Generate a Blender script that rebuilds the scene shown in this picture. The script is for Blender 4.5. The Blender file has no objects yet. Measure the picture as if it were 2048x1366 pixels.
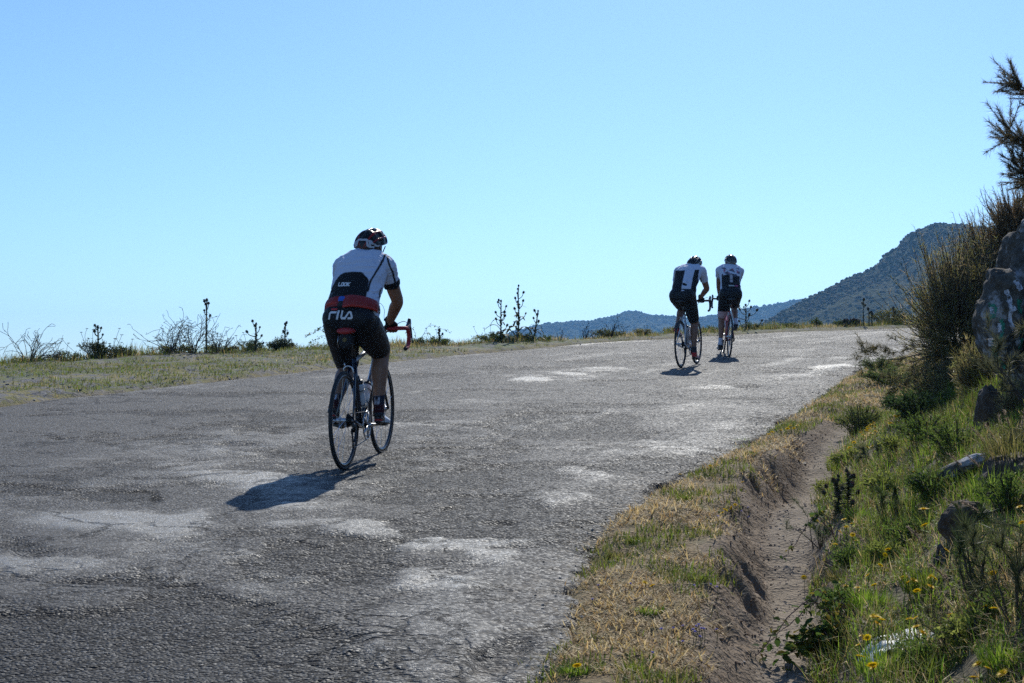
import bpy, bmesh, math, random
import numpy as np
from mathutils import Vector, Matrix, noise as mnoise
from mathutils.bvhtree import BVHTree

R = math.radians
sc = bpy.context.scene
COL = sc.collection
rng = np.random.default_rng(7)
random.seed(7)

# ------------------------------------------------------------------ camera
CAM = Vector((0.0, 0.0, 1.318))
FPX = 3050.0 / 2048.0
PITCH = R(1.634)
cam_data = bpy.data.cameras.new('camera')
cam_data.sensor_width = 36.0
cam_data.lens = FPX * 36.0
cam_data.clip_start = 0.1
cam_data.clip_end = 12000
cam = bpy.data.objects.new('camera', cam_data)
cam.location = CAM
cam.rotation_euler = (R(90) + PITCH, 0, 0)
COL.objects.link(cam)
sc.camera = cam

# ------------------------------------------------------------------ sky, sun, exposure
SUN_EL = R(37.0)
SUN_AZ = R(10.8)          # to the right of the view, in front of the camera
world = bpy.data.worlds.new('World')
sc.world = world
world.use_nodes = True
wn = world.node_tree
wn.nodes.clear()
wo = wn.nodes.new('ShaderNodeOutputWorld')
bg = wn.nodes.new('ShaderNodeBackground')
sky = wn.nodes.new('ShaderNodeTexSky')
sky.sky_type = 'NISHITA'
sky.sun_disc = False
sky.sun_elevation = SUN_EL
sky.sun_rotation = SUN_AZ
sky.altitude = 400
sky.air_density = 1.0
sky.dust_density = 0.4
sky.ozone_density = 2.0
tint = wn.nodes.new('ShaderNodeMix'); tint.data_type = 'RGBA'; tint.blend_type = 'MULTIPLY'
tint.inputs[0].default_value = 1.0
tint.inputs[7].default_value = (0.705, 0.945, 1.25, 1)
wn.links.new(sky.outputs['Color'], tint.inputs[6])
wn.links.new(tint.outputs[2], bg.inputs['Color'])
bg.inputs['Strength'].default_value = 0.112
wn.links.new(bg.outputs[0], wo.inputs[0])

sun_data = bpy.data.lights.new('sun', 'SUN')
sun_data.energy = 4.8
sun_data.angle = R(0.53)
sun_data.color = (1.0, 0.965, 0.88)
sun = bpy.data.objects.new('sun', sun_data)
sdir = Vector((math.sin(SUN_AZ) * math.cos(SUN_EL), math.cos(SUN_AZ) * math.cos(SUN_EL), math.sin(SUN_EL)))
sun.rotation_euler = (-sdir).to_track_quat('-Z', 'Y').to_euler()
sun.location = (6, 25, 30)
COL.objects.link(sun)

sc.render.engine = 'CYCLES'
sc.view_settings.view_transform = 'Standard'
sc.view_settings.look = 'None'
sc.view_settings.gamma = 1.0
sc.view_settings.use_curve_mapping = False
sc.view_settings.exposure = 0.0
sc.cycles.use_denoising = False
sc.cycles.max_bounces = 6
sc.cycles.diffuse_bounces = 3
sc.cycles.transparent_max_bounces = 8
sc.cycles.volume_bounces = 0
sc.cycles.caustics_reflective = False
sc.cycles.caustics_refractive = False
sc.cycles.sample_clamp_indirect = 6.0

# ------------------------------------------------------------------ generic helpers
def tag(o, label=None, cat=None, group=None, kind=None):
    if label: o['label'] = label
    if cat: o['category'] = cat
    if group: o['group'] = group
    if kind: o['kind'] = kind
    return o

def empty(name, loc=(0, 0, 0), rz=0.0):
    o = bpy.data.objects.new(name, None)
    o.empty_display_size = 0.1
    o.location = loc
    o.rotation_euler = (0, 0, rz)
    COL.objects.link(o)
    return o

def link(name, me, mat=None, parent=None):
    o = bpy.data.objects.new(name, me)
    COL.objects.link(o)
    if parent is not None:
        o.parent = parent
    if mat is not None and len(me.materials) == 0:
        for m in (mat if isinstance(mat, (list, tuple)) else [mat]):
            me.materials.append(m)
    return o

def np_mesh(name, verts, faces, smooth=False, colors=None, attrs=None, mat_idx=None):
    """verts (N,3); faces (M,3) or (M,4) int array or a list of such arrays"""
    if not isinstance(faces, (list, tuple)):
        faces = [faces]
    me = bpy.data.meshes.new(name)
    verts = np.ascontiguousarray(verts, dtype=np.float32)
    me.vertices.add(len(verts))
    me.vertices.foreach_set('co', verts.ravel())
    loops = np.concatenate([f.ravel() for f in faces]).astype(np.int32)
    tot = np.concatenate([np.full(len(f), f.shape[1], np.int32) for f in faces])
    start = np.concatenate([[0], np.cumsum(tot)[:-1]]).astype(np.int32)
    me.loops.add(len(loops))
    me.loops.foreach_set('vertex_index', loops)
    me.polygons.add(len(tot))
    me.polygons.foreach_set('loop_start', start)
    me.polygons.foreach_set('loop_total', tot)
    if mat_idx is not None:
        me.polygons.foreach_set('material_index', np.asarray(mat_idx, np.int32))
    me.update(calc_edges=True)
    me.polygons.foreach_set('use_smooth', np.full(len(tot), bool(smooth)))
    if colors is not None:
        ca = me.color_attributes.new('Col', 'FLOAT_COLOR', 'POINT')
        c4 = np.ones((len(verts), 4), np.float32)
        c4[:, :3] = colors
        ca.data.foreach_set('color', c4.ravel())
    if attrs:
        for k, a in attrs.items():
            at = me.attributes.new(k, 'FLOAT', 'POINT')
            at.data.foreach_set('value', np.asarray(a, np.float32))
    return me

class Geo:
    """collects vertices / tris / quads, all as numpy blocks"""
    def __init__(s):
        s.v = []; s.t = []; s.q = []; s.c = []; s.n = 0
    def add(s, v, tris=None, quads=None, col=None):
        v = np.asarray(v, np.float32).reshape(-1, 3)
        s.v.append(v)
        if tris is not None and len(tris): s.t.append(np.asarray(tris, np.int64).reshape(-1, 3) + s.n)
        if quads is not None and len(quads): s.q.append(np.asarray(quads, np.int64).reshape(-1, 4) + s.n)
        c = np.ones((len(v), 3), np.float32)
        if col is not None: c[:] = col
        s.c.append(c)
        s.n += len(v)
        return s
    def mesh(s, name, smooth=False, use_col=True):
        f = []
        if s.t: f.append(np.concatenate(s.t))
        if s.q: f.append(np.concatenate(s.q))
        return np_mesh(name, np.concatenate(s.v), f, smooth, np.concatenate(s.c) if use_col else None)
    def obj(s, name, mat, parent=None, smooth=False):
        return link(name, s.mesh(name, smooth), mat, parent)

# numpy value noise
_T = np.random.default_rng(11).random((256, 256)).astype(np.float64)
def vn(x, y, seed=0):
    x = np.asarray(x, np.float64) + seed * 37.17; y = np.asarray(y, np.float64) + seed * 91.73
    xi = np.floor(x).astype(np.int64); yi = np.floor(y).astype(np.int64)
    fx = x - xi; fy = y - yi
    fx = fx * fx * (3 - 2 * fx); fy = fy * fy * (3 - 2 * fy)
    a = _T[xi & 255, yi & 255]; b = _T[(xi + 1) & 255, yi & 255]
    c = _T[xi & 255, (yi + 1) & 255]; d = _T[(xi + 1) & 255, (yi + 1) & 255]
    return (a * (1 - fx) + b * fx) * (1 - fy) + (c * (1 - fx) + d * fx) * fy
def fbm(x, y, oct=4, seed=0, gain=0.5):
    s = 0; a = 1; t = 0
    for i in range(oct):
        s = s + a * vn(x * 2 ** i, y * 2 ** i, seed + i); t += a; a *= gain
    return s / t - 0.5
def sstep(a, b, x):
    t = np.clip((np.asarray(x, np.float64) - a) / (b - a), 0, 1)
    return t * t * (3 - 2 * t)

# ------------------------------------------------------------------ materials
def new_mat(name):
    m = bpy.data.materials.new(name)
    m.use_nodes = True
    nt = m.node_tree
    return m, nt, nt.nodes['Principled BSDF']

def plain(name, col, rough=0.5, metal=0.0, spec=0.5, bump=0.0, bscale=60.0, var=0.0, coat=0.0):
    m, nt, b = new_mat(name)
    b.inputs['Base Color'].default_value = (*col, 1)
    b.inputs['Roughness'].default_value = rough
    b.inputs['Metallic'].default_value = metal
    b.inputs['Specular IOR Level'].default_value = spec
    if coat: b.inputs['Coat Weight'].default_value = coat
    if bump or var:
        tc = nt.nodes.new('ShaderNodeTexCoord')
        n = nt.nodes.new('ShaderNodeTexNoise')
        n.inputs['Scale'].default_value = bscale
        n.inputs['Detail'].default_value = 4
        nt.links.new(tc.outputs['Object'], n.inputs['Vector'])
        if bump:
            bp = nt.nodes.new('ShaderNodeBump')
            bp.inputs['Strength'].default_value = bump
            bp.inputs['Distance'].default_value = 0.01
            nt.links.new(n.outputs['Fac'], bp.inputs['Height'])
            nt.links.new(bp.outputs[0], b.inputs['Normal'])
        if var:
            mx = nt.nodes.new('ShaderNodeMix'); mx.data_type = 'RGBA'
            mx.inputs[6].default_value = (*[c * (1 - var) for c in col], 1)
            mx.inputs[7].default_value = (*[min(1, c * (1 + var)) for c in col], 1)
            nt.links.new(n.outputs['Fac'], mx.inputs[0])
            nt.links.new(mx.outputs[2], b.inputs['Base Color'])
    return m

def leaf_mat(name, transl=0.35, rough=0.55, spec=0.3):
    """uses the Col attribute; a share of the light passes through the leaf"""
    m, nt, b = new_mat(name)
    at = nt.nodes.new('ShaderNodeAttribute'); at.attribute_name = 'Col'
    nt.links.new(at.outputs['Color'], b.inputs['Base Color'])
    b.inputs['Roughness'].default_value = rough
    b.inputs['Specular IOR Level'].default_value = spec
    if transl > 0:
        tr = nt.nodes.new('ShaderNodeBsdfTranslucent')
        mx = nt.nodes.new('ShaderNodeMixShader')
        mx.inputs[0].default_value = transl
        out = nt.nodes['Material Output']
        nt.links.new(at.outputs['Color'], tr.inputs['Color'])
        nt.links.new(b.outputs[0], mx.inputs[1]); nt.links.new(tr.outputs[0], mx.inputs[2])
        nt.links.new(mx.outputs[0], out.inputs['Surface'])
    return m

def cloth_mat(name, rough=0.8, bump=0.25, scale=25.0):
    m, nt, b = new_mat(name)
    at = nt.nodes.new('ShaderNodeAttribute'); at.attribute_name = 'Col'
    nt.links.new(at.outputs['Color'], b.inputs['Base Color'])
    b.inputs['Roughness'].default_value = rough
    b.inputs['Specular IOR Level'].default_value = 0.25
    tc = nt.nodes.new('ShaderNodeTexCoord')
    n = nt.nodes.new('ShaderNodeTexNoise'); n.inputs['Scale'].default_value = scale; n.inputs['Detail'].default_value = 3
    n.inputs['Distortion'].default_value = 0.6
    nt.links.new(tc.outputs['Object'], n.inputs['Vector'])
    bp = nt.nodes.new('ShaderNodeBump'); bp.inputs['Strength'].default_value = bump; bp.inputs['Distance'].default_value = 0.02
    nt.links.new(n.outputs['Fac'], bp.inputs['Height']); nt.links.new(bp.outputs[0], b.inputs['Normal'])
    return m
# ------------------------------------------------------------------ shape of the place
SLOPE = 0.072
def interp(xs, ys):
    xs = np.array(xs, float); ys = np.array(ys, float)
    def f(x):
        x = np.asarray(x, float)
        # smooth: monotone-ish cubic through slopes
        m = np.gradient(ys, xs)
        i = np.clip(np.searchsorted(xs, x) - 1, 0, len(xs) - 2)
        h = xs[i + 1] - xs[i]; t = np.clip((x - xs[i]) / h, 0, 1)
        h00 = 2 * t**3 - 3 * t**2 + 1; h10 = t**3 - 2 * t**2 + t; h01 = -2 * t**3 + 3 * t**2; h11 = t**3 - t**2
        v = h00 * ys[i] + h10 * h * m[i] + h01 * ys[i + 1] + h11 * h * m[i + 1]
        v = np.where(x < xs[0], ys[0] + (x - xs[0]) * m[0], v)
        v = np.where(x > xs[-1], ys[-1] + (x - xs[-1]) * m[-1], v)
        return v
    return f
# right edge of the asphalt x(y), left edge y(x), outer rim of the left shoulder y(x)
R_edge = interp([-3, 2, 4.93, 6.7, 8.94, 10.3, 12.2, 14.6, 17.5, 21.5, 26.9, 33, 40], [-0.75, -0.25, 0.12, 0.34, 0.78, 1.28, 1.95, 2.75, 3.65, 5.0, 7.3, 11.0, 17.0])
L_edge = interp([-9.6, -8.6, -7.6, -6.5, -5.2, -3.42, -0.2, 2.6, 5.5, 9.7, 16, 24], [-4, 3, 8, 12, 15.5, 19.9, 26.8, 31.2, 34.8, 38.4, 42.0, 45])
L_rim = interp([-16, -12, -7.5, -4.55, -2.4, -0.2, 2.6, 5.5, 9.7, 16, 24], [9, 16, 22.4, 26.0, 27.6, 29.2, 32.4, 36.0, 39.4, 42.8, 45.8])
D_left = interp([0, 4.93, 6.7, 8.94, 10.9, 13.4, 16, 20], [0.40, 0.60, 0.91, 1.31, 1.83, 2.72, 3.7, 5.5])   # left rim of the ditch
D_right = interp([0, 4.93, 6.7, 8.94, 10.9, 13.4, 16, 20], [0.95, 1.13, 1.48, 1.90, 2.36, 3.10, 4.0, 5.8])
def D_depth(y):
    return (0.22 + 0.06 * np.sin(np.asarray(y) * 1.9)) * (1 - sstep(10.5, 14.5, y)) + 0.02

def plane_z(y):
    y = np.asarray(y, float)
    return SLOPE * np.where(y < 44, y, 44 + (1 - np.exp(-(y - 44) / 8.0)) * 8.0)

def height(x, y, detail=True):
    x = np.asarray(x, float); y = np.asarray(y, float)
    z = plane_z(y)
    re = R_edge(y)
    le = L_edge(x)
    on_right = x - re
    past_left = (y - le) * 0.72
    road = (on_right < 0) & (past_left < 0)
    # bed under the asphalt
    edge = np.maximum(on_right, past_left)
    z = z - 0.05 * (1 - sstep(-0.10, 0.05, edge))
    # verge humps
    rag = fbm(x * 3.1, y * 3.1, 4, 3)
    z = z + sstep(0.0, 0.25, edge) * (0.030 + 0.075 * rag)
    z = z + sstep(-0.45, 0.2, edge) * (1 - sstep(0.3, 0.6, edge)) * 0.09 * fbm(x * 1.6, y * 1.6, 3, 9)
    # ditch
    dl = D_left(y); dr = D_right(y) ; w = np.maximum(dr - dl, 0.2)
    t = (x - dl) / w
    tt = t + 0.34 * fbm(x * 1.6, y * 1.4, 4, 21) + 0.26 * fbm(x * 7, y * 7, 4, 23, 0.6)
    prof = sstep(-0.08, 0.42, tt) * (1 - sstep(0.68, 1.12, tt))
    z = z - D_depth(y) * prof
    # bank on the right
    q = np.maximum(x - dr + 0.10 * fbm(x * 1.5, y * 1.5, 3, 5), 0)
    rise = 0.62 * q * sstep(0.0, 0.5, q) 
    rise = np.where(rise < 1.5, rise, 1.5 + (1 - np.exp(-(rise - 1.5) / 1.2)) * 1.2)
    z = z + rise
    z = z + sstep(0.1, 0.8, q) * (0.16 * fbm(x * 1.3, y * 1.3, 4, 31) + 0.10 * fbm(x * 4.5, y * 4.5, 3, 33))
    # left shoulder: gentle berm, then the slope drops into the valley
    lr = L_rim(x)
    sh = sstep(0.2, 1.6, past_left)
    z = z + sh * (0.10 * fbm(x * 0.9, y * 0.9, 4, 41))
    over = np.maximum((y - lr) * 0.8, 0) * (x < 60)
    drop = np.where(over < 2.0, 0.22 * over * over, 0.88 + 0.88 * (over - 2.0))
    drop = np.where(drop < 30, drop, 30 + (1 - np.exp(-(drop - 30) / 45.0)) * 45.0)
    z = z - drop
    if detail:
        off = sstep(0.05, 0.3, edge)
        z = z + off * 0.030 * fbm(x * 9, y * 9, 3, 51)
    return z

def cam_ray(px, py):
    """direction through a point of the photograph (2048 x 1366)"""
    dx = (px - 1024) / 3050.0; dz = (683 - py) / 3050.0
    c, s = math.cos(PITCH), math.sin(PITCH)
    return Vector((dx, c - dz * s, s + dz * c))

def on_ground(px, py, lo=2.5, hi=60.0):
    """the spot of ground seen there: first crossing along the ray"""
    d = cam_ray(px, py)
    ts = np.arange(lo, hi, 0.01)
    xs = CAM.x + ts * d.x; ys = CAM.y + ts * d.y; zs = CAM.z + ts * d.z
    hit = np.nonzero(zs < height(xs, ys, False))[0]
    i = hit[0] if len(hit) else int(np.argmin(zs - height(xs, ys, False)))
    return Vector((xs[i], ys[i], float(height(xs[i], ys[i], False))))

def on_rim(px, back=0.15):
    """spot on the outer rim of the left shoulder at a picture column"""
    k = (px - 1024) / 3050.0
    ys = np.arange(8, 60, 0.01); xs = ys * k
    i = int(np.argmin(np.abs(ys - (L_rim(xs) - back))))
    return Vector((xs[i], ys[i], float(height(xs[i], ys[i]))))

def gz(x, y):
    return float(height(np.array([x]), np.array([y]))[0])

# ------------------------------------------------------------------ ground sheet
def axis(parts):
    out = []
    for a, b, st in parts:
        out.append(np.arange(a, b - 1e-9, st))
    return np.concatenate(out)
def geo_out(start, stop, first, k=1.22):
    v = [start]; s = first
    while abs(v[-1] - start) < abs(stop - start):
        v.append(v[-1] + math.copysign(s, stop - start)); s *= k
    return np.array(v[1:])
gx = np.concatenate([geo_out(-14, -2100, 0.5)[::-1], axis([(-14, -0.6, 0.14), (-0.6, 4.2, 0.028), (4.2, 8, 0.12), (8, 20, 0.25)]), [20], geo_out(20, 2100, 0.5)])
gy = np.concatenate([geo_out(0, -240, 0.5)[::-1], axis([(0, 3.5, 0.15), (3.5, 10, 0.034), (10, 18, 0.08), (18, 46, 0.14)]), [46], geo_out(46, 2050, 0.4)])
GX, GY = np.meshgrid(gx, gy)
GZ = height(GX, GY)
nx, ny = len(gx), len(gy)
idx = np.arange(nx * ny).reshape(ny, nx)
quads = np.stack([idx[:-1, :-1], idx[:-1, 1:], idx[1:, 1:], idx[1:, :-1]], -1).reshape(-1, 4)
gxx, gyy = GX.ravel(), GY.ravel()
# what the soil is made of: bare earth in the ditch, stones on the left shoulder, humus on the bank
tq = (gxx - D_left(gyy)) / np.maximum(D_right(gyy) - D_left(gyy), 0.2)
a_ditch = sstep(-0.25, 0.0, tq + 0.25 * fbm(gxx * 3, gyy * 3, 3, 61)) * (1 - sstep(0.9, 1.25, tq + 0.3 * fbm(gxx * 3, gyy * 3, 3, 62))) * (1 - sstep(12.5, 15, gyy))
a_floor = sstep(0.25, 0.45, tq) * (1 - sstep(0.75, 0.95, tq))
a_bank = sstep(0.95, 1.4, tq)
a_left = sstep(-0.5, 0.5, gyy - L_edge(gxx)) * (gyy > 2)
ground_me = np_mesh('ground', np.stack([gxx, gyy, GZ.ravel()], -1), quads, True,
                    attrs={'ditch': a_ditch, 'ditch_floor': a_floor * a_ditch, 'bank': a_bank, 'shoulder': a_left})

def nd(nt, t, **kw):
    n = nt.nodes.new(t)
    for k, v in kw.items():
        if k in n.inputs: n.inputs[k].default_value = v
        else: setattr(n, k, v)
    return n
def mixc(nt, fac, a, b):
    mx = nt.nodes.new('ShaderNodeMix'); mx.data_type = 'RGBA'
    for s, v in ((0, fac), (6, a), (7, b)):
        if isinstance(v, bpy.types.NodeSocket): nt.links.new(v, mx.inputs[s])
        elif isinstance(v, (int, float)): mx.inputs[s].default_value = v
        else: mx.inputs[s].default_value = (*v, 1)
    return mx.outputs[2]
def math2(nt, op, a, b=None, clamp=False):
    n = nt.nodes.new('ShaderNodeMath'); n.operation = op; n.use_clamp = clamp
    for s, v in ((0, a), (1, b)):
        if v is None: continue
        if isinstance(v, bpy.types.NodeSocket): nt.links.new(v, n.inputs[s])
        else: n.inputs[s].default_value = v
    return n.outputs[0]
def ramp(nt, fac, stops):
    r = nt.nodes.new('ShaderNodeValToRGB')
    el = r.color_ramp.elements
    while len(el) < len(stops): el.new(0.5)
    for e, (p, c) in zip(el, stops):
        e.position = p; e.color = (*c, 1) if not isinstance(c, (int, float)) else (c, c, c, 1)
    nt.links.new(fac, r.inputs[0])
    return r.outputs[0]

def ground_material():
    m, nt, b = new_mat('ground_soil')
    geo = nt.nodes.new('ShaderNodeNewGeometry')
    pos = geo.outputs['Position']
    def nz(scale, detail=5, rough=0.6):
        n = nd(nt, 'ShaderNodeTexNoise', Scale=scale, Detail=detail, Roughness=rough)
        nt.links.new(pos, n.inputs['Vector']); return n.outputs['Fac']
    def at(k):
        n = nt.nodes.new('ShaderNodeAttribute'); n.attribute_name = k; return n.outputs['Fac']
    n1, n2, n3 = nz(1.1), nz(7), nz(60, 3)
    verge = mixc(nt, ramp(nt, n2, [(0.38, 0), (0.62, 1)]), (0.19, 0.125, 0.062), (0.11, 0.095, 0.040))
    verge = mixc(nt, ramp(nt, n3, [(0.45, 0), (0.7, 1)]), verge, (0.30, 0.22, 0.12))
    earth = mixc(nt, n2, (0.130, 0.092, 0.060), (0.225, 0.168, 0.115))
    earth = mixc(nt, ramp(nt, n3, [(0.5, 0), (0.75, 0.7)]), earth, (0.32, 0.24, 0.175))
    floor = mixc(nt, n2, (0.19, 0.148, 0.105), (0.27, 0.218, 0.160))
    earth = mixc(nt, at('ditch_floor'), earth, floor)
    bank = mixc(nt, ramp(nt, n2, [(0.4, 0), (0.6, 1)]), (0.055, 0.05, 0.026), (0.10, 0.08, 0.045))
    vor = nd(nt, 'ShaderNodeTexVoronoi', Scale=38.0); nt.links.new(pos, vor.inputs['Vector'])
    stone = ramp(nt, vor.outputs['Color'], [(0.0, (0.06, 0.06, 0.065)), (1.0, (0.24, 0.23, 0.22))])
    left = mixc(nt, ramp(nt, n1, [(0.42, 0), (0.58, 1)]), (0.10, 0.13, 0.032), (0.22, 0.19, 0.075))
    left = mixc(nt, ramp(nt, n2, [(0.47, 0), (0.56, 1)]), left, stone)
    c = mixc(nt, at('bank'), verge, bank)
    c = mixc(nt, at('ditch'), c, earth)
    c = mixc(nt, at('shoulder'), c, left)
    nt.links.new(c, b.inputs['Base Color'])
    b.inputs['Roughness'].default_value = 0.9
    b.inputs['Specular IOR Level'].default_value = 0.2
    hsum = math2(nt, 'ADD', math2(nt, 'MULTIPLY', n3, 0.6), math2(nt, 'MULTIPLY', n2, 0.8))
    hsum = math2(nt, 'ADD', hsum, math2(nt, 'MULTIPLY', vor.outputs['Distance'], 0.35))
    bp = nd(nt, 'ShaderNodeBump', Strength=0.9, Distance=0.03)
    nt.links.new(hsum, bp.inputs['Height']); nt.links.new(bp.outputs[0], b.inputs['Normal'])
    return m
ground = link('ground', ground_me, ground_material())
tag(ground, 'dry stony earth of the hillside with a ditch beside the road', 'ground', kind='structure')

# ------------------------------------------------------------------ road
ry = np.concatenate([axis([(1.5, 3.6, 0.1), (3.6, 8.5, 0.018), (8.5, 14, 0.032), (14, 24, 0.06), (24, 47, 0.12)])])
NT = 420
rows_x = []
def left_x(y):
    xs = np.linspace(-14, 26, 4001)
    return np.interp(y, L_edge(xs), xs)
ts = np.linspace(0, 1, NT)
lx = np.clip(left_x(ry), -14, 40) - 0.7
rx = R_edge(ry) + 0.6
# near the camera only the part that can be seen is finely meshed, the rest stays coarse
RX = lx[:, None] * (1 - ts[None, :] ** 0.8) + rx[:, None] * ts[None, :] ** 0.8
RY = np.repeat(ry[:, None], NT, 1)
# ragged edge
def warp(x, y, k, a, seed):
    return x + a * fbm(x * k, y * k, 3, seed), y + a * fbm(x * k, y * k, 3, seed + 7)
X, Y = RX.ravel(), RY.ravel()

def px_ellipse(px, py, hw, hh, rot=0.0, slant=0.0):
    """a worn patch seen at that spot of the photograph, as an ellipse on the road plane"""
    def pl(px, py):
        d = cam_ray(px, py); t = CAM.z / (SLOPE * d.y - d.z); return np.array([d.x * t, d.y * t])
    c = pl(px, py)
    a = (pl(px + hw, py + slant) - pl(px - hw, py - slant)) / 2
    bb = (pl(px, py - hh) - pl(px, py + hh)) / 2
    return c, np.linalg.inv(np.stack([a, bb], 1))
def patch(ells, x, y, soft=0.45, wk=1.3, wa=0.35, seed=70):
    m = np.zeros_like(x)
    wx, wy = warp(x, y, wk, wa, seed)
    wx, wy = warp(wx, wy, wk * 4, wa * 0.40, seed + 3)
    wx, wy = warp(wx, wy, wk * 14, wa * 0.16, seed + 5)
    for e in ells:
        c, inv = px_ellipse(*e[:6])
        amt = e[6] if len(e) > 6 else 1.0
        dx = wx - c[0]; dy = wy - c[1]
        u = inv[0, 0] * dx + inv[0, 1] * dy; v = inv[1, 0] * dx + inv[1, 1] * dy
        r = np.sqrt(u * u + v * v)
        m = np.maximum(m, amt * (1 - sstep(1 - soft, 1 + soft, r)))
    return m
#        px    py   halfw halfh rot slant amount
PALE = [(250, 1040, 215, 22, 0, 4, 1.0), (330, 1056, 120, 18, 0, 0, .9), (90, 1126, 150, 22, 0, 8, .8), (470, 960, 140, 17, 0, 5, .95), (560, 975, 120, 22, 0, -10, .6),
        (500, 908, 90, 9, 0, 12, .55), (600, 1010, 130, 30, 0, -10, .55), (730, 1058, 120, 17, 0, 16, .85), (930, 1088, 130, 14, 0, -4, .9), (985, 1118, 42, 26, 0, -10, .85),
        (870, 1172, 110, 26, 0, 12, .75), (790, 1150, 60, 9, 0, -8, .6), (1160, 944, 70, 10, 0, 10, .65), (1095, 998, 70, 14, 0, 0, .55), (1190, 965, 60, 9, 0, 4, .5),
        (1065, 759, 46, 5, 0, 1, 1.0), (1130, 748, 50, 4, 0, 1, .9), (1210, 738, 80, 6, 0, -1, .6), (1120, 752, 130, 12, 0, 0, .45), (860, 846, 90, 7, 0, -9, .55),
        (1000, 800, 120, 6, 0, -6, .4), (1420, 776, 60, 5, 0, 1, .7), (1390, 815, 90, 9, 0, -2, .4), (1660, 733, 50, 4, 0, -1, .8), (1705, 716, 50, 3, 0, 0, .6), (1580, 752, 90, 7, 0, -4, .4),
        (1150, 688, 60, 3, 0, -2, .7), (1230, 683, 60, 3, 0, -2, .6), (1300, 905, 120, 14, 0, -4, .45), (250, 1135, 150, 20, 0, 12, .5), (400, 1095, 160, 30, 0, 0, .5), (520, 1170, 110, 26, 0, 4, .4),
        (640, 1050, 120, 14, 0, 10, .6), (420, 925, 180, 14, 0, 0, .35), (1190, 890, 130, 10, 0, -6, .3)]
DARK = [(270, 1255, 330, 120, 0, 0, 1.0), (40, 1330, 300, 120, 0, 0, 1.0), (520, 1290, 200, 90, 0, 0, .7), (240, 990, 120, 14, 0, 3, .95), (60, 985, 110, 18, 0, 3, .6), (1130, 850, 170, 28, 0, 0, .85),
        (1240, 873, 70, 14, 0, -8, .7), (900, 905, 170, 40, 0, 0, .5), (880, 975, 150, 40, 0, 0, .6), (1150, 1052, 130, 12, 0, 0, .7), (1190, 1075, 120, 12, 0, 0, .8), (760, 1090, 90, 16, 0, 12, .75), (600, 1090, 90, 14, 0, 20, .6),
        (1010, 1300, 75, 50, 0, -30, .95), (960, 1350, 90, 26, 0, 0, .9), (1300, 930, 60, 14, 0, 0, .7), (640, 1120, 160, 40, 0, 10, .6), (480, 860, 160, 14, 0, 0, .45), (200, 870, 160, 16, 0, 0, .3), (850, 1130, 110, 16, 0, 0, .25), (1490, 772, 50, 4, 0, 0, .6), (1340, 790, 90, 6, 0, 0, .35),
        (1270, 730, 120, 8, 0, 0, .3), (1450, 700, 220, 12, 0, 0, .3)]
SMOOTH = [(1050, 1220, 170, 130, 0, -60, 1.0), (870, 1270, 130, 80, 0, 0, .8), (100, 1190, 150, 30, 0, -6, 1.0), (180, 1075, 130, 26, 0, 0, .9), (300, 930, 260, 30, 0, 0, .5), (1400, 830, 160, 30, 0, -6, .8), (1500, 770, 160, 20, 0, -6, .6),
          (880, 1115, 90, 15, 0, 0, .9), (820, 1160, 50, 13, 0, 0, .8), (1200, 900, 160, 20, 0, -6, .6), (1180, 975, 140, 40, 0, 0, .6)]
pale = patch(PALE, X, Y, 0.50, 1.5, 0.40, 71)
dark = patch(DARK, X, Y, 0.32, 1.1, 0.5, 81)
smooth_ = patch(SMOOTH, X, Y, 0.3, 1.1, 0.4, 91)
blot = fbm(X * 0.55, Y * 0.40, 5, 101)
streak = fbm((X - R_edge(Y)) * 1.9 + 40, Y * 0.34, 5, 111, 0.58)
mott = fbm(X * 6, Y * 6, 5, 121, 0.62)
pale = np.clip(sstep(0.15, 0.95, pale + 1.3 * mott) * pale ** .5 * 1.0 + 0.36 * sstep(0.10, 0.30, streak + 0.5 * blot + 0.6 * mott), 0, 1)
mott2 = fbm(X * 5, Y * 5, 5, 131, 0.62)
dark = np.clip(sstep(0.30, 0.75, dark + 0.9 * mott2) + 0.75 * sstep(0.06, 0.20, fbm(X * 0.8, Y * 1.3, 5, 141) + 0.3 * mott2), 0, 1) * (1 - 0.85 * pale) * (1 - 0.7 * smooth_)
rough_ = np.clip(0.62 + 0.75 * dark - 0.62 * pale - 0.50 * smooth_ + 0.5 * blot, 0.04, 1)
# cracks: a few wandering lines and a crazed zone near the bottom of the picture
crz = patch([(690, 1290, 200, 130, 0, 0, 1.0), (900, 1330, 160, 60, 0, 0, .8), (110, 1170, 160, 40, 0, 0, .7), (1000, 1000, 100, 20, 0, 0, .5), (480, 890, 60, 10, 0, 0, .5)], X, Y, 0.6, 1.0, 0.3, 151)

Zr = plane_z(Y)
und = 0.030 * fbm(X * 0.7, Y * 0.7, 3, 161)
hgt = 0.012 * smooth_ + 0.012 * pale - 0.016 * dark + 0.008 * fbm(X * 3, Y * 3, 3, 171)
chip = 0.010 * fbm(X * 26, Y * 26, 2, 181) * rough_ * (1 - sstep(7, 10, Y))
hole = patch([(1010, 1310, 55, 34, 0, -20, 1.0), (1500, 774, 34, 3, 0, 0, .8), (1630, 739, 20, 2, 0, 0, .8), (480, 889, 36, 4, 0, 2, .6), (1000, 1043, 40, 5, 0, 1, .7)], X, Y, 0.4, 2, .12, 191)
Zr = Zr + und + hgt + chip - 0.030 * hole
edge = np.maximum(X - R_edge(Y), (Y - L_edge(X)) * 0.72)
edge = edge + 0.34 * fbm(X * 1.9, Y * 1.9, 5, 201, 0.62) * (1 + 0.5 * (X > R_edge(Y) - 1)) + 0.16 * fbm(X * 11, Y * 11, 4, 211, 0.6)
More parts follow.
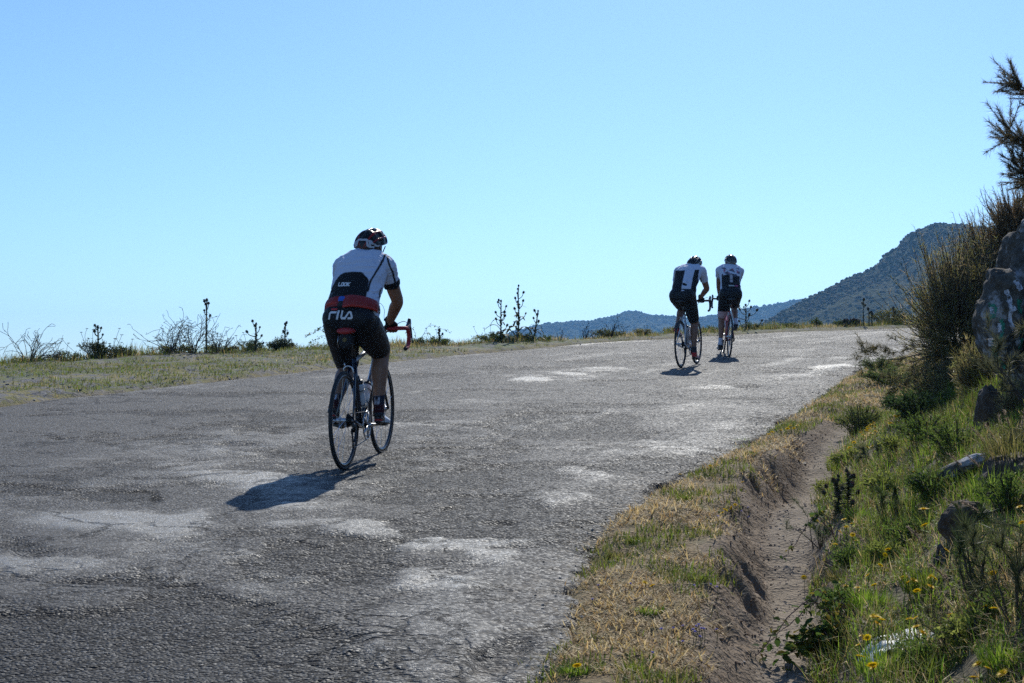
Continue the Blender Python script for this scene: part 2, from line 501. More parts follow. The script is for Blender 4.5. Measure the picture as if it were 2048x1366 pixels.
Zr = Zr - 0.12 * sstep(-0.06, 0.10, edge) - 0.02 * sstep(-0.5, 0.0, edge)
edge_wear = sstep(-0.55, -0.05, edge)
ridx = np.arange(len(ry) * NT).reshape(len(ry), NT)
rq = np.stack([ridx[:-1, :-1], ridx[:-1, 1:], ridx[1:, 1:], ridx[1:, :-1]], -1)
keep = (edge.reshape(len(ry), NT) < 0.35)
keep = keep[:-1, :-1] | keep[1:, 1:] | keep[:-1, 1:] | keep[1:, :-1]
rq = rq[keep].reshape(-1, 4)
road_me = np_mesh('road', np.stack([X, Y, Zr], -1), rq, True,
                  attrs={'pale': pale, 'dark': dark, 'rough': rough_, 'craze': crz, 'hole': hole, 'wear': edge_wear})

def road_material():
    m, nt, b = new_mat('worn_asphalt')
    geo = nt.nodes.new('ShaderNodeNewGeometry'); pos = geo.outputs['Position']
    def at(k):
        n = nt.nodes.new('ShaderNodeAttribute'); n.attribute_name = k; return n.outputs['Fac']
    def nz(scale, detail=4, rough=0.6):
        n = nd(nt, 'ShaderNodeTexNoise', Scale=scale, Detail=detail, Roughness=rough)
        nt.links.new(pos, n.inputs['Vector']); return n.outputs['Fac']
    v1 = nd(nt, 'ShaderNodeTexVoronoi', Scale=70.0); nt.links.new(pos, v1.inputs['Vector'])
    v2 = nd(nt, 'ShaderNodeTexVoronoi', Scale=170.0); nt.links.new(pos, v2.inputs['Vector'])
    n1, n2, n3 = nz(2.2), nz(14), nz(300, 2)
    sep = nt.nodes.new('ShaderNodeSeparateColor'); nt.links.new(v1.outputs['Color'], sep.inputs[0])
    sep2 = nt.nodes.new('ShaderNodeSeparateColor'); nt.links.new(v2.outputs['Color'], sep2.inputs[0])
    base = mixc(nt, ramp(nt, n1, [(0.3, 0), (0.7, 1)]), (0.080, 0.075, 0.066), (0.118, 0.110, 0.095))
    base = mixc(nt, math2(nt, 'MULTIPLY', at('dark'), 0.8), base, (0.036, 0.036, 0.036))
    # single chips: some pale, some nearly black
    chipc = ramp(nt, sep.outputs[0], [(0.0, (0.018, 0.017, 0.016)), (0.35, (0.06, 0.056, 0.051)), (0.70, (0.15, 0.139, 0.122)), (1.0, (0.48, 0.44, 0.38))])
    fine = ramp(nt, sep2.outputs[1], [(0.0, (0.05, 0.049, 0.048)), (0.6, (0.12, 0.114, 0.107)), (1.0, (0.28, 0.265, 0.25))])
    c = mixc(nt, math2(nt, 'MULTIPLY', at('rough'), 0.80), base, chipc)
    c = mixc(nt, 0.30, c, fine)
    c = mixc(nt, math2(nt, 'MULTIPLY', at('dark'), 0.55), c, (0.022, 0.021, 0.019))
    gap = math2(nt, 'MULTIPLY', ramp(nt, v1.outputs['Distance'], [(0.30, 0), (0.55, 1)]), math2(nt, 'MULTIPLY', at('rough'), 0.95), True)
    c = mixc(nt, gap, c, (0.016, 0.016, 0.016))
    palec = mixc(nt, n2, (0.21, 0.202, 0.18), (0.34, 0.325, 0.285))
    n5 = nz(55, 4, 0.7)
    c = mixc(nt, math2(nt, 'MULTIPLY', at('pale'), ramp(nt, n5, [(0.34, 0.25), (0.62, 0.95)]), True), c, palec)
    # cracks
    vc = nd(nt, 'ShaderNodeTexVoronoi', Scale=4.2, feature='DISTANCE_TO_EDGE')
    wv = nd(nt, 'ShaderNodeTexNoise', Scale=9.0, Detail=4.0); nt.links.new(pos, wv.inputs['Vector'])
    mp = nt.nodes.new('ShaderNodeVectorMath'); mp.operation = 'MULTIPLY_ADD'
    nt.links.new(wv.outputs['Color'], mp.inputs[0]); mp.inputs[1].default_value = (0.16, 0.16, 0.16); nt.links.new(pos, mp.inputs[2])
    nt.links.new(mp.outputs[0], vc.inputs['Vector'])
    crack = ramp(nt, vc.outputs['Distance'], [(0.0, 1.0), (0.022, 1.0), (0.075, 0.0)])
    crack = math2(nt, 'MULTIPLY', crack, at('craze'), True)
    crack = math2(nt, 'MULTIPLY', crack, ramp(nt, n1, [(0.36, 0), (0.46, 1)]))
    vb = nd(nt, 'ShaderNodeTexVoronoi', Scale=0.85, feature='DISTANCE_TO_EDGE')
    mp2 = nt.nodes.new('ShaderNodeVectorMath'); mp2.operation = 'MULTIPLY_ADD'
    wv2 = nd(nt, 'ShaderNodeTexNoise', Scale=2.6, Detail=6.0, Roughness=0.7); nt.links.new(pos, wv2.inputs['Vector'])
    nt.links.new(wv2.outputs['Color'], mp2.inputs[0]); mp2.inputs[1].default_value = (0.75, 0.75, 0.75); nt.links.new(pos, mp2.inputs[2])
    nt.links.new(mp2.outputs[0], vb.inputs['Vector'])
    long_ = ramp(nt, vb.outputs['Distance'], [(0.0, 1.0), (0.006, 1.0), (0.014, 0.0)])
    long_ = math2(nt, 'MULTIPLY', long_, ramp(nt, nz(0.9, 3), [(0.44, 0), (0.52, 0.9)]))
    crack = math2(nt, 'MAXIMUM', crack, long_)
    c = mixc(nt, crack, c, (0.018, 0.017, 0.016))
    c = mixc(nt, math2(nt, 'MULTIPLY', at('hole'), 0.6), c, (0.05, 0.048, 0.046))
    c = mixc(nt, math2(nt, 'MULTIPLY', at('wear'), ramp(nt, n2, [(0.45, 0), (0.62, 0.55)])), c, (0.16, 0.13, 0.09))
    nt.links.new(c, b.inputs['Base Color'])
    b.inputs['Specular IOR Level'].default_value = 0.21
    rr = math2(nt, 'ADD', 0.55, math2(nt, 'MULTIPLY', sep.outputs[1], 0.45))
    rr = math2(nt, 'SUBTRACT', rr, math2(nt, 'MULTIPLY', at('pale'), 0.16), True)
    nt.links.new(rr, b.inputs['Roughness'])
    # relief: rounded chips standing out of the binder, deep where the surface is open
    dome = math2(nt, 'SUBTRACT', 1.0, math2(nt, 'MULTIPLY', v1.outputs['Distance'], 1.4))
    dome = math2(nt, 'MULTIPLY', dome, math2(nt, 'ADD', 0.35, sep.outputs[2]))
    hh = math2(nt, 'MULTIPLY', dome, math2(nt, 'ADD', 0.10, at('rough')))
    d2 = math2(nt, 'SUBTRACT', 1.0, v2.outputs['Distance'])
    hh = math2(nt, 'ADD', hh, math2(nt, 'MULTIPLY', d2, 0.22))
    hh = math2(nt, 'SUBTRACT', hh, math2(nt, 'MULTIPLY', crack, 1.6))
    bp = nd(nt, 'ShaderNodeBump', Strength=0.9, Distance=0.014)
    nt.links.new(hh, bp.inputs['Height']); nt.links.new(bp.outputs[0], b.inputs['Normal'])
    return m
road = link('road', road_me, road_material())
tag(road, 'worn cracked asphalt mountain road climbing and bending to the right', 'road', kind='structure')

# ------------------------------------------------------------------ far hills
def hill_mesh(name, prof, dist, depth_front, depth_back, seed, rough_amp, base_z=-62.0, nu=260, nv=120, cliff=0.0, turn=0.0):
    """prof: ridge line as (px, py) of the photograph; the ridge stands dist metres away, a real body of land under it"""
    px = np.array([p[0] for p in prof], float); py = np.array([p[1] for p in prof], float)
    u = np.linspace(px[0], px[-1], nu)
    yy = np.interp(u, px, py)
    # perspective: ridge distance varies a little along the ridge
    dd = dist * (1 + 0.10 * np.interp(u, [px[0], px[-1]], [turn, -turn])) + dist * 0.03 * fbm(u * 0.01, u * 0 + seed, 3, seed)
    xr = (u - 1024) / 3050.0 * dd
    zr = CAM.z + (770 - yy) / 3050.0 * dd
    v = np.concatenate([np.linspace(-1, 0, nv // 4, endpoint=False), np.linspace(0, 1, nv)])   # -1 far side ... 0 ridge ... 1 foot
    U, V = np.meshgrid(np.arange(nu), v)
    xr_, zr_, dd_ = xr[U.astype(int)], zr[U.astype(int)], dd[U.astype(int)]
    Yh = dd_ - np.where(V > 0, V * depth_front, V * depth_back)
    Xh = xr_ + 0.0 * V
    fall = np.where(V > 0, 1 - (0.75 * V + 0.25 * V ** 2), 1 - np.abs(V) ** 1.2)
    if cliff:
        # steep rock step under the crest
        st = cliff * np.exp(-((U / nu - 0.72) / 0.28) ** 2)
        fall = np.where(V > 0, fall - st * sstep(0.03, 0.12, V) * (1 - V), fall)
    Zh = base_z + (zr_ - base_z) * fall
    und = fbm(Xh / (dist * 0.05), Yh / (dist * 0.05), 5, seed + 3)
    amp = np.where(V > 0, sstep(0.0, 0.1, V), sstep(0.0, 0.15, -V))
    Zh = Zh + rough_amp * und * amp * 2
    Zh = Zh + rough_amp * 0.25 * fbm(Xh / (dist * 0.008), Yh / (dist * 0.008), 3, seed + 9)
    n_v = len(v)
    ii = np.arange(n_v * nu).reshape(n_v, nu)
    q = np.stack([ii[:-1, :-1], ii[1:, :-1], ii[1:, 1:], ii[:-1, 1:]], -1).reshape(-1, 4)
    pts = np.stack([Xh.ravel(), Yh.ravel(), Zh.ravel()], -1)
    rock = (np.exp(-((U / nu - 0.70) / 0.2) ** 2) * sstep(0.0, 0.05, V) * (1 - sstep(0.10, 0.30, V)) * (cliff > 0)).ravel()
    return np_mesh(name, pts, q, True, attrs={'rock': rock}), pts.reshape(n_v, nu, 3), V, rock.reshape(n_v, nu)

def hill_material(name, scale):
    m, nt, b = new_mat(name)
    geo = nt.nodes.new('ShaderNodeNewGeometry'); pos = geo.outputs['Position']
    def nz(s, d=5):
        n = nd(nt, 'ShaderNodeTexNoise', Scale=s, Detail=d, Roughness=0.62); nt.links.new(pos, n.inputs['Vector']); return n.outputs['Fac']
    n1, n2, n3 = nz(0.012 * scale), nz(0.06 * scale), nz(0.25 * scale)
    g = mixc(nt, ramp(nt, n2, [(0.4, 0), (0.6, 1)]), (0.024, 0.034, 0.012), (0.058, 0.064, 0.025))
    g = mixc(nt, ramp(nt, n3, [(0.42, 0), (0.6, 0.8)]), g, (0.020, 0.028, 0.011))
    g = mixc(nt, ramp(nt, n1, [(0.5, 0), (0.7, 0.6)]), g, (0.085, 0.08, 0.04))
    at = nt.nodes.new('ShaderNodeAttribute'); at.attribute_name = 'rock'
    rk = mixc(nt, ramp(nt, n3, [(0.35, 0), (0.65, 1)]), (0.06, 0.055, 0.05), (0.20, 0.18, 0.16))
    g = mixc(nt, math2(nt, 'MULTIPLY', at.outputs['Fac'], ramp(nt, n2, [(0.35, 0.2), (0.6, 1)])), g, rk)
    nt.links.new(g, b.inputs['Base Color'])
    b.inputs['Roughness'].default_value = 1.0
    b.inputs['Specular IOR Level'].default_value = 0.05
    bp = nd(nt, 'ShaderNodeBump', Strength=1.0, Distance=3.0 / scale)
    nt.links.new(math2(nt, 'ADD', n3, n2), bp.inputs['Height']); nt.links.new(bp.outputs[0], b.inputs['Normal'])
    return m
prof1 = [(1380, 735), (1440, 700), (1500, 662), (1560, 625), (1613, 598), (1655, 577), (1702, 553), (1728, 546), (1758, 526), (1769, 517), (1776, 505), (1805, 488), (1814, 470), (1839, 458), (1869, 446), (1911, 446), (1947, 452), (1990, 456), (2060, 470), (2160, 500), (2300, 560), (2500, 640), (2700, 740)]
prof2 = [(880, 800), (940, 735), (985, 690), (1009, 673), (1023, 662), (1050, 656), (1084, 649), (1117, 644), (1180, 642), (1226, 631), (1257, 622), (1280, 623), (1295, 630), (1328, 632), (1380, 636), (1440, 628), (1497, 616), (1547, 609), (1588, 601), (1613, 597), (1680, 590), (1800, 600), (2000, 620), (2300, 640)]
hm1 = hill_material('scrub_hillside', 1.0)
me1, pts1, V1, rock1 = hill_mesh('hill', prof1, 620, 430, 300, 5, 5.0, nu=300, nv=150, cliff=0.16, turn=-0.6)
hill1 = link('hill', me1, hm1)
tag(hill1, 'steep scrub covered hill with a rocky crest behind the bend', 'hill', kind='structure')
me2, pts2, V2, rock2 = hill_mesh('far_hill', prof2, 1500, 600, 400, 15, 9.0, nu=300, nv=100, turn=0.3)
hill2 = link('far_hill', me2, hill_material('far_scrub_hillside', 0.6))
tag(hill2, 'low blue wooded ridge in the distance behind the two riders', 'hill', kind='structure')
prof3 = [(150, 790), (215, 735), (255, 716), (285, 709), (320, 712), (380, 722), (460, 735), (560, 790)]
me3, pts3, V3, rock3 = hill_mesh('distant_peak', prof3, 1900, 300, 300, 25, 4.0, nu=80, nv=30)
hill3 = link('distant_peak', me3, hm1)
tag(hill3, 'tiny blue distant peak just showing over the grassy shoulder', 'hill', kind='structure')

def icos(sub=1):
    bm = bmesh.new(); bmesh.ops.create_icosphere(bm, subdivisions=sub, radius=1.0)
    v = np.array([p.co[:] for p in bm.verts]); f = np.array([[q.index for q in p.verts] for p in bm.faces]); bm.free()
    return v, f
def scrub(name, pts, V, n, smin, smax, seed, mat, skip=None):
    r = np.random.default_rng(seed)
    nv_, nu_, _ = pts.shape
    vi = np.nonzero((V[:, 0] > -0.03))[0]
    a = r.integers(vi[0], nv_ - 1, n); a = np.where(r.random(n) < 0.30, r.integers(vi[0], vi[0] + 12, n), a)
    bcol = r.integers(0, nu_ - 1, n)
    f1, f2 = r.random((n, 1)), r.random((n, 1))
    p = pts[a, bcol] * (1 - f1) * (1 - f2) + pts[a + 1, bcol] * f1 * (1 - f2) + pts[a, bcol + 1] * (1 - f1) * f2 + pts[a + 1, bcol + 1] * f1 * f2
    if skip is not None:
        k = skip[a, bcol] < 0.5 + 0.5 * r.random(n); p = p[k]; n = len(p)
    iv, jf = icos(1)
    s = (smin + (smax - smin) * r.random(n) ** 2.5)
    sc3 = np.stack([s * r.uniform(.8, 1.4, n), s * r.uniform(.8, 1.4, n), s * r.uniform(.6, 1.0, n)], -1)
    jit = 1 + 0.35 * (r.random((n, len(iv), 1)) - 0.5)
    verts = iv[None] * jit * sc3[:, None] + p[:, None] + np.array([0, 0, 0.2]) * s[:, None, None]
    faces = jf[None] + (np.arange(n) * len(iv))[:, None, None]
    c = np.stack([r.uniform(.016, .038, n), r.uniform(.026, .052, n), r.uniform(.009, .018, n)], -1)
    c = np.repeat(c[:, None], len(iv), 1).reshape(-1, 3)
    o = link(name, np_mesh(name, verts.reshape(-1, 3), faces.reshape(-1, 3), False, c), mat)
    return o
scrub_mat = leaf_mat('scrub_leaves', 0.40, 0.8, 0.1)
tag(scrub('hill_scrub', pts1, V1, 17000, 0.25, 0.95, 3, scrub_mat, rock1), 'dark green scrub covering the rocky hill', 'scrub', kind='stuff')
tag(scrub('far_scrub', pts2, V2, 13000, 0.7, 2.2, 4, scrub_mat), 'dark scrub and trees covering the distant ridge', 'scrub', kind='stuff')

# ------------------------------------------------------------------ the air between here and the hills
def haze_box():
    bm = bmesh.new()
    bmesh.ops.create_cube(bm, size=1.0)
    x0, x1, y0, y1, z0, z1 = -2600, 2600, -300, 2500, -140, 120
    for v in bm.verts:
        v.co = ((x0 + x1) / 2 + v.co.x * (x1 - x0), (y0 + y1) / 2 + v.co.y * (y1 - y0), (z0 + z1) / 2 + v.co.z * (z1 - z0))
    me = bpy.data.meshes.new('haze'); bm.to_mesh(me); bm.free()
    m = bpy.data.materials.new('haze_air'); m.use_nodes = True
    nt = m.node_tree; nt.nodes.clear()
    out = nt.nodes.new('ShaderNodeOutputMaterial')
    pv = nt.nodes.new('ShaderNodeVolumePrincipled')
    pv.inputs['Color'].default_value = (0.24, 0.55, 1.0, 1)
    pv.inputs['Density'].default_value = HAZE_DENSITY
    pv.inputs['Anisotropy'].default_value = 0.38
    nt.links.new(pv.outputs[0], out.inputs['Volume'])
    o = link('haze', me, m)
    tag(o, 'thin pale blue air fading the hills', 'haze', kind='stuff')
HAZE_DENSITY = 0.00023
haze_box()
# ------------------------------------------------------------------ solid helpers (local axes: x right, y forward, z up)
def V3(*a): return np.array(a, float)
def frames(P):
    P = np.asarray(P, float); n = len(P)
    T = np.zeros_like(P)
    T[1:-1] = P[2:] - P[:-2]; T[0] = P[1] - P[0]; T[-1] = P[-1] - P[-2]
    T /= np.linalg.norm(T, axis=1)[:, None] + 1e-12
    ref = V3(1, 0, 0) if abs(T[0][0]) < 0.8 else V3(0, 0, 1)
    A = np.zeros_like(P); B = np.zeros_like(P)
    a = ref - T[0] * ref.dot(T[0]); a /= np.linalg.norm(a)
    for i in range(n):
        a = a - T[i] * a.dot(T[i]); a /= np.linalg.norm(a)
        A[i] = a; B[i] = np.cross(T[i], a)
    return T, A, B
def loft(centers, avec, bvec, n=16, cap=True):
    """closed tube through rings centre + cos*avec + sin*bvec"""
    centers, avec, bvec = (np.asarray(q, float) for q in (centers, avec, bvec))
    th = np.linspace(0, 2 * math.pi, n, endpoint=False)
    ring = centers[:, None] + np.cos(th)[None, :, None] * avec[:, None] + np.sin(th)[None, :, None] * bvec[:, None]
    m = len(centers)
    ii = np.arange(m * n).reshape(m, n)
    nx_ = np.roll(ii, -1, 1)
    q = np.stack([ii[:-1], nx_[:-1], nx_[1:], ii[1:]], -1).reshape(-1, 4)
    v = ring.reshape(-1, 3)
    tris = []
    if cap:
        v = np.concatenate([v, centers[:1], centers[-1:]])
        c0, c1 = m * n, m * n + 1
        for k in range(n):
            tris.append((c0, (k + 1) % n, k)); tris.append((c1, (m - 1) * n + k, (m - 1) * n + (k + 1) % n))
    return v, np.array(tris, int).reshape(-1, 3), q
def limb(P, rad, n=16, round_ends=True, squash=None):
    """tapered limb along a polyline; rad per point; rounded ends"""
    P = np.asarray(P, float); rad = np.asarray(rad, float)
    if round_ends:
        d0 = (P[0] - P[1]) / np.linalg.norm(P[0] - P[1]); d1 = (P[-1] - P[-2]) / np.linalg.norm(P[-1] - P[-2])
        pre = [(P[0] + d0 * rad[0] * k, rad[0] * math.sqrt(max(1 - k * k, 0.0))) for k in (0.96, 0.75, 0.4)]
        post = [(P[-1] + d1 * rad[-1] * k, rad[-1] * math.sqrt(max(1 - k * k, 0.0))) for k in (0.4, 0.75, 0.96)]
        P = np.array([p for p, r in pre] + list(P) + [p for p, r in post])
        rad = np.array([r for p, r in pre] + list(rad) + [r for p, r in post])
    T, A, B = frames(P)
    return loft(P, A * rad[:, None], B * rad[:, None] * (1.0 if squash is None else squash), n)
def smooth_path(P, rad=None, sub=6):
    """Catmull-Rom resampling of a polyline (and its radii)"""
    P = np.asarray(P, float)
    Q = np.concatenate([[2 * P[0] - P[1]], P, [2 * P[-1] - P[-2]]])
    out = []; ro = []
    for i in range(1, len(Q) - 2):
        for k in range(sub):
            t = k / sub
            out.append(0.5 * ((2 * Q[i]) + (-Q[i - 1] + Q[i + 1]) * t + (2 * Q[i - 1] - 5 * Q[i] + 4 * Q[i + 1] - Q[i + 2]) * t * t + (-Q[i - 1] + 3 * Q[i] - 3 * Q[i + 1] + Q[i + 2]) * t ** 3))
            if rad is not None: ro.append(rad[i - 1] * (1 - t) + rad[i] * t)
    out.append(P[-1])
    if rad is not None: ro.append(rad[-1]); return np.array(out), np.array(ro)
    return np.array(out)
def ellipsoid(c, r, rot=None, sub=3):
    v, f = icos(sub)
    v = v * np.asarray(r)[None]
    if rot is not None: v = v @ np.asarray(rot.to_3x3()).T
    return v + np.asarray(c)[None], f, np.zeros((0, 4), int)
def add_solid(g, s, col=None):
    g.add(s[0], s[1], s[2], col); return g
def box(c, size, rot=None):
    v = np.array([[x, y, z] for x in (-.5, .5) for y in (-.5, .5) for z in (-.5, .5)]) * np.asarray(size)[None]
    if rot is not None: v = v @ np.asarray(rot.to_3x3()).T
    q = np.array([[0, 1, 3, 2], [4, 6, 7, 5], [0, 4, 5, 1], [2, 3, 7, 6], [0, 2, 6, 4], [1, 5, 7, 3]])
    return v + np.asarray(c)[None], np.zeros((0, 3), int), q
def tubes(g, P, r, n=8, col=None, close=False):
    P = np.asarray(P, float)
    r = np.full(len(P), r) if np.isscalar(r) else np.asarray(r, float)
    T, A, B = frames(P)
    s = loft(P, A * r[:, None], B * r[:, None], n)
    g.add(s[0], s[1], s[2], col); return g
def remeshed(name, solids, voxel, iters=5):
    g = Geo()
    for s in solids: g.add(s[0], s[1], s[2])
    me = g.mesh(name + '_raw', use_col=False)
    o = bpy.data.objects.new(name + '_raw', me); COL.objects.link(o)
    m = o.modifiers.new('r', 'REMESH'); m.mode = 'VOXEL'; m.voxel_size = voxel; m.use_smooth_shade = True
    s2 = o.modifiers.new('s', 'SMOOTH'); s2.factor = 0.5; s2.iterations = iters
    dg = bpy.context.evaluated_depsgraph_get()
    out = bpy.data.meshes.new_from_object(o.evaluated_get(dg))
    out.name = name
    bpy.data.objects.remove(o); bpy.data.meshes.remove(me)
    out.polygons.foreach_set('use_smooth', np.ones(len(out.polygons), bool))
    return out
def paint(me, fn):
    n = len(me.vertices)
    co = np.empty(n * 3, np.float32); me.vertices.foreach_get('co', co); co = co.reshape(-1, 3)
    no = np.empty(n * 3, np.float32); me.vertices.foreach_get('normal', no); no = no.reshape(-1, 3)
    c = np.ones((n, 4), np.float32); c[:, :3] = fn(co[:, 0], co[:, 1], co[:, 2], no)
    if 'Col' not in me.color_attributes: me.color_attributes.new('Col', 'FLOAT_COLOR', 'POINT')
    me.color_attributes['Col'].data.foreach_set('color', c.ravel())
    return me
def wrinkle(me, amp, k, seed=0):
    n = len(me.vertices)
    co = np.empty(n * 3, np.float32); me.vertices.foreach_get('co', co); co = co.reshape(-1, 3)
    no = np.empty(n * 3, np.float32); me.vertices.foreach_get('normal', no); no = no.reshape(-1, 3)
    d = np.empty(n)
    for i in range(n):
        q = Vector((co[i, 0] * k * .75 + seed, co[i, 1] * k * 1.2, co[i, 2] * k * 1.5))
        w = mnoise.noise_vector(q * .5)
        d[i] = 1 - abs(mnoise.noise(q + w * 1.3)) * 2.2
    co = co + no * (amp * (d - .5))[:, None]
    me.vertices.foreach_set('co', co.astype(np.float32).ravel())
    me.update()
def pick(n, base): return np.tile(np.array(base, np.float32), (n, 1))

# lettering: strokes of pen width w laid on a surface
def ribbon_letters(strokes, w, place, bvh, direction, lift=0.003, step=0.25):
    """strokes: polylines in letter units; place(u, v) -> 3-D start point; each point is dropped on the surface"""
    g = Geo()
    def drop(p):
        loc, nrm, i, d = bvh.ray_cast(Vector(p), direction, 1.0)
        if loc is None: return None
        if nrm.dot(direction) > 0: nrm = -nrm
        return np.array(loc + nrm * lift)
    for st in strokes:
        st = [np.array(p, float) for p in st]
        pts = []
        for a, b in zip(st[:-1], st[1:]):
            k = max(2, int(np.linalg.norm(b - a) / step) + 1)
            for i in range(k): pts.append(a + (b - a) * i / k)
        pts.append(st[-1])
        L = []
        for i, p in enumerate(pts):
            d = pts[min(i + 1, len(pts) - 1)] - pts[max(i - 1, 0)]
            d = d / (np.linalg.norm(d) + 1e-9); nn = np.array([-d[1], d[0]])
            ext = d * (w * 0.5 if i == len(pts) - 1 else (-w * 0.5 if i == 0 else 0))
            L.append([drop(place(*(p + ext + nn * w * s))) for s in (-.5, 0, .5)])
        for i in range(len(L) - 1):
            r0, r1 = L[i], L[i + 1]
            if any(q is None for q in r0 + r1): continue
            g.add(np.array(r0 + r1), None, [(0, 1, 4, 3), (1, 2, 5, 4)])
    return g

# ------------------------------------------------------------------ shared materials
M = {}
def skin_mat(name, col):
    m, nt, b = new_mat(name)
    tc = nt.nodes.new('ShaderNodeTexCoord')
    n = nd(nt, 'ShaderNodeTexNoise', Scale=30.0, Detail=4.0); nt.links.new(tc.outputs['Object'], n.inputs['Vector'])
    c = mixc(nt, n.outputs['Fac'], [k * 0.82 for k in col], [min(1, k * 1.15) for k in col])
    nt.links.new(c, b.inputs['Base Color'])
    b.inputs['Roughness'].default_value = 0.48
    b.inputs['Specular IOR Level'].default_value = 0.4
    b.inputs['Subsurface Weight'].default_value = 0.0
    bp = nd(nt, 'ShaderNodeBump', Strength=0.15, Distance=0.004); nt.links.new(n.outputs['Fac'], bp.inputs['Height']); nt.links.new(bp.outputs[0], b.inputs['Normal'])
    return m
M['skin_tan'] = skin_mat('tanned_skin', (0.27, 0.135, 0.082))
M['skin_dark'] = skin_mat('deep_tanned_skin', (0.23, 0.115, 0.072))
M['skin_fair'] = skin_mat('fair_skin', (0.36, 0.20, 0.14))
M['jersey'] = cloth_mat('jersey_cloth', 0.8, 0.55, 18)
M['lycra'] = cloth_mat('lycra_cloth', 0.55, 0.2, 22)
M['sock'] = cloth_mat('sock_knit', 0.9, 0.2, 120)
M['shoe'] = cloth_mat('shoe_shell', 0.35, 0.05, 40)
M['helmet'] = cloth_mat('helmet_shell', 0.28, 0.02, 30)
M['strap'] = plain('strap_webbing', (0.02, 0.02, 0.022), 0.8)
M['glove'] = cloth_mat('glove_fabric', 0.75, 0.3, 90)
M['red_nylon'] = plain('red_nylon', (0.26, 0.012, 0.011), 0.6, bump=0.35, bscale=40, var=0.3)
M['red_bright'] = plain('red_piping', (0.42, 0.026, 0.016), 0.55, bump=0.1, var=0.2)
M['blue_nylon'] = plain('blue_nylon', (0.03, 0.12, 0.5), 0.6, bump=0.2)
M['black_plastic'] = plain('black_plastic', (0.018, 0.018, 0.02), 0.45, bump=0.1, bscale=80)
M['rubber'] = plain('tyre_rubber', (0.022, 0.022, 0.023), 0.75, bump=0.2, bscale=200, var=0.3)
M['rim_dark'] = plain('anodised_rim', (0.05, 0.052, 0.058), 0.3, 0.85)
M['steel'] = plain('polished_steel', (0.55, 0.56, 0.58), 0.25, 1.0)
M['alloy'] = plain('brushed_alloy', (0.62, 0.62, 0.63), 0.35, 0.9, bump=0.05)
M['dark_metal'] = plain('dark_greasy_metal', (0.06, 0.058, 0.055), 0.45, 0.8, bump=0.2, bscale=150)
M['frame_navy'] = plain('navy_frame_paint', (0.010, 0.016, 0.032), 0.22, coat=0.6)
M['frame_black'] = plain('black_frame_paint', (0.013, 0.013, 0.015), 0.25, coat=0.6)
M['frame_white'] = plain('white_frame_paint', (0.62, 0.63, 0.65), 0.25, coat=0.5)
M['frame_red'] = plain('red_frame_paint', (0.35, 0.02, 0.02), 0.25, coat=0.5)
M['silver_paint'] = plain('silver_frame_paint', (0.55, 0.57, 0.6), 0.28, 0.4, coat=0.4)
M['tape_red'] = plain('red_bar_tape', (0.34, 0.022, 0.030), 0.7, bump=0.4, bscale=120, var=0.25)
M['tape_black'] = plain('black_bar_tape', (0.02, 0.02, 0.022), 0.75, bump=0.4, bscale=120)
M['saddle_red'] = plain('red_saddle_cover', (0.36, 0.02, 0.022), 0.5)
M['bag_black'] = plain('black_cordura', (0.014, 0.014, 0.016), 0.85, bump=0.4, bscale=150)
M['gold'] = plain('gold_print', (0.45, 0.32, 0.10), 0.5)
M['bottle_clear'] = plain('milky_bottle', (0.62, 0.63, 0.64), 0.4)
M['bottle_white'] = plain('white_bottle', (0.78, 0.78, 0.76), 0.35)
M['bottle_orange'] = plain('orange_bottle', (0.6, 0.12, 0.03), 0.4)
M['print_white'] = plain('white_print', (0.75, 0.75, 0.76), 0.7)
M['print_grey'] = plain('grey_print', (0.45, 0.46, 0.5), 0.7)
M['print_black'] = plain('black_print', (0.02, 0.02, 0.022), 0.7)
M['print_pink'] = plain('pink_print', (0.62, 0.10, 0.22), 0.7)
M['print_red'] = plain('red_print', (0.5, 0.03, 0.03), 0.6)

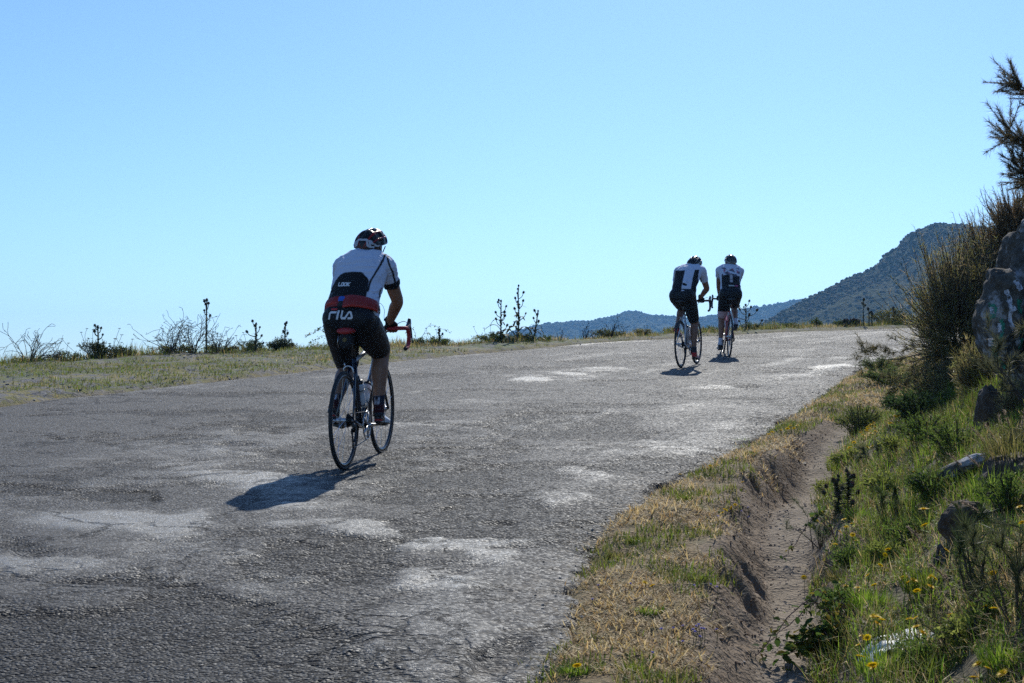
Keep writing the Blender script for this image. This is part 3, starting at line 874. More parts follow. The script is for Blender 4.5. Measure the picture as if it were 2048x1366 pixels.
# ------------------------------------------------------------------ bicycle
REAR = V3(0, 0, .34); FRONT = V3(0, .985, .34); BB = V3(0, .41, .27)
SEATC = V3(0, .262, .755); SADDLE = V3(0, .215, .955)
HT = V3(0, .785, .855); HB = V3(0, .825, .70); BAR = V3(0, .868, .945)
CRANK = 0.172
def wheel_part(root, c, mats, rear):
    g = Geo()   # rim: hollow box section swept round
    th = np.linspace(0, 2 * math.pi, 73)[:-1]
    def sweep(g, prof, n):
        prof = np.array(prof)   # (radius, x)
        v = np.stack([np.broadcast_to(prof[None, :, 1], (n, len(prof))), np.cos(th)[:, None] * prof[None, :, 0], np.sin(th)[:, None] * prof[None, :, 0]], -1)
        k = len(prof); ii = np.arange(n * k).reshape(n, k); a = ii; b = np.roll(ii, -1, 0)
        q = np.stack([a, np.roll(a, -1, 1), np.roll(b, -1, 1), b], -1).reshape(-1, 4)
        g.add(v.reshape(-1, 3) + c[None], None, q)
    sweep(g, [(.318, -.0105), (.318, .0105), (.300, .0085), (.291, 0.0), (.300, -.0085)], 72)
    wheel = g.obj('wheel', mats['rim'], root, True)
    t = Geo(); a = np.linspace(0, 2 * math.pi, 11)[:-1]
    sweep(t, [(.3265 + .0135 * math.cos(q), .0135 * math.sin(q)) for q in a], 72)
    t.obj('tyre', M['rubber'], wheel, True)
    h = Geo(); w = .062 if rear else .046
    tubes(h, [c + V3(-w, 0, 0), c + V3(-w * .9, 0, 0), c + V3(-w * .85, 0, 0), c + V3(w * .85, 0, 0), c + V3(w * .9, 0, 0), c + V3(w, 0, 0)], [.008, .010, .017, .017, .010, .008], 12)
    tubes(h, [c + V3(-.031, 0, 0), c + V3(-.027, 0, 0)], .026, 14); tubes(h, [c + V3(.020 if rear else .027, 0, 0), c + V3(.024 if rear else .031, 0, 0)], .026, 14)
    h.obj('hub', M['alloy'], wheel, True)
    s = Geo(); n = 24
    for k in range(n):
        a0 = 2 * math.pi * k / n; side = 1 if k % 2 else -1
        off = 0.55 * (1 if (k // 2) % 2 else -1)
        p0 = c + V3((.022 if rear and side > 0 else .029) * side, .024 * math.cos(a0 + off * 2), .024 * math.sin(a0 + off * 2))
        p1 = c + V3(.002 * side, .296 * math.cos(a0), .296 * math.sin(a0))
        tubes(s, [p0, p1], .0011, 5)
    s.obj('spokes', M['steel'], wheel)
    q = Geo()
    if rear:   # quick release lever
        tubes(q, [c + V3(-w, 0, 0), c + V3(-w - .022, 0, 0)], .009, 10); tubes(q, [c + V3(-w - .018, 0, 0), c + V3(-w - .024, -.03, .03)], [.007, .004], 8)
        q.obj('quick_release', M['alloy'], wheel, True)
    return wheel

def bicycle(name, loc, heading, pitch, crank_deg, mats, label, bag=False, lean=0.0):
    root = empty(name, loc)
    root.rotation_euler = (Matrix.Rotation(-heading, 3, 'Z') @ Matrix.Rotation(pitch, 3, 'X') @ Matrix.Rotation(lean, 3, 'Y')).to_euler()
    tag(root, label, 'bicycle', 'road bicycles on the climb')
    wheel_part(root, REAR, mats, True); wheel_part(root, FRONT, mats, False)
    g = Geo()
    tubes(g, [BB, BB + (SEATC - BB) * .5, SEATC], [.020, .017, .0165], 12)
    tubes(g, [BB, HB + V3(0, -.01, .02)], [.024, .021], 12)
    tubes(g, [HB, HT], [.022, .019], 12)
    tubes(g, [BB + V3(-.038, 0, 0), BB + V3(.038, 0, 0)], .022, 12)
    for s in (-1, 1):
        tubes(g, [BB + V3(.03 * s, -.02, -.005), V3(.042 * s, .20, .295), V3(.066 * s, 0, .34)], [.013, .011, .008], 10)
        tubes(g, [SEATC + V3(.016 * s, -.01, -.03), V3(.030 * s, .17, .60), V3(.045 * s, .10, .485), V3(.064 * s, 0, .345)], [.009, .0085, .008, .007], 10)
    tubes(g, [V3(-.03, .165, .595), V3(.03, .165, .595)], .006, 8)
    frame = g.obj('frame', mats['frame'], root, True)
    g = Geo(); tubes(g, [SEATC + V3(0, .015, -.022), HT + V3(0, -.012, -.035)], [.0145, .018], 12)
    g.obj('top_tube', mats['top'], root, True)
    g = Geo()
    tubes(g, [V3(0, .825, .70), V3(0, .835, .675)], [.02, .018], 10)
    for s in (-1, 1):
        tubes(g, smooth_path([V3(.012 * s, .835, .685), V3(.040 * s, .848, .64), V3(.047 * s, .89, .50), V3(.051 * s, .985, .34)]), .010, 10)
    g.obj('fork', mats['fork'], root, True)
    # seat post, saddle
    g = Geo(); tubes(g, [SEATC + V3(0, .01, -.03), V3(0, .218, .918)], .0137, 12)
    g.obj('seatpost', mats['post'], root, True)
    ys = np.array([.030, .040, .09, .16, .22, .27, .31, .345, .355]); ws = np.array([.030, .055, .071, .066, .045, .028, .021, .017, .008])
    zs = np.array([.962, .966, .969, .964, .958, .956, .955, .951, .946]); hs_ = np.array([.014, .022, .024, .021, .020, .018, .016, .013, .006])
    cen = np.stack([ys * 0, ys, zs - .014], -1)
    sl = loft(cen, np.stack([ws, ws * 0, ws * 0], -1), np.stack([ws * 0, ws * 0, hs_], -1), 18)
    g = Geo(); add_solid(g, sl)
    sad = g.obj('saddle', mats['saddle'], root, True)
    g = Geo()
    for s in (-1, 1): tubes(g, [V3(.022 * s, .10, .945), V3(.022 * s, .17, .922), V3(.022 * s, .27, .922), V3(.012 * s, .335, .94)], .0035, 7)
    g.obj('saddle_rails', M['steel'], sad, True)
    if bag:
        yy = np.array([.040, .047, .09, .15, .20, .21]); cz = np.array([.885, .885, .888, .895, .905, .91]); w = np.array([.030, .045, .050, .042, .026, .012]); h = np.array([.038, .055, .058, .045, .026, .012])
        b_ = loft(np.stack([yy * 0, yy, cz], -1), np.stack([w, w * 0, w * 0], -1), np.stack([w * 0, w * 0, h], -1), 20)
        g = Geo(); add_solid(g, b_); bg_ = g.obj('saddle_bag', M['bag_black'], root, True)
        g = Geo(); t_ = np.linspace(0, 2 * math.pi, 25)
        tubes(g, np.stack([.012 * np.cos(t_), t_ * 0 + .0385, .893 + .012 * np.sin(t_)], -1), .0014, 6)
        tubes(g, [V3(-.004, .0385, .899), V3(-.004, .0385, .889), V3(0, .0385, .886), V3(.004, .0385, .889), V3(.004, .0385, .899)], .0012, 6)
        tubes(g, [V3(0, .0385, .900), V3(0, .0385, .889)], .001, 6)
        tag(g.obj('emblem', M['gold'], bg_, True), 'round gold ring emblem')
        g = Geo(); tubes(g, [V3(-.048, .06, .93), V3(-.055, .055, .87), V3(-.05, .065, .835)], .002, 6)
        g.obj('zip_pull', M['steel'], bg_, True)
    # stem and drop bar
    g = Geo(); tubes(g, [HT, HT + V3(0, -.010, .045)], .017, 12); tubes(g, [HT + V3(0, -.008, .035), BAR], [.016, .015], 12); tubes(g, [BAR + V3(-.025, 0, 0), BAR + V3(.025, 0, 0)], .021, 14)
    g.obj('stem', M['black_plastic'], root, True)
    path = []
    for s in (1,):
        half = [V3(.0, 0, 0), V3(.12, 0, .0), V3(.175, .004, 0), V3(.205, .02, .0), V3(.216, .06, -.002), V3(.219, .092, -.018), V3(.222, .104, -.055), V3(.224, .092, -.100), V3(.226, .055, -.135), V3(.227, -.03, -.150)]
        half = [BAR + p for p in half]
    full = [p * V3(-1, 1, 1) for p in half[::-1]][:-1] + half
    g = Geo(); tubes(g, smooth_path(full, sub=4), .0155, 12)
    bar = g.obj('handlebar', mats['tape'], root, True)
    for s in (-1, 1):
        g = Geo()
        hp = smooth_path([BAR + V3(.217 * s, .075, .000), BAR + V3(.217 * s, .105, .012), BAR + V3(.216 * s, .135, .030), BAR + V3(.215 * s, .150, .058)], sub=5)
        add_solid(g, limb(hp, np.interp(np.arange(len(hp)), [0, 5, 10, len(hp) - 1], [.017, .019, .018, .013]), 12))
        hood = g.obj('brake_hood', M['black_plastic'], root, True)
        g = Geo(); lp = smooth_path([BAR + V3(.217 * s, .148, .030), BAR + V3(.222 * s, .168, -.02), BAR + V3(.230 * s, .160, -.075), BAR + V3(.238 * s, .148, -.115)], sub=5)
        tubes(g, lp, np.linspace(.009, .005, len(lp)), 8); g.obj('brake_lever', M['dark_metal'], hood, True)
        g = Geo(); tubes(g, smooth_path([BAR + V3(.208 * s, .135, .035), BAR + V3(.16 * s, .15, .045), BAR + V3(.07 * s, .13, -.01), BAR + V3(.02 * s, .05, -.10), HB + V3(.02 * s, .0, .06)], sub=6), .0024, 6)
        g.obj('cable', M['black_plastic'], hood, True)
        g = Geo(); e = half[-1] * V3(s, 1, 1); tubes(g, [e, e + V3(0, -.006, -.001)], [.0165, .013], 12); g.obj('bar_plug', M['black_plastic'], root, True)
    # brakes
    for c, nm in ((V3(0, .145, .672), 'rear'), (V3(0, .872, .685), 'front')):
        g = Geo()
        tubes(g, smooth_path([c + V3(-.030, -.012, -.02), c + V3(-.034, -.015, .015), c + V3(-.010, -.018, .035), c + V3(.022, -.015, .025), c + V3(.034, -.012, -.02)], sub=4), .006, 8)
        tubes(g, [c + V3(-.026, -.016, .030), c + V3(-.030, -.018, .058)], [.006, .004], 8)
        g.obj('brake_caliper', M['alloy'], root, True)
    # drivetrain
    a = R(crank_deg)     # 0 = right crank forward, 90 = up
    cr = V3(0, math.cos(a), math.sin(a)) * CRANK
    g = Geo(); th = np.linspace(0, 2 * math.pi, 49)
    for rr, x in ((.099, .046), (.078, .040)):
        tubes(g, np.stack([th * 0 + x, BB[1] + rr * np.cos(th), BB[2] + rr * np.sin(th)], -1), .0045, 6)
    for k in range(5):
        t = a + k * 2 * math.pi / 5; tubes(g, [BB + V3(.050, 0, 0), BB + V3(.046, .097 * math.cos(t), .097 * math.sin(t))], [.012, .006], 7)
    ring = g.obj('crankset', M['alloy'], root, True)
    for s in (1, -1):
        g = Geo(); p0 = BB + V3(.062 * s, 0, 0); p1 = BB + V3(.072 * s, 0, 0) + cr * s
        tubes(g, [p0, (p0 + p1) / 2, p1], [.016, .0115, .012], 10)
        arm = g.obj('crank_arm', mats['crank'], ring, True)
        g = Geo(); add_solid(g, box(p1 + V3(.045 * s, 0, 0), (.055, .06, .014), Matrix.Rotation(R(-8), 3, 'X'))); tubes(g, [p1, p1 + V3(.07 * s, 0, 0)], .006, 8)
        g.obj('pedal', M['black_plastic'], ring)
    g = Geo()
    for k in range(8):
        tubes(g, [REAR + V3(.026 + k * .0042, 0, 0), REAR + V3(.028 + k * .0042, 0, 0)], .050 - k * .0034, 22)
    g.obj('cassette', M['dark_metal'], root)
    g = Geo()
    tubes(g, [V3(.062, -.01, .325), V3(.070, .01, .285), V3(.060, .025, .262)], [.010, .014, .011], 9)
    tubes(g, [V3(.046, .028, .262), V3(.046, .055, .165)], [.007, .006], 8)
    for p in (V3(.043, .028, .262), V3(.043, .055, .165)):
        tubes(g, [p, p + V3(.008, 0, 0)], .022, 14)
    g.obj('rear_derailleur', M['dark_metal'], root, True)
    g = Geo(); tubes(g, [V3(.066, .012, .292), V3(.074, .014, .276)], .010, 10); g.obj('derailleur_cap', plain('blue_anodised', (.05, .18, .6), .3, .6), root, True)
    g = Geo()
    tubes(g, [V3(.044, .0, .388), V3(.046, .41, .368)], .0035, 5); tubes(g, [V3(.046, .055, .143), V3(.046, .41, .172)], .0035, 5)
    g.obj('chain', M['dark_metal'], root)
    # bottle cages
    def cage(p, q):
        g = Geo(); d = (q - p) / np.linalg.norm(q - p); nn = V3(0, d[2], -d[1]); nn = nn if nn[2] * 0 + nn[1] > 0 and p[1] < .45 and q[2] > .5 and abs(d[1]) < .5 else V3(0, -d[2], d[1])
        for t in (.02, .13):
            c = p + d * t + nn * .052
            tt = np.linspace(R(-150), R(150), 18)
            side = np.cross(d, nn)
            tubes(g, c[None] - np.cos(tt)[:, None] * (-nn)[None] * -.038 + np.sin(tt)[:, None] * side[None] * .038, .003, 6)
        tubes(g, [p + nn * .014, p + d * .15 + nn * .014], .004, 6)
        g.obj('bottle_cage', M['black_plastic'], root, True)
        return p + nn * .052, d
    d_seat = (SEATC - BB) / np.linalg.norm(SEATC - BB); d_down = (HB - BB) / np.linalg.norm(HB - BB)
    b1 = cage(BB + d_seat * .12, BB + d_seat * .40)
    b2 = cage(BB + d_down * .14, BB + d_down * .45)
    return root, (b1, b2), cr

def bottle(bike, spot, mat, label, cap=True, print_=None):
    base, d = spot
    root = bike
    o = empty('water_bottle')
    z = Vector(d); q = z.to_track_quat('Z', 'X')
    bpy.context.view_layer.update()
    mw = Matrix.LocRotScale(bike.location, bike.rotation_euler, None) @ (Matrix.Translation(Vector(base)) @ q.to_matrix().to_4x4())
    o.matrix_world = mw
    zs = [0, .004, .05, .09, .10, .115, .12, .165, .18]; rs = [.030, .036, .0365, .0365, .033, .033, .0365, .0365, .030]
    g = Geo(); tubes(g, np.stack([np.zeros(9), np.zeros(9), np.array(zs)], -1), rs, 20); g.obj('bottle_body', mat, o, True)
    g = Geo(); tubes(g, [V3(0, 0, .178), V3(0, 0, .20), V3(0, 0, .203), V3(0, 0, .208), V3(0, 0, .235)], [.032, .032, .016, .012, .010], 18); g.obj('cap', M['black_plastic'], o, True)
    if print_:
        g = Geo()
        th = np.linspace(0, 2 * math.pi, 28)
        aa = R(print_[1]) + .35 * np.cos(th)
        tubes(g, np.stack([.037 * np.cos(aa), .037 * np.sin(aa), .06 + .024 * np.sin(th)], -1), .003, 6)
        tubes(g, np.stack([.037 * np.cos(aa * .5 + R(print_[1]) * .5), .037 * np.sin(aa * .5 + R(print_[1]) * .5), .06 + .012 * np.sin(th)], -1), .002, 6)
        g.obj('logo', print_[0], o, True)
    tag(o, label, 'bottle')
    return o

# ------------------------------------------------------------------ riders
def ik(a, b, l1, l2, pole):
    d = b - a; L = np.linalg.norm(d); dn = d / L
    L = min(L, (l1 + l2) * .999)
    x = (l1 * l1 - l2 * l2 + L * L) / (2 * L); h = math.sqrt(max(l1 * l1 - x * x, 0))
    p = pole - dn * pole.dot(dn); p /= np.linalg.norm(p)
    return a + dn * x + p * h

def rider(loc, heading, pitch, crank_deg, P, lean=0.0):
    root = empty('person', loc)
    root.rotation_euler = (Matrix.Rotation(-heading, 3, 'Z') @ Matrix.Rotation(pitch, 3, 'X') @ Matrix.Rotation(lean, 3, 'Y')).to_euler()
    vox = P.get('voxel', .006)
    W = P.get('bulk', 1.0)
    sway = P.get('sway', 0.0)
    # spine rings: y, z, half width, half depth
    S = np.array(P['spine'])
    sp = smooth_path(np.stack([np.interp(np.arange(len(S)), np.arange(len(S)), S[:, 4]) + sway * np.linspace(0, 1, len(S)), S[:, 0], S[:, 1]], -1), sub=4)
    wd = np.interp(np.linspace(0, len(S) - 1, len(sp)), np.arange(len(S)), S[:, 2]) * W
    dp = np.interp(np.linspace(0, len(S) - 1, len(sp)), np.arange(len(S)), S[:, 3]) * W
    T, _, _ = frames(sp)
    Bv = np.stack([np.zeros(len(sp)), -T[:, 2], T[:, 1]], -1)      # toward the back of the rider
    Bv /= np.linalg.norm(Bv, axis=1)[:, None]
    Av = np.tile(V3(1, 0, 0), (len(sp), 1))
    def torso(i0, i1, grow):
        sl = slice(i0, i1)
        return loft(sp[sl], Av[sl] * (wd[sl] + grow)[:, None], Bv[sl] * (dp[sl] + grow)[:, None], 28)
    n_sp = len(sp)
    sh_y, sh_z = P['shoulder']; sw = P.get('sh_w', .178)
    J = {}; P['J'] = J
    a = R(crank_deg)
    for s, k in ((1, 'r'), (-1, 'l')):
        ped = BB + V3(.118 * s, 0, 0) + V3(0, math.cos(a), math.sin(a)) * CRANK * s
        fp = R(P['foot'][k])           # heel lift
        fwd = V3(0, math.cos(fp), -math.sin(fp)); up = V3(0, math.sin(fp), math.cos(fp))
        ank = ped + fwd * -.125 + up * .105
        hip = V3(.084 * s, P['hip'][0], P['hip'][1])
        J['hip' + k] = hip; J['ank' + k] = ank; J['ped' + k] = ped; J['fwd' + k] = fwd; J['up' + k] = up
        J['knee' + k] = ik(hip, ank, P.get('thigh', .435), P.get('shank', .425), V3(P.get('knee_out', .03) * s, 1, .1))
        sh = V3(sw * s + sway * .9, sh_y, sh_z)
        wr = BAR + V3(P.get('hand_x', .115) * s, -.045, .048)
        J['sh' + k] = sh; J['wr' + k] = wr
        J['elb' + k] = ik(sh, wr, P.get('uarm', .30), P.get('farm', .262), V3(.85 * s, -.35, -.45))
    def lerp(p, q, t): return p * (1 - t) + q * t
    def arm_solid(k, t0, t1, grow, full=False):
        sh, el, wr = J['sh' + k], J['elb' + k], J['wr' + k]
        pts = [sh, lerp(sh, el, .35), lerp(sh, el, .7), el, lerp(el, wr, .3), lerp(el, wr, .65), wr]
        rad = np.array([.062, .053, .049, .043, .0445, .037, .0275]) * P.get('arm_k', 1.0)
        par = [0, .35 * .53, .7 * .53, .53, .53 + .3 * .47, .53 + .65 * .47, 1.0]
        pp, rr = smooth_path(pts, rad, 6)
        pr = np.interp(np.linspace(0, 6, len(pp)), np.arange(7), par)
        m = (pr >= t0) & (pr <= t1)
        return limb(pp[m], rr[m] + grow, 18, round_ends=full)
    def leg_solid(k, t0, t1, grow, full=False):
        h, kn, an = J['hip' + k], J['knee' + k], J['ank' + k]
        back = V3(0, -1, 0)
        d = an - kn; d /= np.linalg.norm(d); bk = back - d * back.dot(d); bk /= np.linalg.norm(bk)
        pts = [h, lerp(h, kn, .3), lerp(h, kn, .65), lerp(h, kn, .9), kn, lerp(kn, an, .14), lerp(kn, an, .32) + bk * .014, lerp(kn, an, .58) + bk * .006, lerp(kn, an, .85), an]
        rad = np.array([.106, .101, .088, .074, .066, .060, .0595, .047, .035, .036]) * P.get('leg_k', 1.0)
        pp, rr = smooth_path(pts, rad, 5)
        pr = np.linspace(0, 1, len(pp))
        m = (pr >= t0) & (pr <= t1)
        return limb(pp[m], rr[m] + grow, 20, round_ends=full)
    # head
    hy, hz = P['head']; hx = P.get('head_x', 0.0) + sway
    yaw = R(P.get('head_yaw', 0)); hp_ = R(P.get('head_pitch', 0)); hroll = R(P.get('head_roll', 0))
    HR = Matrix.Rotation(-yaw, 3, 'Z') @ Matrix.Rotation(hroll, 3, 'Y') @ Matrix.Rotation(-hp_, 3, 'X')
    HC = V3(hx, hy, hz)
    hr = np.array(HR)
    def hp(x, y, z): return HC + hr @ V3(x, y, z)
    nb = sp[-1]
    solids = [torso(0, n_sp, 0.0)]
    head = [(ellipsoid(HC, (.075, .095, .098), HR)), ellipsoid(hp(0, .030, -.055), (.058, .070, .072), HR), ellipsoid(hp(0, .100, -.040), (.012, .018, .020), HR, 2),
            ellipsoid(hp(0, .080, -.105), (.030, .026, .020), HR, 2), ellipsoid(hp(.076, -.005, -.030), (.009, .020, .030), HR, 2), ellipsoid(hp(-.076, -.005, -.030), (.009, .020, .030), HR, 2)]
    neck = limb([nb - V3(0, .03, .04), lerp(nb, hp(0, -.02, -.07), .5), hp(0, -.012, -.05)], [.062, .056, .056], 18)
    solids += head + [neck]
    gloves = []
    glut = [ellipsoid(V3(.080 * s, P['hip'][0] - .062, P['hip'][1] + .030), (.100 * W, .098, .100)) for s in (1, -1)]
    trap = lambda grow: [limb([sp[-2] + V3(0, -.01, -.01), lerp(sp[-2], J['sh' + k], .55) + V3(0, -.005, .018), J['sh' + k]], [.058 + grow, .056 + grow, .056 + grow], 16) for k in 'rl']
    solids += glut + trap(0)
    for s, k in ((1, 'r'), (-1, 'l')):
        solids += [ellipsoid(J['sh' + k] + V3(-.016 * s, -.005, -.004), (.062, .062, .060)), arm_solid(k, 0, 1, 0, True), leg_solid(k, 0, 1, 0, True)]
        wr = J['wr' + k]; bx_ = wr[0]
        # palm over the bar, four fingers curling round its front, thumb under
        palm = [loft([wr + V3(0, .0, -.002), wr + V3(.0, .025, -.010), V3(bx_, BAR[1] + .004, BAR[2] + .029), V3(bx_, BAR[1] + .024, BAR[2] + .020)],
                     np.tile(V3(1, 0, 0), (4, 1)) * np.array([.028, .036, .043, .042])[:, None], np.tile(V3(0, .25, .97), (4, 1)) * np.array([.020, .020, .016, .013])[:, None], 16)]
        fing = []
        for i, (fx, fl) in enumerate(((-.031, .9), (-.0105, 1.0), (.0105, .97), (.030, .8))):
            x0 = bx_ - fx * s
            base = V3(x0, BAR[1] + .022, BAR[2] + .020)
            fing.append((base, V3(x0, BAR[1] + .033, BAR[2] + .002 + .004 * (1 - fl)), V3(x0 + .002 * s, BAR[1] + .026, BAR[2] - .022 * fl), V3(x0 + .003 * s, BAR[1] + .002, BAR[2] - .028 * fl)))
            solids.append(limb(fing[-1], [.0100, .0098, .0090, .0080], 10))
        x0 = bx_ - .040 * s
        th_ = [V3(bx_ - .022 * s, wr[1] + .02, wr[2] - .022), V3(x0, BAR[1] - .020, BAR[2] + .010), V3(x0 - .006 * s, BAR[1] - .016, BAR[2] - .014), V3(x0 - .006 * s, BAR[1] + .003, BAR[2] - .027)]
        solids.append(limb(th_, [.013, .0115, .0100, .0088], 10))
        solids += palm
        gl = [loft([wr + V3(0, -.022, .020), wr + V3(.0, .0, -.000), wr + V3(.0, .025, -.009), V3(bx_, BAR[1] + .004, BAR[2] + .031), V3(bx_, BAR[1] + .026, BAR[2] + .022)],
                   np.tile(V3(1, 0, 0), (5, 1)) * np.array([.034, .033, .041, .048, .047])[:, None], np.tile(V3(0, .25, .97), (5, 1)) * np.array([.032, .028, .026, .021, .017])[:, None], 16)]
        for f in fing: gl.append(limb([f[0], f[1], lerp(f[1], f[2], .7)], [.0125, .0125, .0120], 10))
        gl.append(limb([th_[0], th_[1], lerp(th_[1], th_[2], .4)], [.0155, .0140, .0135], 10))
        gloves.append((k, gl))
        # foot inside the shoe
        an, fw, up = J['ank' + k], J['fwd' + k], J['up' + k]
        sole = J['ped' + k]
        solids.append(limb([an, sole + fw * -.09 + up * .045, sole + fw * .02 + up * .032, sole + fw * .065 + up * .028], [.036, .034, .030, .022], 14))
    body = remeshed('body', solids, vox, 4)
    link('body', body, P['skin'], root)
    # shorts
    hem = P.get('hem', .36)
    sh_solids = [torso(0, int(n_sp * .46), .008)] + [leg_solid(k, 0, hem, .008) for k in 'rl'] + [ellipsoid(J['hip' + k], (.113, .113, .113)) for k in 'rl'] + [ellipsoid(V3(.080 * s, P['hip'][0] - .062, P['hip'][1] + .030), (.108 * W, .106, .108)) for s in (1, -1)]
    me = remeshed('shorts', sh_solids, vox, 4); paint(me, P['shorts_col']); wrinkle(me, .0022, 16.0, 5)
    shorts = link('shorts', me, M['lycra'], root)
    # jersey
    slv = P.get('sleeve', .33)
    i0 = int(n_sp * P.get('jersey_from', .30))
    js = [torso(i0, n_sp, .012), limb([sp[-3], sp[-1] + (sp[-1] - sp[-3]) * .30], [.085, .070], 20, False)] + trap(.010)
    for s, k in ((1, 'r'), (-1, 'l')):
        js += [ellipsoid(J['sh' + k] + V3(-.016 * s, -.005, -.004), (.072, .071, .069)), arm_solid(k, 0, slv, .010)]
    me = remeshed('jersey', js, vox, 4); paint(me, P['jersey_col']); wrinkle(me, .0065, 13.0)
    jersey = link('jersey', me, M['jersey'], root)
    for k, gl in gloves:
        me = remeshed('glove', gl, .004, 2); paint(me, P.get('glove_col', lambda x, y, z, n: pick(len(x), (.016, .016, .018)))); link('glove', me, M['glove'], root)
    # socks and shoes
    for s, k in ((1, 'r'), (-1, 'l')):
        kn, an, fw, up, sole = J['knee' + k], J['ank' + k], J['fwd' + k], J['up' + k], J['ped' + k]
        t = P.get('sock_t', .72); d = (an - kn)
        r0 = .040 if t > .65 else .044
        so = limb([kn + d * t, kn + d * (t + .12), kn + d * .95, an, an - up * .04], [r0 * P.get('leg_k', 1), .0385 * P.get('leg_k', 1), .0375, .040, .042], 20, False)
        g = Geo(); add_solid(g, so)
        me = g.mesh('sock', True)
        bpy_me = me
        bmx = bmesh.new(); bmx.from_mesh(me); bmesh.ops.subdivide_edges(bmx, edges=bmx.edges[:], cuts=2, use_grid_fill=True); bmx.to_mesh(me); bmx.free()
        me.polygons.foreach_set('use_smooth', np.ones(len(me.polygons), bool))
        L0 = kn + d * t
        dn = d / np.linalg.norm(d)
        paint(me, lambda x, y, z, n: P['sock_col'](((np.stack([x, y, z], -1) - L0) @ dn), x - an[0], y))
        link('sock', me, M['sock'], root)
        sw_ = P.get('shoe_k', 1.0)
        st = [(-.165, .028, .012, .012), (-.155, .050, .026, .044), (-.125, .055, .031, .050), (-.085, .050, .032, .046), (-.04, .041, .037, .037), (0.0, .034, .043, .030), (.045, .029, .042, .025), (.085, .023, .032, .019), (.105, .018, .014, .010)]
        cs = np.array([sole + fw * q[0] + up * (q[1] * .5 + .012 + .004) for q in st])
        aa = np.array([V3(1, 0, 0) * q[2] for q in st]); bb = np.array([up * q[3] for q in st])
        sol = loft(cs, aa, bb, 20)
        outer = loft(np.array([sole + fw * q[0] + up * .013 for q in st]), aa * 1.04, np.array([up * .007 for q in st]), 16)
        me = remeshed('shoe', [sol, outer, limb([an - up * .05, an - up * .022], [.046, .041], 18, False)], .0045, 2)
        paint(me, lambda x, y, z, n: P['shoe_col'](((np.stack([x, y, z], -1) - sole) @ fw), ((np.stack([x, y, z], -1) - sole) @ up), (x - an[0]) * s))
        link('shoe', me, M['shoe'], root)
    # helmet: lengthwise ribs with open vents between them
    nu_, nv_ = 96, 72
    U = np.linspace(-1, 1, nv_)                # along: rear -1 ... front 1
    Aq = np.linspace(-1, 1, nu_)               # across: left ... right
    UU, AA = np.meshgrid(U, Aq, indexing='ij')
    half_l = P.get('helm_l', .140)
    env = np.sqrt(np.clip(1 - np.abs(UU) ** 2.6, 0, 1))
    ang = AA * R(98)
    rx_, rz_ = .104, .110 
    groove = sstep(.25, .75, np.abs(np.sin(AA * math.pi * 3.0 + math.pi / 2 * 0))) * sstep(.99, .72, np.abs(UU)) * (np.abs(AA) < .93)
    breaks = sstep(.10, .22, np.abs(((UU * 1.35 + .35 * np.abs(AA)) % .9) - .45))
    groove = groove * breaks
    dr = 1 - .13 * groove
    xx = rx_ * np.sin(ang) * env ** .75 * dr
    zz = rz_ * np.cos(ang) * env ** .8 * dr * np.where(np.cos(ang) > 0, 1, .45)
    yy = half_l * UU * (1 - .06 * groove)
    zz = zz - .022 * np.clip(-UU, 0, 1) ** 2 * (1 - np.abs(AA) * .2) + .008 * UU
    inner = .90
    loc_ = np.stack([xx, yy, zz], -1).reshape(-1, 3)
    ii = np.arange(nu_ * nv_).reshape(nv_, nu_)
    q = np.stack([ii[:-1, :-1], ii[:-1, 1:], ii[1:, 1:], ii[1:, :-1]], -1).reshape(-1, 4)
    loc_in = loc_ * inner
    vv = np.concatenate([loc_, loc_in]); n0 = len(loc_)
    rim = []
    for r_, rev in ((ii[:, 0], 1), (ii[:, -1], 0)):
        for k in range(nv_ - 1): rim.append((r_[k], r_[k + 1], r_[k + 1] + n0, r_[k] + n0))
    qq = np.concatenate([q, q[:, ::-1] + n0, np.array(rim)])
    wv_ = (HC + V3(0, 0, 0))[None] + (vv + np.array([0, -.008, .020])[None]) @ hr.T
    cc = P['helmet_col'](UU, AA, groove).reshape(-1, 3); cc = np.concatenate([cc, np.full((n0, 3), .012)])
    me = np_mesh('helmet', wv_, qq, True, cc)
    helm = link('helmet', me, M['helmet'], root)
    if P.get('helmet_band') is not None:
        # pale retention frame across the back of the helmet: an outline in (lateral, height) dropped on the shell
        bv = BVHTree.FromPolygons([Vector(v) for v in wv_], [tuple(int(t) for t in f) for f in qq])
        back = Vector(hr @ V3(0, 1, 0)).normalized()
        strokes, w = P['helmet_band']
        gg = ribbon_letters(strokes, w, lambda u, v: hp(u * .001, -.35, v * .001 + .034), bv, back, .003, 4.0)
        if gg.n: tag(gg.obj('retention_frame', M['print_grey'] , helm, True), 'pale frame across the back of the helmet')
    g = Geo()
    for s in (-1, 1):
        tubes(g, smooth_path([hp(.088 * s, .05, .0), hp(.074 * s, .030, -.05), hp(.056 * s, .040, -.105), hp(.0, .055, -.128)]), .004, 6)
        tubes(g, smooth_path([hp(.088 * s, -.05, .0), hp(.083 * s, .0, -.04), hp(.078 * s, .035, -.075)]), .004, 6)
    g.obj('chin_strap', M['strap'], helm, True)
    return root, J, sp, wd, dp, Bv, body, shorts, jersey, helm

def bvh_of(o):
    me = o.data
    return BVHTree.FromPolygons([v.co for v in me.vertices], [tuple(p.vertices) for p in me.polygons])

def place_on(px, py, d):
    """rear wheel contact: at distance d along the picture column, on the road"""
    ray = cam_ray(px, py); t = d / ray.y
    x = ray.x * t
    return x, d

def road_z(x, y):
    d2 = (X - x) ** 2 + (Y - y) ** 2
    i = np.argsort(d2)[:4]
    return float(np.mean(Zr[i])) - .002

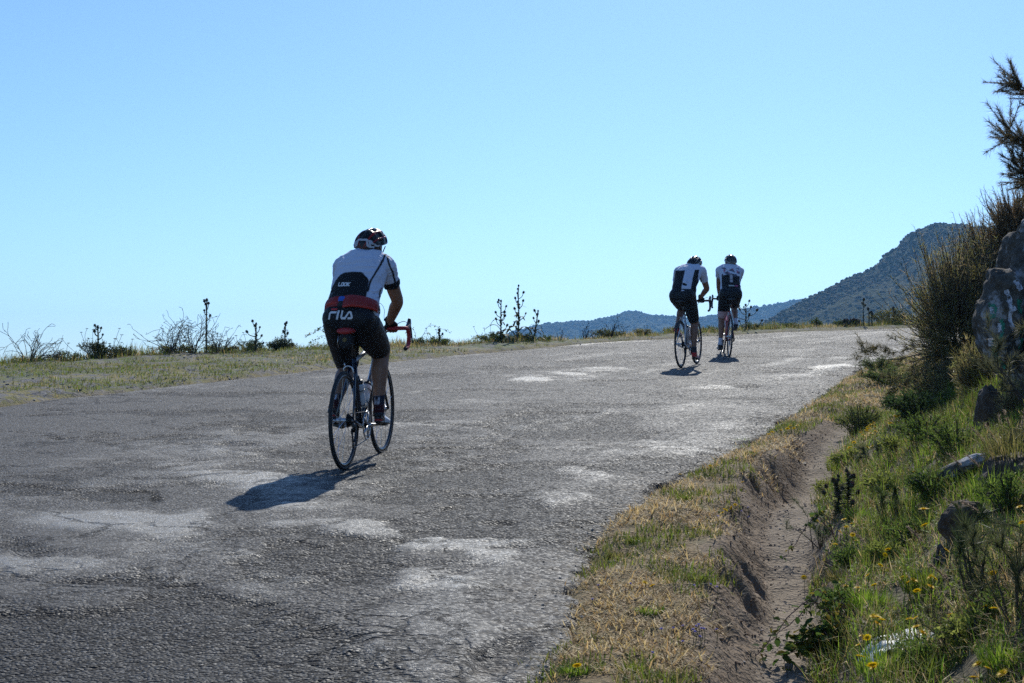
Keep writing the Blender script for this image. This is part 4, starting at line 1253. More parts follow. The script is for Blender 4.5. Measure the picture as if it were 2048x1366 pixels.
BLK = (.013, .013, .015); WHT = (.57, .61, .72)
def band(v, a, b, soft=.004): return (sstep(a - soft, a + soft, v) * (1 - sstep(b - soft, b + soft, v)))
def lay(c, m, col):
    m = np.asarray(m)[:, None]; return c * (1 - m) + np.array(col, np.float32)[None] * m

# ---- rider 1 (near)
SP1 = [(.185, .935, .120, .095, 0), (.190, 1.00, .178, .128, 0), (.225, 1.09, .182, .132, 0), (.285, 1.185, .168, .118, 0), (.36, 1.28, .174, .118, 0), (.445, 1.375, .176, .118, 0), (.515, 1.445, .150, .095, 0), (.555, 1.485, .085, .072, 0)]
def jersey1(x, y, z, n):
    c = pick(len(x), WHT)
    ax = np.abs(x + .0)
    # dark lower back panel with an arched top
    top = 1.360 - .085 * np.clip((ax - .055) / .085, 0, 1.4) ** 1.6
    backside = n[:, 1] < .35
    pan = (1 - sstep(-.003, .003, z - top)) * (1 - sstep(.122, .128, x)) * backside * (y < .5)
    # piping running up from the panel's corner to the shoulder
    cx = np.interp(z, [1.13, 1.22, 1.30, 1.36, 1.41, 1.46, 1.52], [.126, .127, .135, .156, .172, .178, .180])
    pip = band(np.abs(x - cx), -1, .0065, .002) * (z > 1.22) * (n[:, 1] < .6)
    c = lay(c, pip, BLK); c = lay(c, pan, BLK)
    p2 = band(np.abs(x - np.interp(z, [1.28, 1.36, 1.46], [.240, .234, .200])), -1, .006, .002) * (x > .17) * (n[:, 1] < .3) * (z < 1.47)
    c = lay(c, p2, BLK)
    # dark cuff
    d = np.where(x > 0, 1, -1)
    pts_ = np.stack([x, y, z], -1); cuff = 0
    for k_ in 'rl':
        a_, b_ = P1['J']['sh' + k_], P1['J']['elb' + k_]; ab = b_ - a_; t_ = ((pts_ - a_) @ ab) / (ab @ ab); off = np.linalg.norm(pts_ - a_ - np.clip(t_, 0, 1.2)[:, None] * ab, axis=1)
        cuff = np.maximum(cuff, sstep(.40, .42, t_) * (off < .085))
    return lay(c, cuff, BLK)
def dark_shorts(x, y, z, n): return pick(len(x), (.011, .012, .015))
def sock1(t, x, y):
    c = pick(len(t), (.03, .03, .045))
    blocks = band(t, .006, .030, .002) + band(t, .036, .085, .002)
    blocks = np.clip(blocks, 0, 1) * band(x, -.030, .012, .002) * (1 - band(x, -.014, -.009, .001))
    ring = band(np.hypot(x + .012, (t - .062)), .010, .016, .001)
    c = lay(c, blocks, (.55, .55, .62)); c = lay(c, ring, (.02, .02, .03))
    return lay(c, sstep(.088, .092, t), (.05, .012, .015))
def shoe1(f, u, x):
    c = pick(len(f), (.72, .73, .76))
    c = lay(c, 1 - sstep(-.09, -.08, f + .5 * (u - .05)), (.02, .02, .022))
    c = lay(c, (1 - sstep(-.13, -.12, f)) * (1 - sstep(.028, .034, u)), (.45, .02, .02))
    c = lay(c, band(np.hypot(f + .135, u - .055), .007, .012, .001), (.55, .58, .6))
    return lay(c, 1 - sstep(.018, .021, u), (.02, .02, .022))
def helm1(U, A, g):
    c = np.zeros(U.shape + (3,)) + np.array((.020, .020, .023))
    red = (band(np.abs(A), .30, .40, .02) + band(np.abs(A), .62, .68, .01)) * (1 - .9 * g)
    c = c * (1 - red[..., None]) + np.array((.30, .012, .012)) * red[..., None]
    hi = band(np.abs(A), .10, .16, .02) * (U > 0.1)
    c = c * (1 - hi[..., None]) + np.array((.5, .5, .52)) * hi[..., None]
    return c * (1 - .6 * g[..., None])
BAND1 = ([[(-92, -22), (-60, 8), (-30, 24), (30, 24), (60, 8), (92, -22)], [(-92, -30), (-62, -26), (-42, -14), (-36, 14)], [(92, -30), (62, -26), (42, -14), (36, 14)], [(-92, -22), (-88, -30)], [(92, -22), (88, -30)], [(-58, -22), (-55, 2)], [(58, -22), (55, 2)]], 13.0)
D1 = 10.50
x1, y1 = place_on(690, 937, D1)
z1 = road_z(x1, y1)
H1, PT1 = R(10.2), R(3.9)
mats1 = dict(rim=M['rim_dark'], frame=M['frame_navy'], top=M['silver_paint'], fork=M['frame_black'], post=M['frame_black'], saddle=M['saddle_red'], tape=M['tape_red'], crank=M['alloy'])
bike1, cages1, _ = bicycle('road_bicycle', (x1, y1, z1), H1, PT1, -4, mats1, 'dark road bicycle with red bar tape and red saddle under the lone rider', bag=True)
bottle(bike1, cages1[0], M['bottle_clear'], 'clear bottle with black cap on the seat tube of the red-taped bicycle')
bottle(bike1, cages1[1], M['bottle_white'], 'white bottle with red oval print on the down tube of the red-taped bicycle', print_=(M['print_red'], -60))
P1 = dict(voxel=.0055, spine=SP1, shoulder=(.500, 1.408), sh_w=.160, sway=.022, leg_k=1.05, hip=(.215, 1.005), foot={'r': 8, 'l': 22}, head=(.600, 1.545), head_x=.024, head_yaw=12, head_pitch=-6, head_roll=3,
          skin=M['skin_tan'], shorts_col=dark_shorts, jersey_col=jersey1, sock_col=sock1, shoe_col=shoe1, helmet_col=helm1, helmet_band=BAND1, sleeve=.325, hem=.37, jersey_from=.22)
person1, J1, sp1, wd1, dp1, Bv1, body1, shorts1, jersey1o, helm1o = rider((x1, y1, z1), H1, PT1, -4, P1)
tag(person1, 'cyclist in white jersey with black lower back and red waist pack, riding alone', 'person', 'cyclists riding up the road')
# lettering on the clothes
bvh_j = bvh_of(jersey1o); bvh_s = bvh_of(shorts1)
LOOK = [[(0, 1), (0, 0), (.75, 0)], [(1.05, .15), (1.05, .85), (1.2, 1), (1.65, 1), (1.8, .85), (1.8, .15), (1.65, 0), (1.2, 0), (1.05, .15)], [(2.15, .15), (2.15, .85), (2.3, 1), (2.75, 1), (2.9, .85), (2.9, .15), (2.75, 0), (2.3, 0), (2.15, .15)], [(3.25, 0), (3.25, 1)], [(3.95, 1), (3.3, .5), (3.95, 0)]]
def pl_look(u, v): return V3(-.085 + u * .021 + v * .003, -.4, 1.262 + v * .021)
g = ribbon_letters(LOOK, .32, pl_look, bvh_j, Vector((0, 1, 0)), .003, .2)
tag(g.obj('jersey_lettering', M['print_white'], jersey1o), 'small pale lettering across the dark lower back')
FILA = [[(0, 0), (0, .85), (.12, 1), (1.05, 1)], [(1.55, 0), (1.55, 1.15)], [(2.25, 1.15), (2.25, .18), (2.42, 0), (3.0, 0)], [(3.1, .1), (3.55, .95), (3.75, 1.03), (4.1, .95), (4.55, .12), (4.4, 0), (3.75, 0)]]
def pl_fila(u, v): return V3(-.110 + u * .036 + v * .006, -.4, 1.040 + v * .040)
g = ribbon_letters(FILA, .36, pl_fila, bvh_s, Vector((0, 1, 0)), .004, .2)
gr_ = ribbon_letters([[(.15, 1.52), (1.05, 1.52)]], .30, pl_fila, bvh_s, Vector((0, 1, 0)), .004, .2)
if gr_.n: tag(gr_.obj('lettering_bar', M['print_red'], shorts1), 'red bar above the first letter on the shorts')
tag(g.obj('shorts_lettering', M['print_white'], shorts1), 'large white lettering across the seat of the shorts')
g = ribbon_letters([[(0, 0), (.5, 1)], [(.1, .9), (.9, .2)], [(.2, 1.2), (.75, 2.1)], [(.2, 2.1), (.8, 1.3)], [(.4, 2.2), (.7, 3)]], .3, lambda u, v: V3(.35, .215 + u * .035 + v * .012, 1.18 + v * .022), bvh_j, Vector((-1, .25, 0)), .003, .2)
if g.n: g.obj('jersey_mark', M['print_black'], jersey1o)
# waist pack
def waist_band(i0, i1, grow, a0, a1, n=40, z_wave=0.0):
    th = np.linspace(R(a0), R(a1), n)
    seg = np.linspace(i0, i1, 7)
    c = np.stack([np.interp(seg, np.arange(len(sp1)), sp1[:, k]) for k in range(3)], -1)
    w = np.interp(seg, np.arange(len(sp1)), wd1); d = np.interp(seg, np.arange(len(sp1)), dp1)
    bv = np.stack([np.interp(seg, np.arange(len(sp1)), Bv1[:, k]) for k in range(3)], -1)
    gr = grow * np.sin(np.linspace(.35, math.pi - .35, 7)) ** .5
    g_ = gr[:, None] * np.clip(np.minimum((th - th[0]), (th[-1] - th)) / R(14), .15, 1)[None] + .016
    v = c[:, None] + np.sin(th)[None, :, None] * V3(1, 0, 0)[None, None] * (w[:, None] + g_)[..., None] + np.cos(th)[None, :, None] * bv[:, None] * (d[:, None] + g_)[..., None]
    ii = np.arange(7 * n).reshape(7, n)
    q = np.stack([ii[:-1, :-1], ii[:-1, 1:], ii[1:, 1:], ii[1:, :-1]], -1).reshape(-1, 4)
    g = Geo(); g.add(v.reshape(-1, 3), None, q); return g
pack = waist_band(6.75, 9.37, .022, -8, 78).obj('waist_pack', M['red_nylon'], person1, True)
waist_band(6.62, 7.21, .026, -8, 78).obj('pack_piping', M['red_bright'], pack, True)
waist_band(7.01, 9.37, .014, -70, -16).obj('pack_pocket', M['red_nylon'], pack, True)
waist_band(7.41, 8.19, .019, -62, -18).obj('pocket_trim', M['red_bright'], pack, True)
waist_band(6.88, 9.24, .027, 18, 21).obj('zip_seam', M['red_bright'], pack, True)
waist_band(8.06, 9.18, .022, -22, -6).obj('blue_loop', M['blue_nylon'], pack, True)
waist_band(6.88, 8.13, .020, -20, -8).obj('webbing', M['strap'], pack, True)
waist_band(7.67, 8.72, .0, 70, 290).obj('belt', M['strap'], pack, True)
waist_band(7.41, 9.11, .006, -94, -74).obj('buckle', M['black_plastic'], pack, True)
g = Geo(); tubes(g, smooth_path([V3(.165, .30, 1.145), V3(.20, .29, 1.13), V3(.222, .28, 1.09), V3(.22, .275, 1.05), V3(.222, .273, 1.025)]), .0016, 6); tubes(g, [V3(.222, .273, 1.03), V3(.222, .273, 1.015)], .004, 7)
g.obj('earphone_cord', M['strap'], pack, True)

# ---- rider 2 (white and black jersey)
SP2 = [(.165, .935, .115, .095, 0), (.165, 1.00, .168, .125, 0), (.200, 1.09, .170, .125, 0), (.265, 1.175, .158, .112, 0), (.345, 1.26, .168, .112, 0), (.435, 1.345, .182, .112, 0), (.515, 1.405, .160, .092, 0), (.560, 1.435, .082, .07, 0)]
def jersey2(x, y, z, n):
    c = pick(len(x), WHT)
    b_ = n[:, 1] < .4
    c = lay(c, band(x, -.165, .012, .003) * (z < 1.395) * b_, BLK)
    c = lay(c, sstep(.138, .142, x - .08 * np.clip(z - 1.30, 0, 1)) * (np.abs(x) < .2) * (z < 1.40) * (y < .55), BLK)
    c = lay(c, (x < -.15) * (np.abs(np.mod(z * 26, 1) - .5) < .08) * (z > 1.3), (.25, .25, .28))
    return lay(c, (1 - sstep(1.075, 1.08, z)) * (x < 0.0), BLK)
def sock2(t, x, y): return pick(len(t), (.05, .045, .05))
def shoe2(f, u, x):
    c = pick(len(f), (.48, .03, .025)); c = lay(c, band(f, -.06, -.03, .004) + band(f, .0, .02, .004), (.6, .58, .56)); return lay(c, 1 - sstep(.016, .02, u), (.02, .02, .022))
def helm2(U, A, g):
    c = np.zeros(U.shape + (3,)) + np.array((.022, .023, .025))
    m = band(np.abs(A), .62, .86, .03) * (U < .3) * .8
    c = c * (1 - m[..., None]) + np.array((.42, .43, .40)) * m[..., None]
    m = (band(np.abs(A), .16, .2, .015) + band(np.abs(A), .36, .4, .015)) * .6
    c = c * (1 - m[..., None]) + np.array((.5, .5, .5)) * m[..., None]
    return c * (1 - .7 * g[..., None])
D2 = 21.8
x2, y2 = place_on(1362, 734, D2); z2 = road_z(x2, y2)
H2, PT2 = R(20.0), R(3.8)
mats2 = dict(rim=M['rim_dark'], frame=M['frame_white'], top=M['frame_white'], fork=M['frame_black'], post=M['frame_black'], saddle=plain('black_saddle_cover', (.015, .015, .017), .5), tape=M['tape_black'], crank=M['dark_metal'])
bike2, cages2, _ = bicycle('road_bicycle', (x2, y2, z2), H2, PT2, -80, mats2, 'white framed road bicycle under the rider in half black half white jersey')
bottle(bike2, cages2[0], M['bottle_clear'], 'pale bottle on the seat tube of the white bicycle')
bottle(bike2, cages2[1], M['bottle_clear'], 'pale bottle on the down tube of the white bicycle')
P2 = dict(voxel=.0075, spine=SP2, shoulder=(.500, 1.385), sh_w=.172, hip=(.195, 1.005), foot={'r': 10, 'l': 14}, head=(.615, 1.470), head_x=.035, head_yaw=6, head_pitch=-14, head_roll=10, sway=.045, jersey_from=.22,
          skin=M['skin_dark'], shorts_col=dark_shorts, jersey_col=jersey2, sock_col=sock2, shoe_col=shoe2, helmet_col=helm2, sleeve=.34, hem=.37, sock_t=.86, leg_k=.94, arm_k=.95)
person2, *_r2 = rider((x2, y2, z2), H2, PT2, -80, P2)
tag(person2, 'cyclist in half black half white jersey with red shoes, nearer of the pair', 'person', 'cyclists riding up the road')

# ---- rider 3 (patterned jersey)
SP3 = [(.185, .935, .115, .095, 0), (.190, 1.00, .166, .122, 0), (.220, 1.09, .166, .122, 0), (.275, 1.19, .152, .108, 0), (.34, 1.29, .160, .108, 0), (.415, 1.385, .176, .11, 0), (.475, 1.455, .158, .09, 0), (.51, 1.495, .08, .07, 0)]
def jersey3(x, y, z, n):
    c = pick(len(x), WHT)
    core = (np.abs(x) < .150)
    low = 1 - sstep(-.003, .003, z - (1.375 - .34 * np.clip(np.abs(x) - .02, 0, 1)))
    c = lay(c, low * core, BLK)
    tri = ((np.mod(x * 9 + z * 6, 1) + np.mod(z * 8 - x * 5 + .4, 1)) > 1.2) & (z > 1.33) & (z < 1.47) & core
    c = lay(c, tri, (.10, .10, .14))
    pk = ((np.mod(x * 9 - z * 6 + .3, 1) + np.mod(z * 8 + x * 5, 1)) > 1.45) & (z > 1.38) & (z < 1.46) & core
    c = lay(c, pk, (.36, .14, .22))
    st = band(np.abs(x), .003, .007, .001) + band(np.abs(x), .011, .015, .001) + band(np.abs(x), .018, .022, .001)
    c = lay(c, np.clip(st, 0, 1) * (band(z, 1.23, 1.275) + band(z, 1.285, 1.36)) * (n[:, 1] < 0), (.5, .48, .52))
    c = lay(c, band(z, 1.165, 1.187, .002) * band(x, -.045, .05, .002) * (n[:, 1] < 0), (.42, .46, .44))
    c = lay(c, band(z, 1.165, 1.187, .002) * band(x, .05, .11, .002) * (n[:, 1] < 0), (.50, .10, .22))
    c = lay(c, (np.abs(x) > .175) * (z < 1.285), (.30, .10, .12))
    return c
def sock3(t, x, y): return pick(len(t), (.62, .62, .68))
def shoe3(f, u, x):
    c = pick(len(f), (.025, .025, .03)); return lay(c, band(f, -.03, -.015, .003), (.3, .3, .3))
def helm3(U, A, g):
    c = np.zeros(U.shape + (3,)) + np.array((.028, .03, .033))
    m = band(np.abs(A), .70, .9, .03) * .7
    c = c * (1 - m[..., None]) + np.array((.45, .45, .45)) * m[..., None]
    m = (np.mod(U * 5 + np.abs(A) * 3, 1) < .12) * (np.abs(A) < .6) * .6
    c = c * (1 - m[..., None]) + np.array((.6, .6, .62)) * m[..., None]
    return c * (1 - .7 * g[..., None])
D3 = 25.0
x3, y3 = place_on(1458, 709, D3); z3 = road_z(x3, y3)
H3, PT3, LN3 = R(2.0), R(3.8), R(2.4)
mats3 = dict(rim=M['rim_dark'], frame=M['frame_red'], top=M['frame_white'], fork=M['frame_black'], post=M['frame_black'], saddle=plain('black_saddle_leather', (.015, .015, .017), .5), tape=M['tape_black'], crank=M['dark_metal'])
bike3, cages3, _ = bicycle('road_bicycle', (x3, y3, z3), H3, PT3, 100, mats3, 'red framed road bicycle under the rider in patterned jersey ahead', lean=LN3)
bottle(bike3, cages3[0], M['bottle_orange'], 'orange bottle on the seat tube of the red bicycle')
P3 = dict(voxel=.0075, spine=SP3, shoulder=(.470, 1.425), sh_w=.172, hip=(.215, 1.015), foot={'r': 10, 'l': 4}, head=(.555, 1.565), head_x=.015, head_yaw=0, head_pitch=-4,
          skin=M['skin_tan'], shorts_col=lambda x, y, z, n: lay(pick(len(x), (.011, .012, .015)), (1 - sstep(.735, .745, z)) * (x < 0), (.62, .45, .48)), jersey_col=jersey3, sock_col=sock3, shoe_col=shoe3, helmet_col=helm3, sleeve=.27, hem=.36, sock_t=.80, leg_k=.92, arm_k=.92)
person3, *_r3 = rider((x3, y3, z3), H3, PT3, 100, P3, lean=LN3)
tag(person3, 'cyclist in black jersey with white and pink triangles, farther of the pair', 'person', 'cyclists riding up the road')
# ------------------------------------------------------------------ vegetation
leafM = leaf_mat('leaf_green', 0.48, 0.75, 0.08)
grassM = leaf_mat('grass_blades', 0.48, 0.6, 0.15)
needleM = leaf_mat('broom_needles', 0.50, 0.5, 0.25)
petalM = leaf_mat('petals', 0.35, 0.6, 0.2)
barkM = plain('grey_bark', (0.075, 0.060, 0.048), 0.9, bump=0.5, bscale=60, var=0.4)
deadM = plain('dead_wood', (0.085, 0.070, 0.058), 0.9, bump=0.4, bscale=50, var=0.4)
burntM = plain('charred_wood', (0.022, 0.020, 0.019), 0.85, bump=0.4, bscale=50, var=0.4)
thistleM = leaf_mat('thistle_green', 0.15, 0.7, 0.2)

def blades(g, P, az, L, W, lean, curl, col, twist=None):
    """grass blades: two-segment bent strips ending in a point"""
    n = len(P)
    if n == 0: return
    d = np.stack([np.cos(az), np.sin(az), np.zeros(n)], -1)
    tw = az + math.pi / 2 + (0 if twist is None else twist)
    w = np.stack([np.cos(tw), np.sin(tw), np.zeros(n)], -1) * (W / 2)[:, None]
    up = np.array([0, 0, 1.0])[None]
    l1 = lean; l2 = np.clip(lean + curl, -2.2, 2.2)
    m = P + (d * np.sin(l1)[:, None] + up * np.cos(l1)[:, None]) * (L * .5)[:, None]
    t = m + (d * np.sin(l2)[:, None] + up * np.cos(l2)[:, None]) * (L * .5)[:, None]
    v = np.stack([P - w, P + w, m + w * .8, m - w * .8, t], 1)
    base = np.arange(n)[:, None, None] * 5
    tr = np.array([[0, 1, 2], [0, 2, 3], [3, 2, 4]])[None] + base
    g.add(v.reshape(-1, 3), tr.reshape(-1, 3), None, np.repeat(col, 5, 0))
def needles(g, P, D, L, W, col, r):
    """thin straight needles: 2-triangle strips from P along D"""
    n = len(P)
    rv = r.normal(0, 1, (n, 3)); w = np.cross(D, rv); w /= np.linalg.norm(w, axis=1)[:, None] + 1e-9; w *= (W / 2)[:, None]
    v = np.stack([P - w, P + w, P + D * (L * .6)[:, None] + w * .8, P + D * L[:, None]], 1)
    b = np.arange(n)[:, None, None] * 4
    g.add(v.reshape(-1, 3), (np.array([[0, 1, 2], [0, 2, 3]])[None] + b).reshape(-1, 3), None, np.repeat(col, 4, 0))
def mixcols(n, cols, r, jit=.25):
    cols = np.array(cols); i = r.integers(0, len(cols), n)
    return np.clip(cols[i] * (1 + jit * (r.random((n, 1)) - .5) * 2), 0, 1)
DRY = [(.58, .42, .19), (.48, .33, .14), (.66, .52, .28), (.36, .23, .10), (.55, .42, .17)]
GRN = [(.145, .205, .026), (.190, .245, .034), (.110, .160, .020), (.25, .270, .048)]
OLV = [(.180, .175, .050), (.235, .210, .070), (.140, .140, .042), (.29, .235, .095)]
LUSH = [(.18, .30, .026), (.23, .35, .034), (.14, .245, .024), (.29, .37, .055)]

def scatter(n, x0, x1, y0, y1, keep, r, near=0.0):
    y = y0 + (y1 - y0) * r.random(n) ** (1 + near); x = x0 + (x1 - x0) * r.random(n)
    k = keep(x, y)
    x, y = x[k], y[k]
    return x, y, height(x, y)

r = np.random.default_rng(101)
# --- verge between the asphalt and the ditch: matted straw with green patches
def k_verge(x, y):
    e = x - R_edge(y)
    lim = -.10 + .30 * (fbm(x * 2.3, y * 2.3, 4, 303) + .05)
    right = np.where(y < 13.5, D_left(y) + .03 + .26 * fbm(x * 3, y * 3, 3, 305), R_edge(y) + 1.6)
    cover = fbm(x * 3.2, y * 3.2, 3, 307) > -.17
    return (e > lim) & (x < right) & cover & (r.random(len(x)) < .35 + 1.2 * sstep(-.05, .15, e - lim))
g = Geo()
x, y, z = scatter(340000, -.3, 7.5, 3.6, 24, k_verge, r, .55)
n = len(x); gp = fbm(x * 2.6, y * 2.6, 4, 311) + .25 * fbm(x * 9, y * 9, 2, 312)
isg = gp > .005 + .10 * r.random(n)
col = np.where(isg[:, None], mixcols(n, GRN + OLV, r), mixcols(n, DRY, r))
L = np.where(isg, r.uniform(.025, .065, n), r.uniform(.035, .10, n)); W = r.uniform(.0026, .0052, n) * (1 + y * .045)
lean = np.where(isg, r.uniform(.1, 1.1, n), r.uniform(.7, 1.5, n))
blades(g, np.stack([x, y, z + .004], -1), r.uniform(0, 6.283, n), L, W, lean, r.uniform(-.1, .8, n), col)
tag(g.obj('verge_grass', grassM), 'matted straw coloured grass with green patches beside the asphalt', 'grass', kind='stuff')
nv = n

# --- bank right of the ditch
def k_bank(x, y):
    q = x - np.where(y < 13.5, D_right(y), R_edge(y) + 1.3)
    return (q > -.12 + .30 * fbm(x * 2.6, y * 2.6, 3, 321)) & (x < .36 * y + .5) & (fbm(x * 3.4, y * 3.4, 3, 323) + .4 * fbm(x * 11, y * 11, 2, 324) > -.12)
g = Geo()
x, y, z = scatter(420000, .8, 6.5, 3.6, 17, k_bank, r, .5)
n = len(x); gp = fbm(x * 1.7, y * 1.7, 4, 331); lg = fbm(x * 2.9, y * 2.9, 3, 333)
p = r.random(n)
kind = np.where(p < .34 - 2.2 * gp, 0, np.where(p < .58 - 1.0 * gp, 1, 2))
col = np.where((kind == 0)[:, None], mixcols(n, DRY[:3] + [(.22, .16, .09)], r), np.where((kind == 1)[:, None], mixcols(n, OLV, r), mixcols(n, GRN + LUSH, r)))
L = r.uniform(.03, .11, n) * (1 + 1.2 * np.clip(lg, 0, 1) * 2); W = r.uniform(.0018, .0042, n) * (1 + y * .03)
blades(g, np.stack([x, y, z - .004], -1), r.uniform(0, 6.283, n), L, W, np.where(kind == 0, r.uniform(.5, 1.5, n), r.uniform(.05, 1.05, n)), r.uniform(-.1, .9, n), col)
# small broad leaves lying in the grass
m = r.random(n) < .10
m = np.nonzero(m)[0]
blades(g, np.stack([x[m], y[m], z[m] + .01], -1), r.uniform(0, 6.283, len(m)), r.uniform(.02, .05, len(m)), r.uniform(.008, .018, len(m)), r.uniform(.6, 1.4, len(m)), r.uniform(0, .6, len(m)), mixcols(len(m), LUSH + GRN, r))
tag(g.obj('bank_grass', grassM), 'tangled green and straw grass covering the bank right of the ditch', 'grass', kind='stuff')

# --- left shoulder and its rim
def k_left(x, y):
    e = (y - L_edge(x)) * .72 + .9 * fbm(x * 1.3, y * 1.3, 3, 341)
    return (e > .15) & (y < L_rim(x) + 2.2) & (x > -.40 * y)
g = Geo()
x, y, z = scatter(480000, -11, 17, 11, 46, k_left, r, 0)
n = len(x); cover = fbm(x * .9, y * .55, 4, 351) + .5 * fbm(x * 4, y * 2.5, 3, 353); rimd = L_rim(x) - y
k = (cover + .16 * sstep(1.6, .2, rimd) + .10 * sstep(4, 12, x) > -.075 + .10 * r.random(n)); x, y, z, rimd = x[k], y[k], z[k], rimd[k]; n = len(x)
gp = fbm(x * .7, y * .6, 4, 361) - .10 * sstep(1.3, 0, rimd) 
isg = gp + .2 * (r.random(n) - .5) > -.06
col = np.where(isg[:, None], mixcols(n, GRN + OLV, r), mixcols(n, DRY + OLV, r))
L = r.uniform(.03, .075, n) * (1 + 1.1 * sstep(.9, 0, rimd)); W = r.uniform(.006, .011, n)
blades(g, np.stack([x, y, z - .004], -1), r.uniform(0, 6.283, n), L, W, r.uniform(.1, 1.2, n), r.uniform(-.1, .7, n), col)
tag(g.obj('shoulder_grass', grassM), 'short patchy grass on the stony shoulder left of the road', 'grass', kind='stuff')

g = Geo(); n = 9000
x = r.uniform(-9.5, 14, n); y = L_rim(x) + r.normal(-.1, .28, n); dn = fbm(x * 1.6, y * .2, 4, 391) + .5 * fbm(x * 6, y * 2, 2, 392)
k = dn > -.12 + .25 * r.random(n); x, y = x[k], y[k]; n = len(x); z = height(x, y)
L = r.uniform(.05, .16, n) * (1 + 2.2 * np.clip(dn[k], 0, .4)); isg = r.random(n) < .6
blades(g, np.stack([x, y, z - .01], -1), r.uniform(0, 6.283, n), L, r.uniform(.005, .010, n), r.uniform(.0, .6, n), r.uniform(-.1, .6, n), np.where(isg[:, None], mixcols(n, GRN + OLV, r), mixcols(n, DRY + OLV, r)))
n = 26000; x = r.uniform(-9.5, 14, n); y = L_rim(x) + r.normal(-.05, .22, n); dn = fbm(x * 1.1, x * 0 + 3, 4, 395) + .45 * fbm(x * 5, y * 1.5, 3, 396)
k = dn > .02 + .16 * r.random(n); x, y, dn = x[k], y[k], dn[k]; n = len(x); z = height(x, y) + r.random(n) ** 1.5 * np.clip(dn, 0, .35) * .62
D = r.normal(0, 1, (n, 3)); D[:, 2] += .5; D /= np.linalg.norm(D, axis=1)[:, None]
needles(g, np.stack([x, y, z], -1), D, r.uniform(.02, .06, n), r.uniform(.006, .013, n), mixcols(n, GRN + OLV + [(.07, .09, .03)], r, .4), r)
tag(g.obj('rim_weeds', grassM), 'ragged dry and green weeds along the rim of the shoulder', 'weeds', kind='stuff')

# --- loose stones: shoulder, ditch floor, crumbled road edge
def pebbles(name, x, y, z, s, cols, label):
    iv, jf = icos(1); n = len(x)
    s3 = np.stack([s * r.uniform(.7, 1.4, n), s * r.uniform(.7, 1.4, n), s * r.uniform(.4, .9, n)], -1)
    jit = 1 + .45 * (r.random((n, len(iv), 1)) - .5)
    v = iv[None] * jit * s3[:, None]; a = r.uniform(0, 6.283, n); c, sn = np.cos(a)[:, None], np.sin(a)[:, None]
    v = np.stack([v[..., 0] * c - v[..., 1] * sn, v[..., 0] * sn + v[..., 1] * c, v[..., 2]], -1) + np.stack([x, y, z + s * .25], -1)[:, None]
    f = jf[None] + (np.arange(n) * len(iv))[:, None, None]
    o = link(name, np_mesh(name, v.reshape(-1, 3), f.reshape(-1, 3), False, np.repeat(mixcols(n, cols, r), len(iv), 0)), stoneM)
    tag(o, label, 'gravel', kind='stuff')
stoneM = leaf_mat('loose_stone', 0.0, 0.85, 0.25)
GREY = [(.15, .155, .165), (.20, .20, .205), (.27, .265, .26), (.10, .105, .115)]
x, y, z = scatter(26000, -11, 12, 11, 42, lambda x, y: ((y - L_edge(x)) * .72 > -.05) & (y < L_rim(x)) & (fbm(x * 1.1, y * .7, 4, 371) + .4 * fbm(x * 4, y * 4, 2, 372) > .02), r)
pebbles('shoulder_gravel', x, y, z, .005 + .015 * r.random(len(x)) ** 2.2, GREY, 'grey loose stones scattered over the left shoulder')
x, y, z = scatter(24000, .5, 3.2, 3.6, 13, lambda x, y: (lambda t: (t > .25 + .2 * fbm(x * 3, y * 3, 2, 381)) & (t < .95))((x - D_left(y)) / (D_right(y) - D_left(y))), r, .4)
pebbles('ditch_gravel', x, y, z, .0018 + .005 * r.random(len(x)) ** 3, [(.34, .27, .23), (.20, .18, .16), (.38, .35, .31), (.14, .125, .115)], 'small pale stones on the floor of the ditch')
x, y, z = scatter(26000, .3, 3.2, 3.6, 13, lambda x, y: (lambda t: (t > -.12 + .2 * fbm(x * 3, y * 3, 2, 383)) & (t < .45))((x - D_left(y)) / (D_right(y) - D_left(y))), r, .4)
pebbles('ditch_clods', x, y, z - .002, .002 + .007 * r.random(len(x)) ** 3, [(.20, .125, .08), (.15, .09, .055), (.26, .18, .12), (.11, .07, .045)], 'crumbled reddish clods on the ditch wall')
x, y, z = scatter(16000, -.6, 6, 3.6, 22, lambda x, y: (np.abs(x - R_edge(y)) < .30 * r.random(len(x)) ** .6) , r, .4)
pebbles('edge_gravel', x, y, plane_z(y) + .004, .0025 + .006 * r.random(len(x)) ** 3, [(.20, .18, .155), (.14, .13, .11), (.28, .255, .22)], 'crumbled asphalt grit along the edge of the verge')
x, y, z = scatter(7000, -7, 9, 11, 42, lambda x, y: np.abs(y - L_edge(x) + .3) < .7 * r.random(len(x)), r)
pebbles('kerbside_gravel', x, y, plane_z(y) + .012, .005 + .012 * r.random(len(x)) ** 3, GREY, 'dark grit along the far edge of the asphalt')

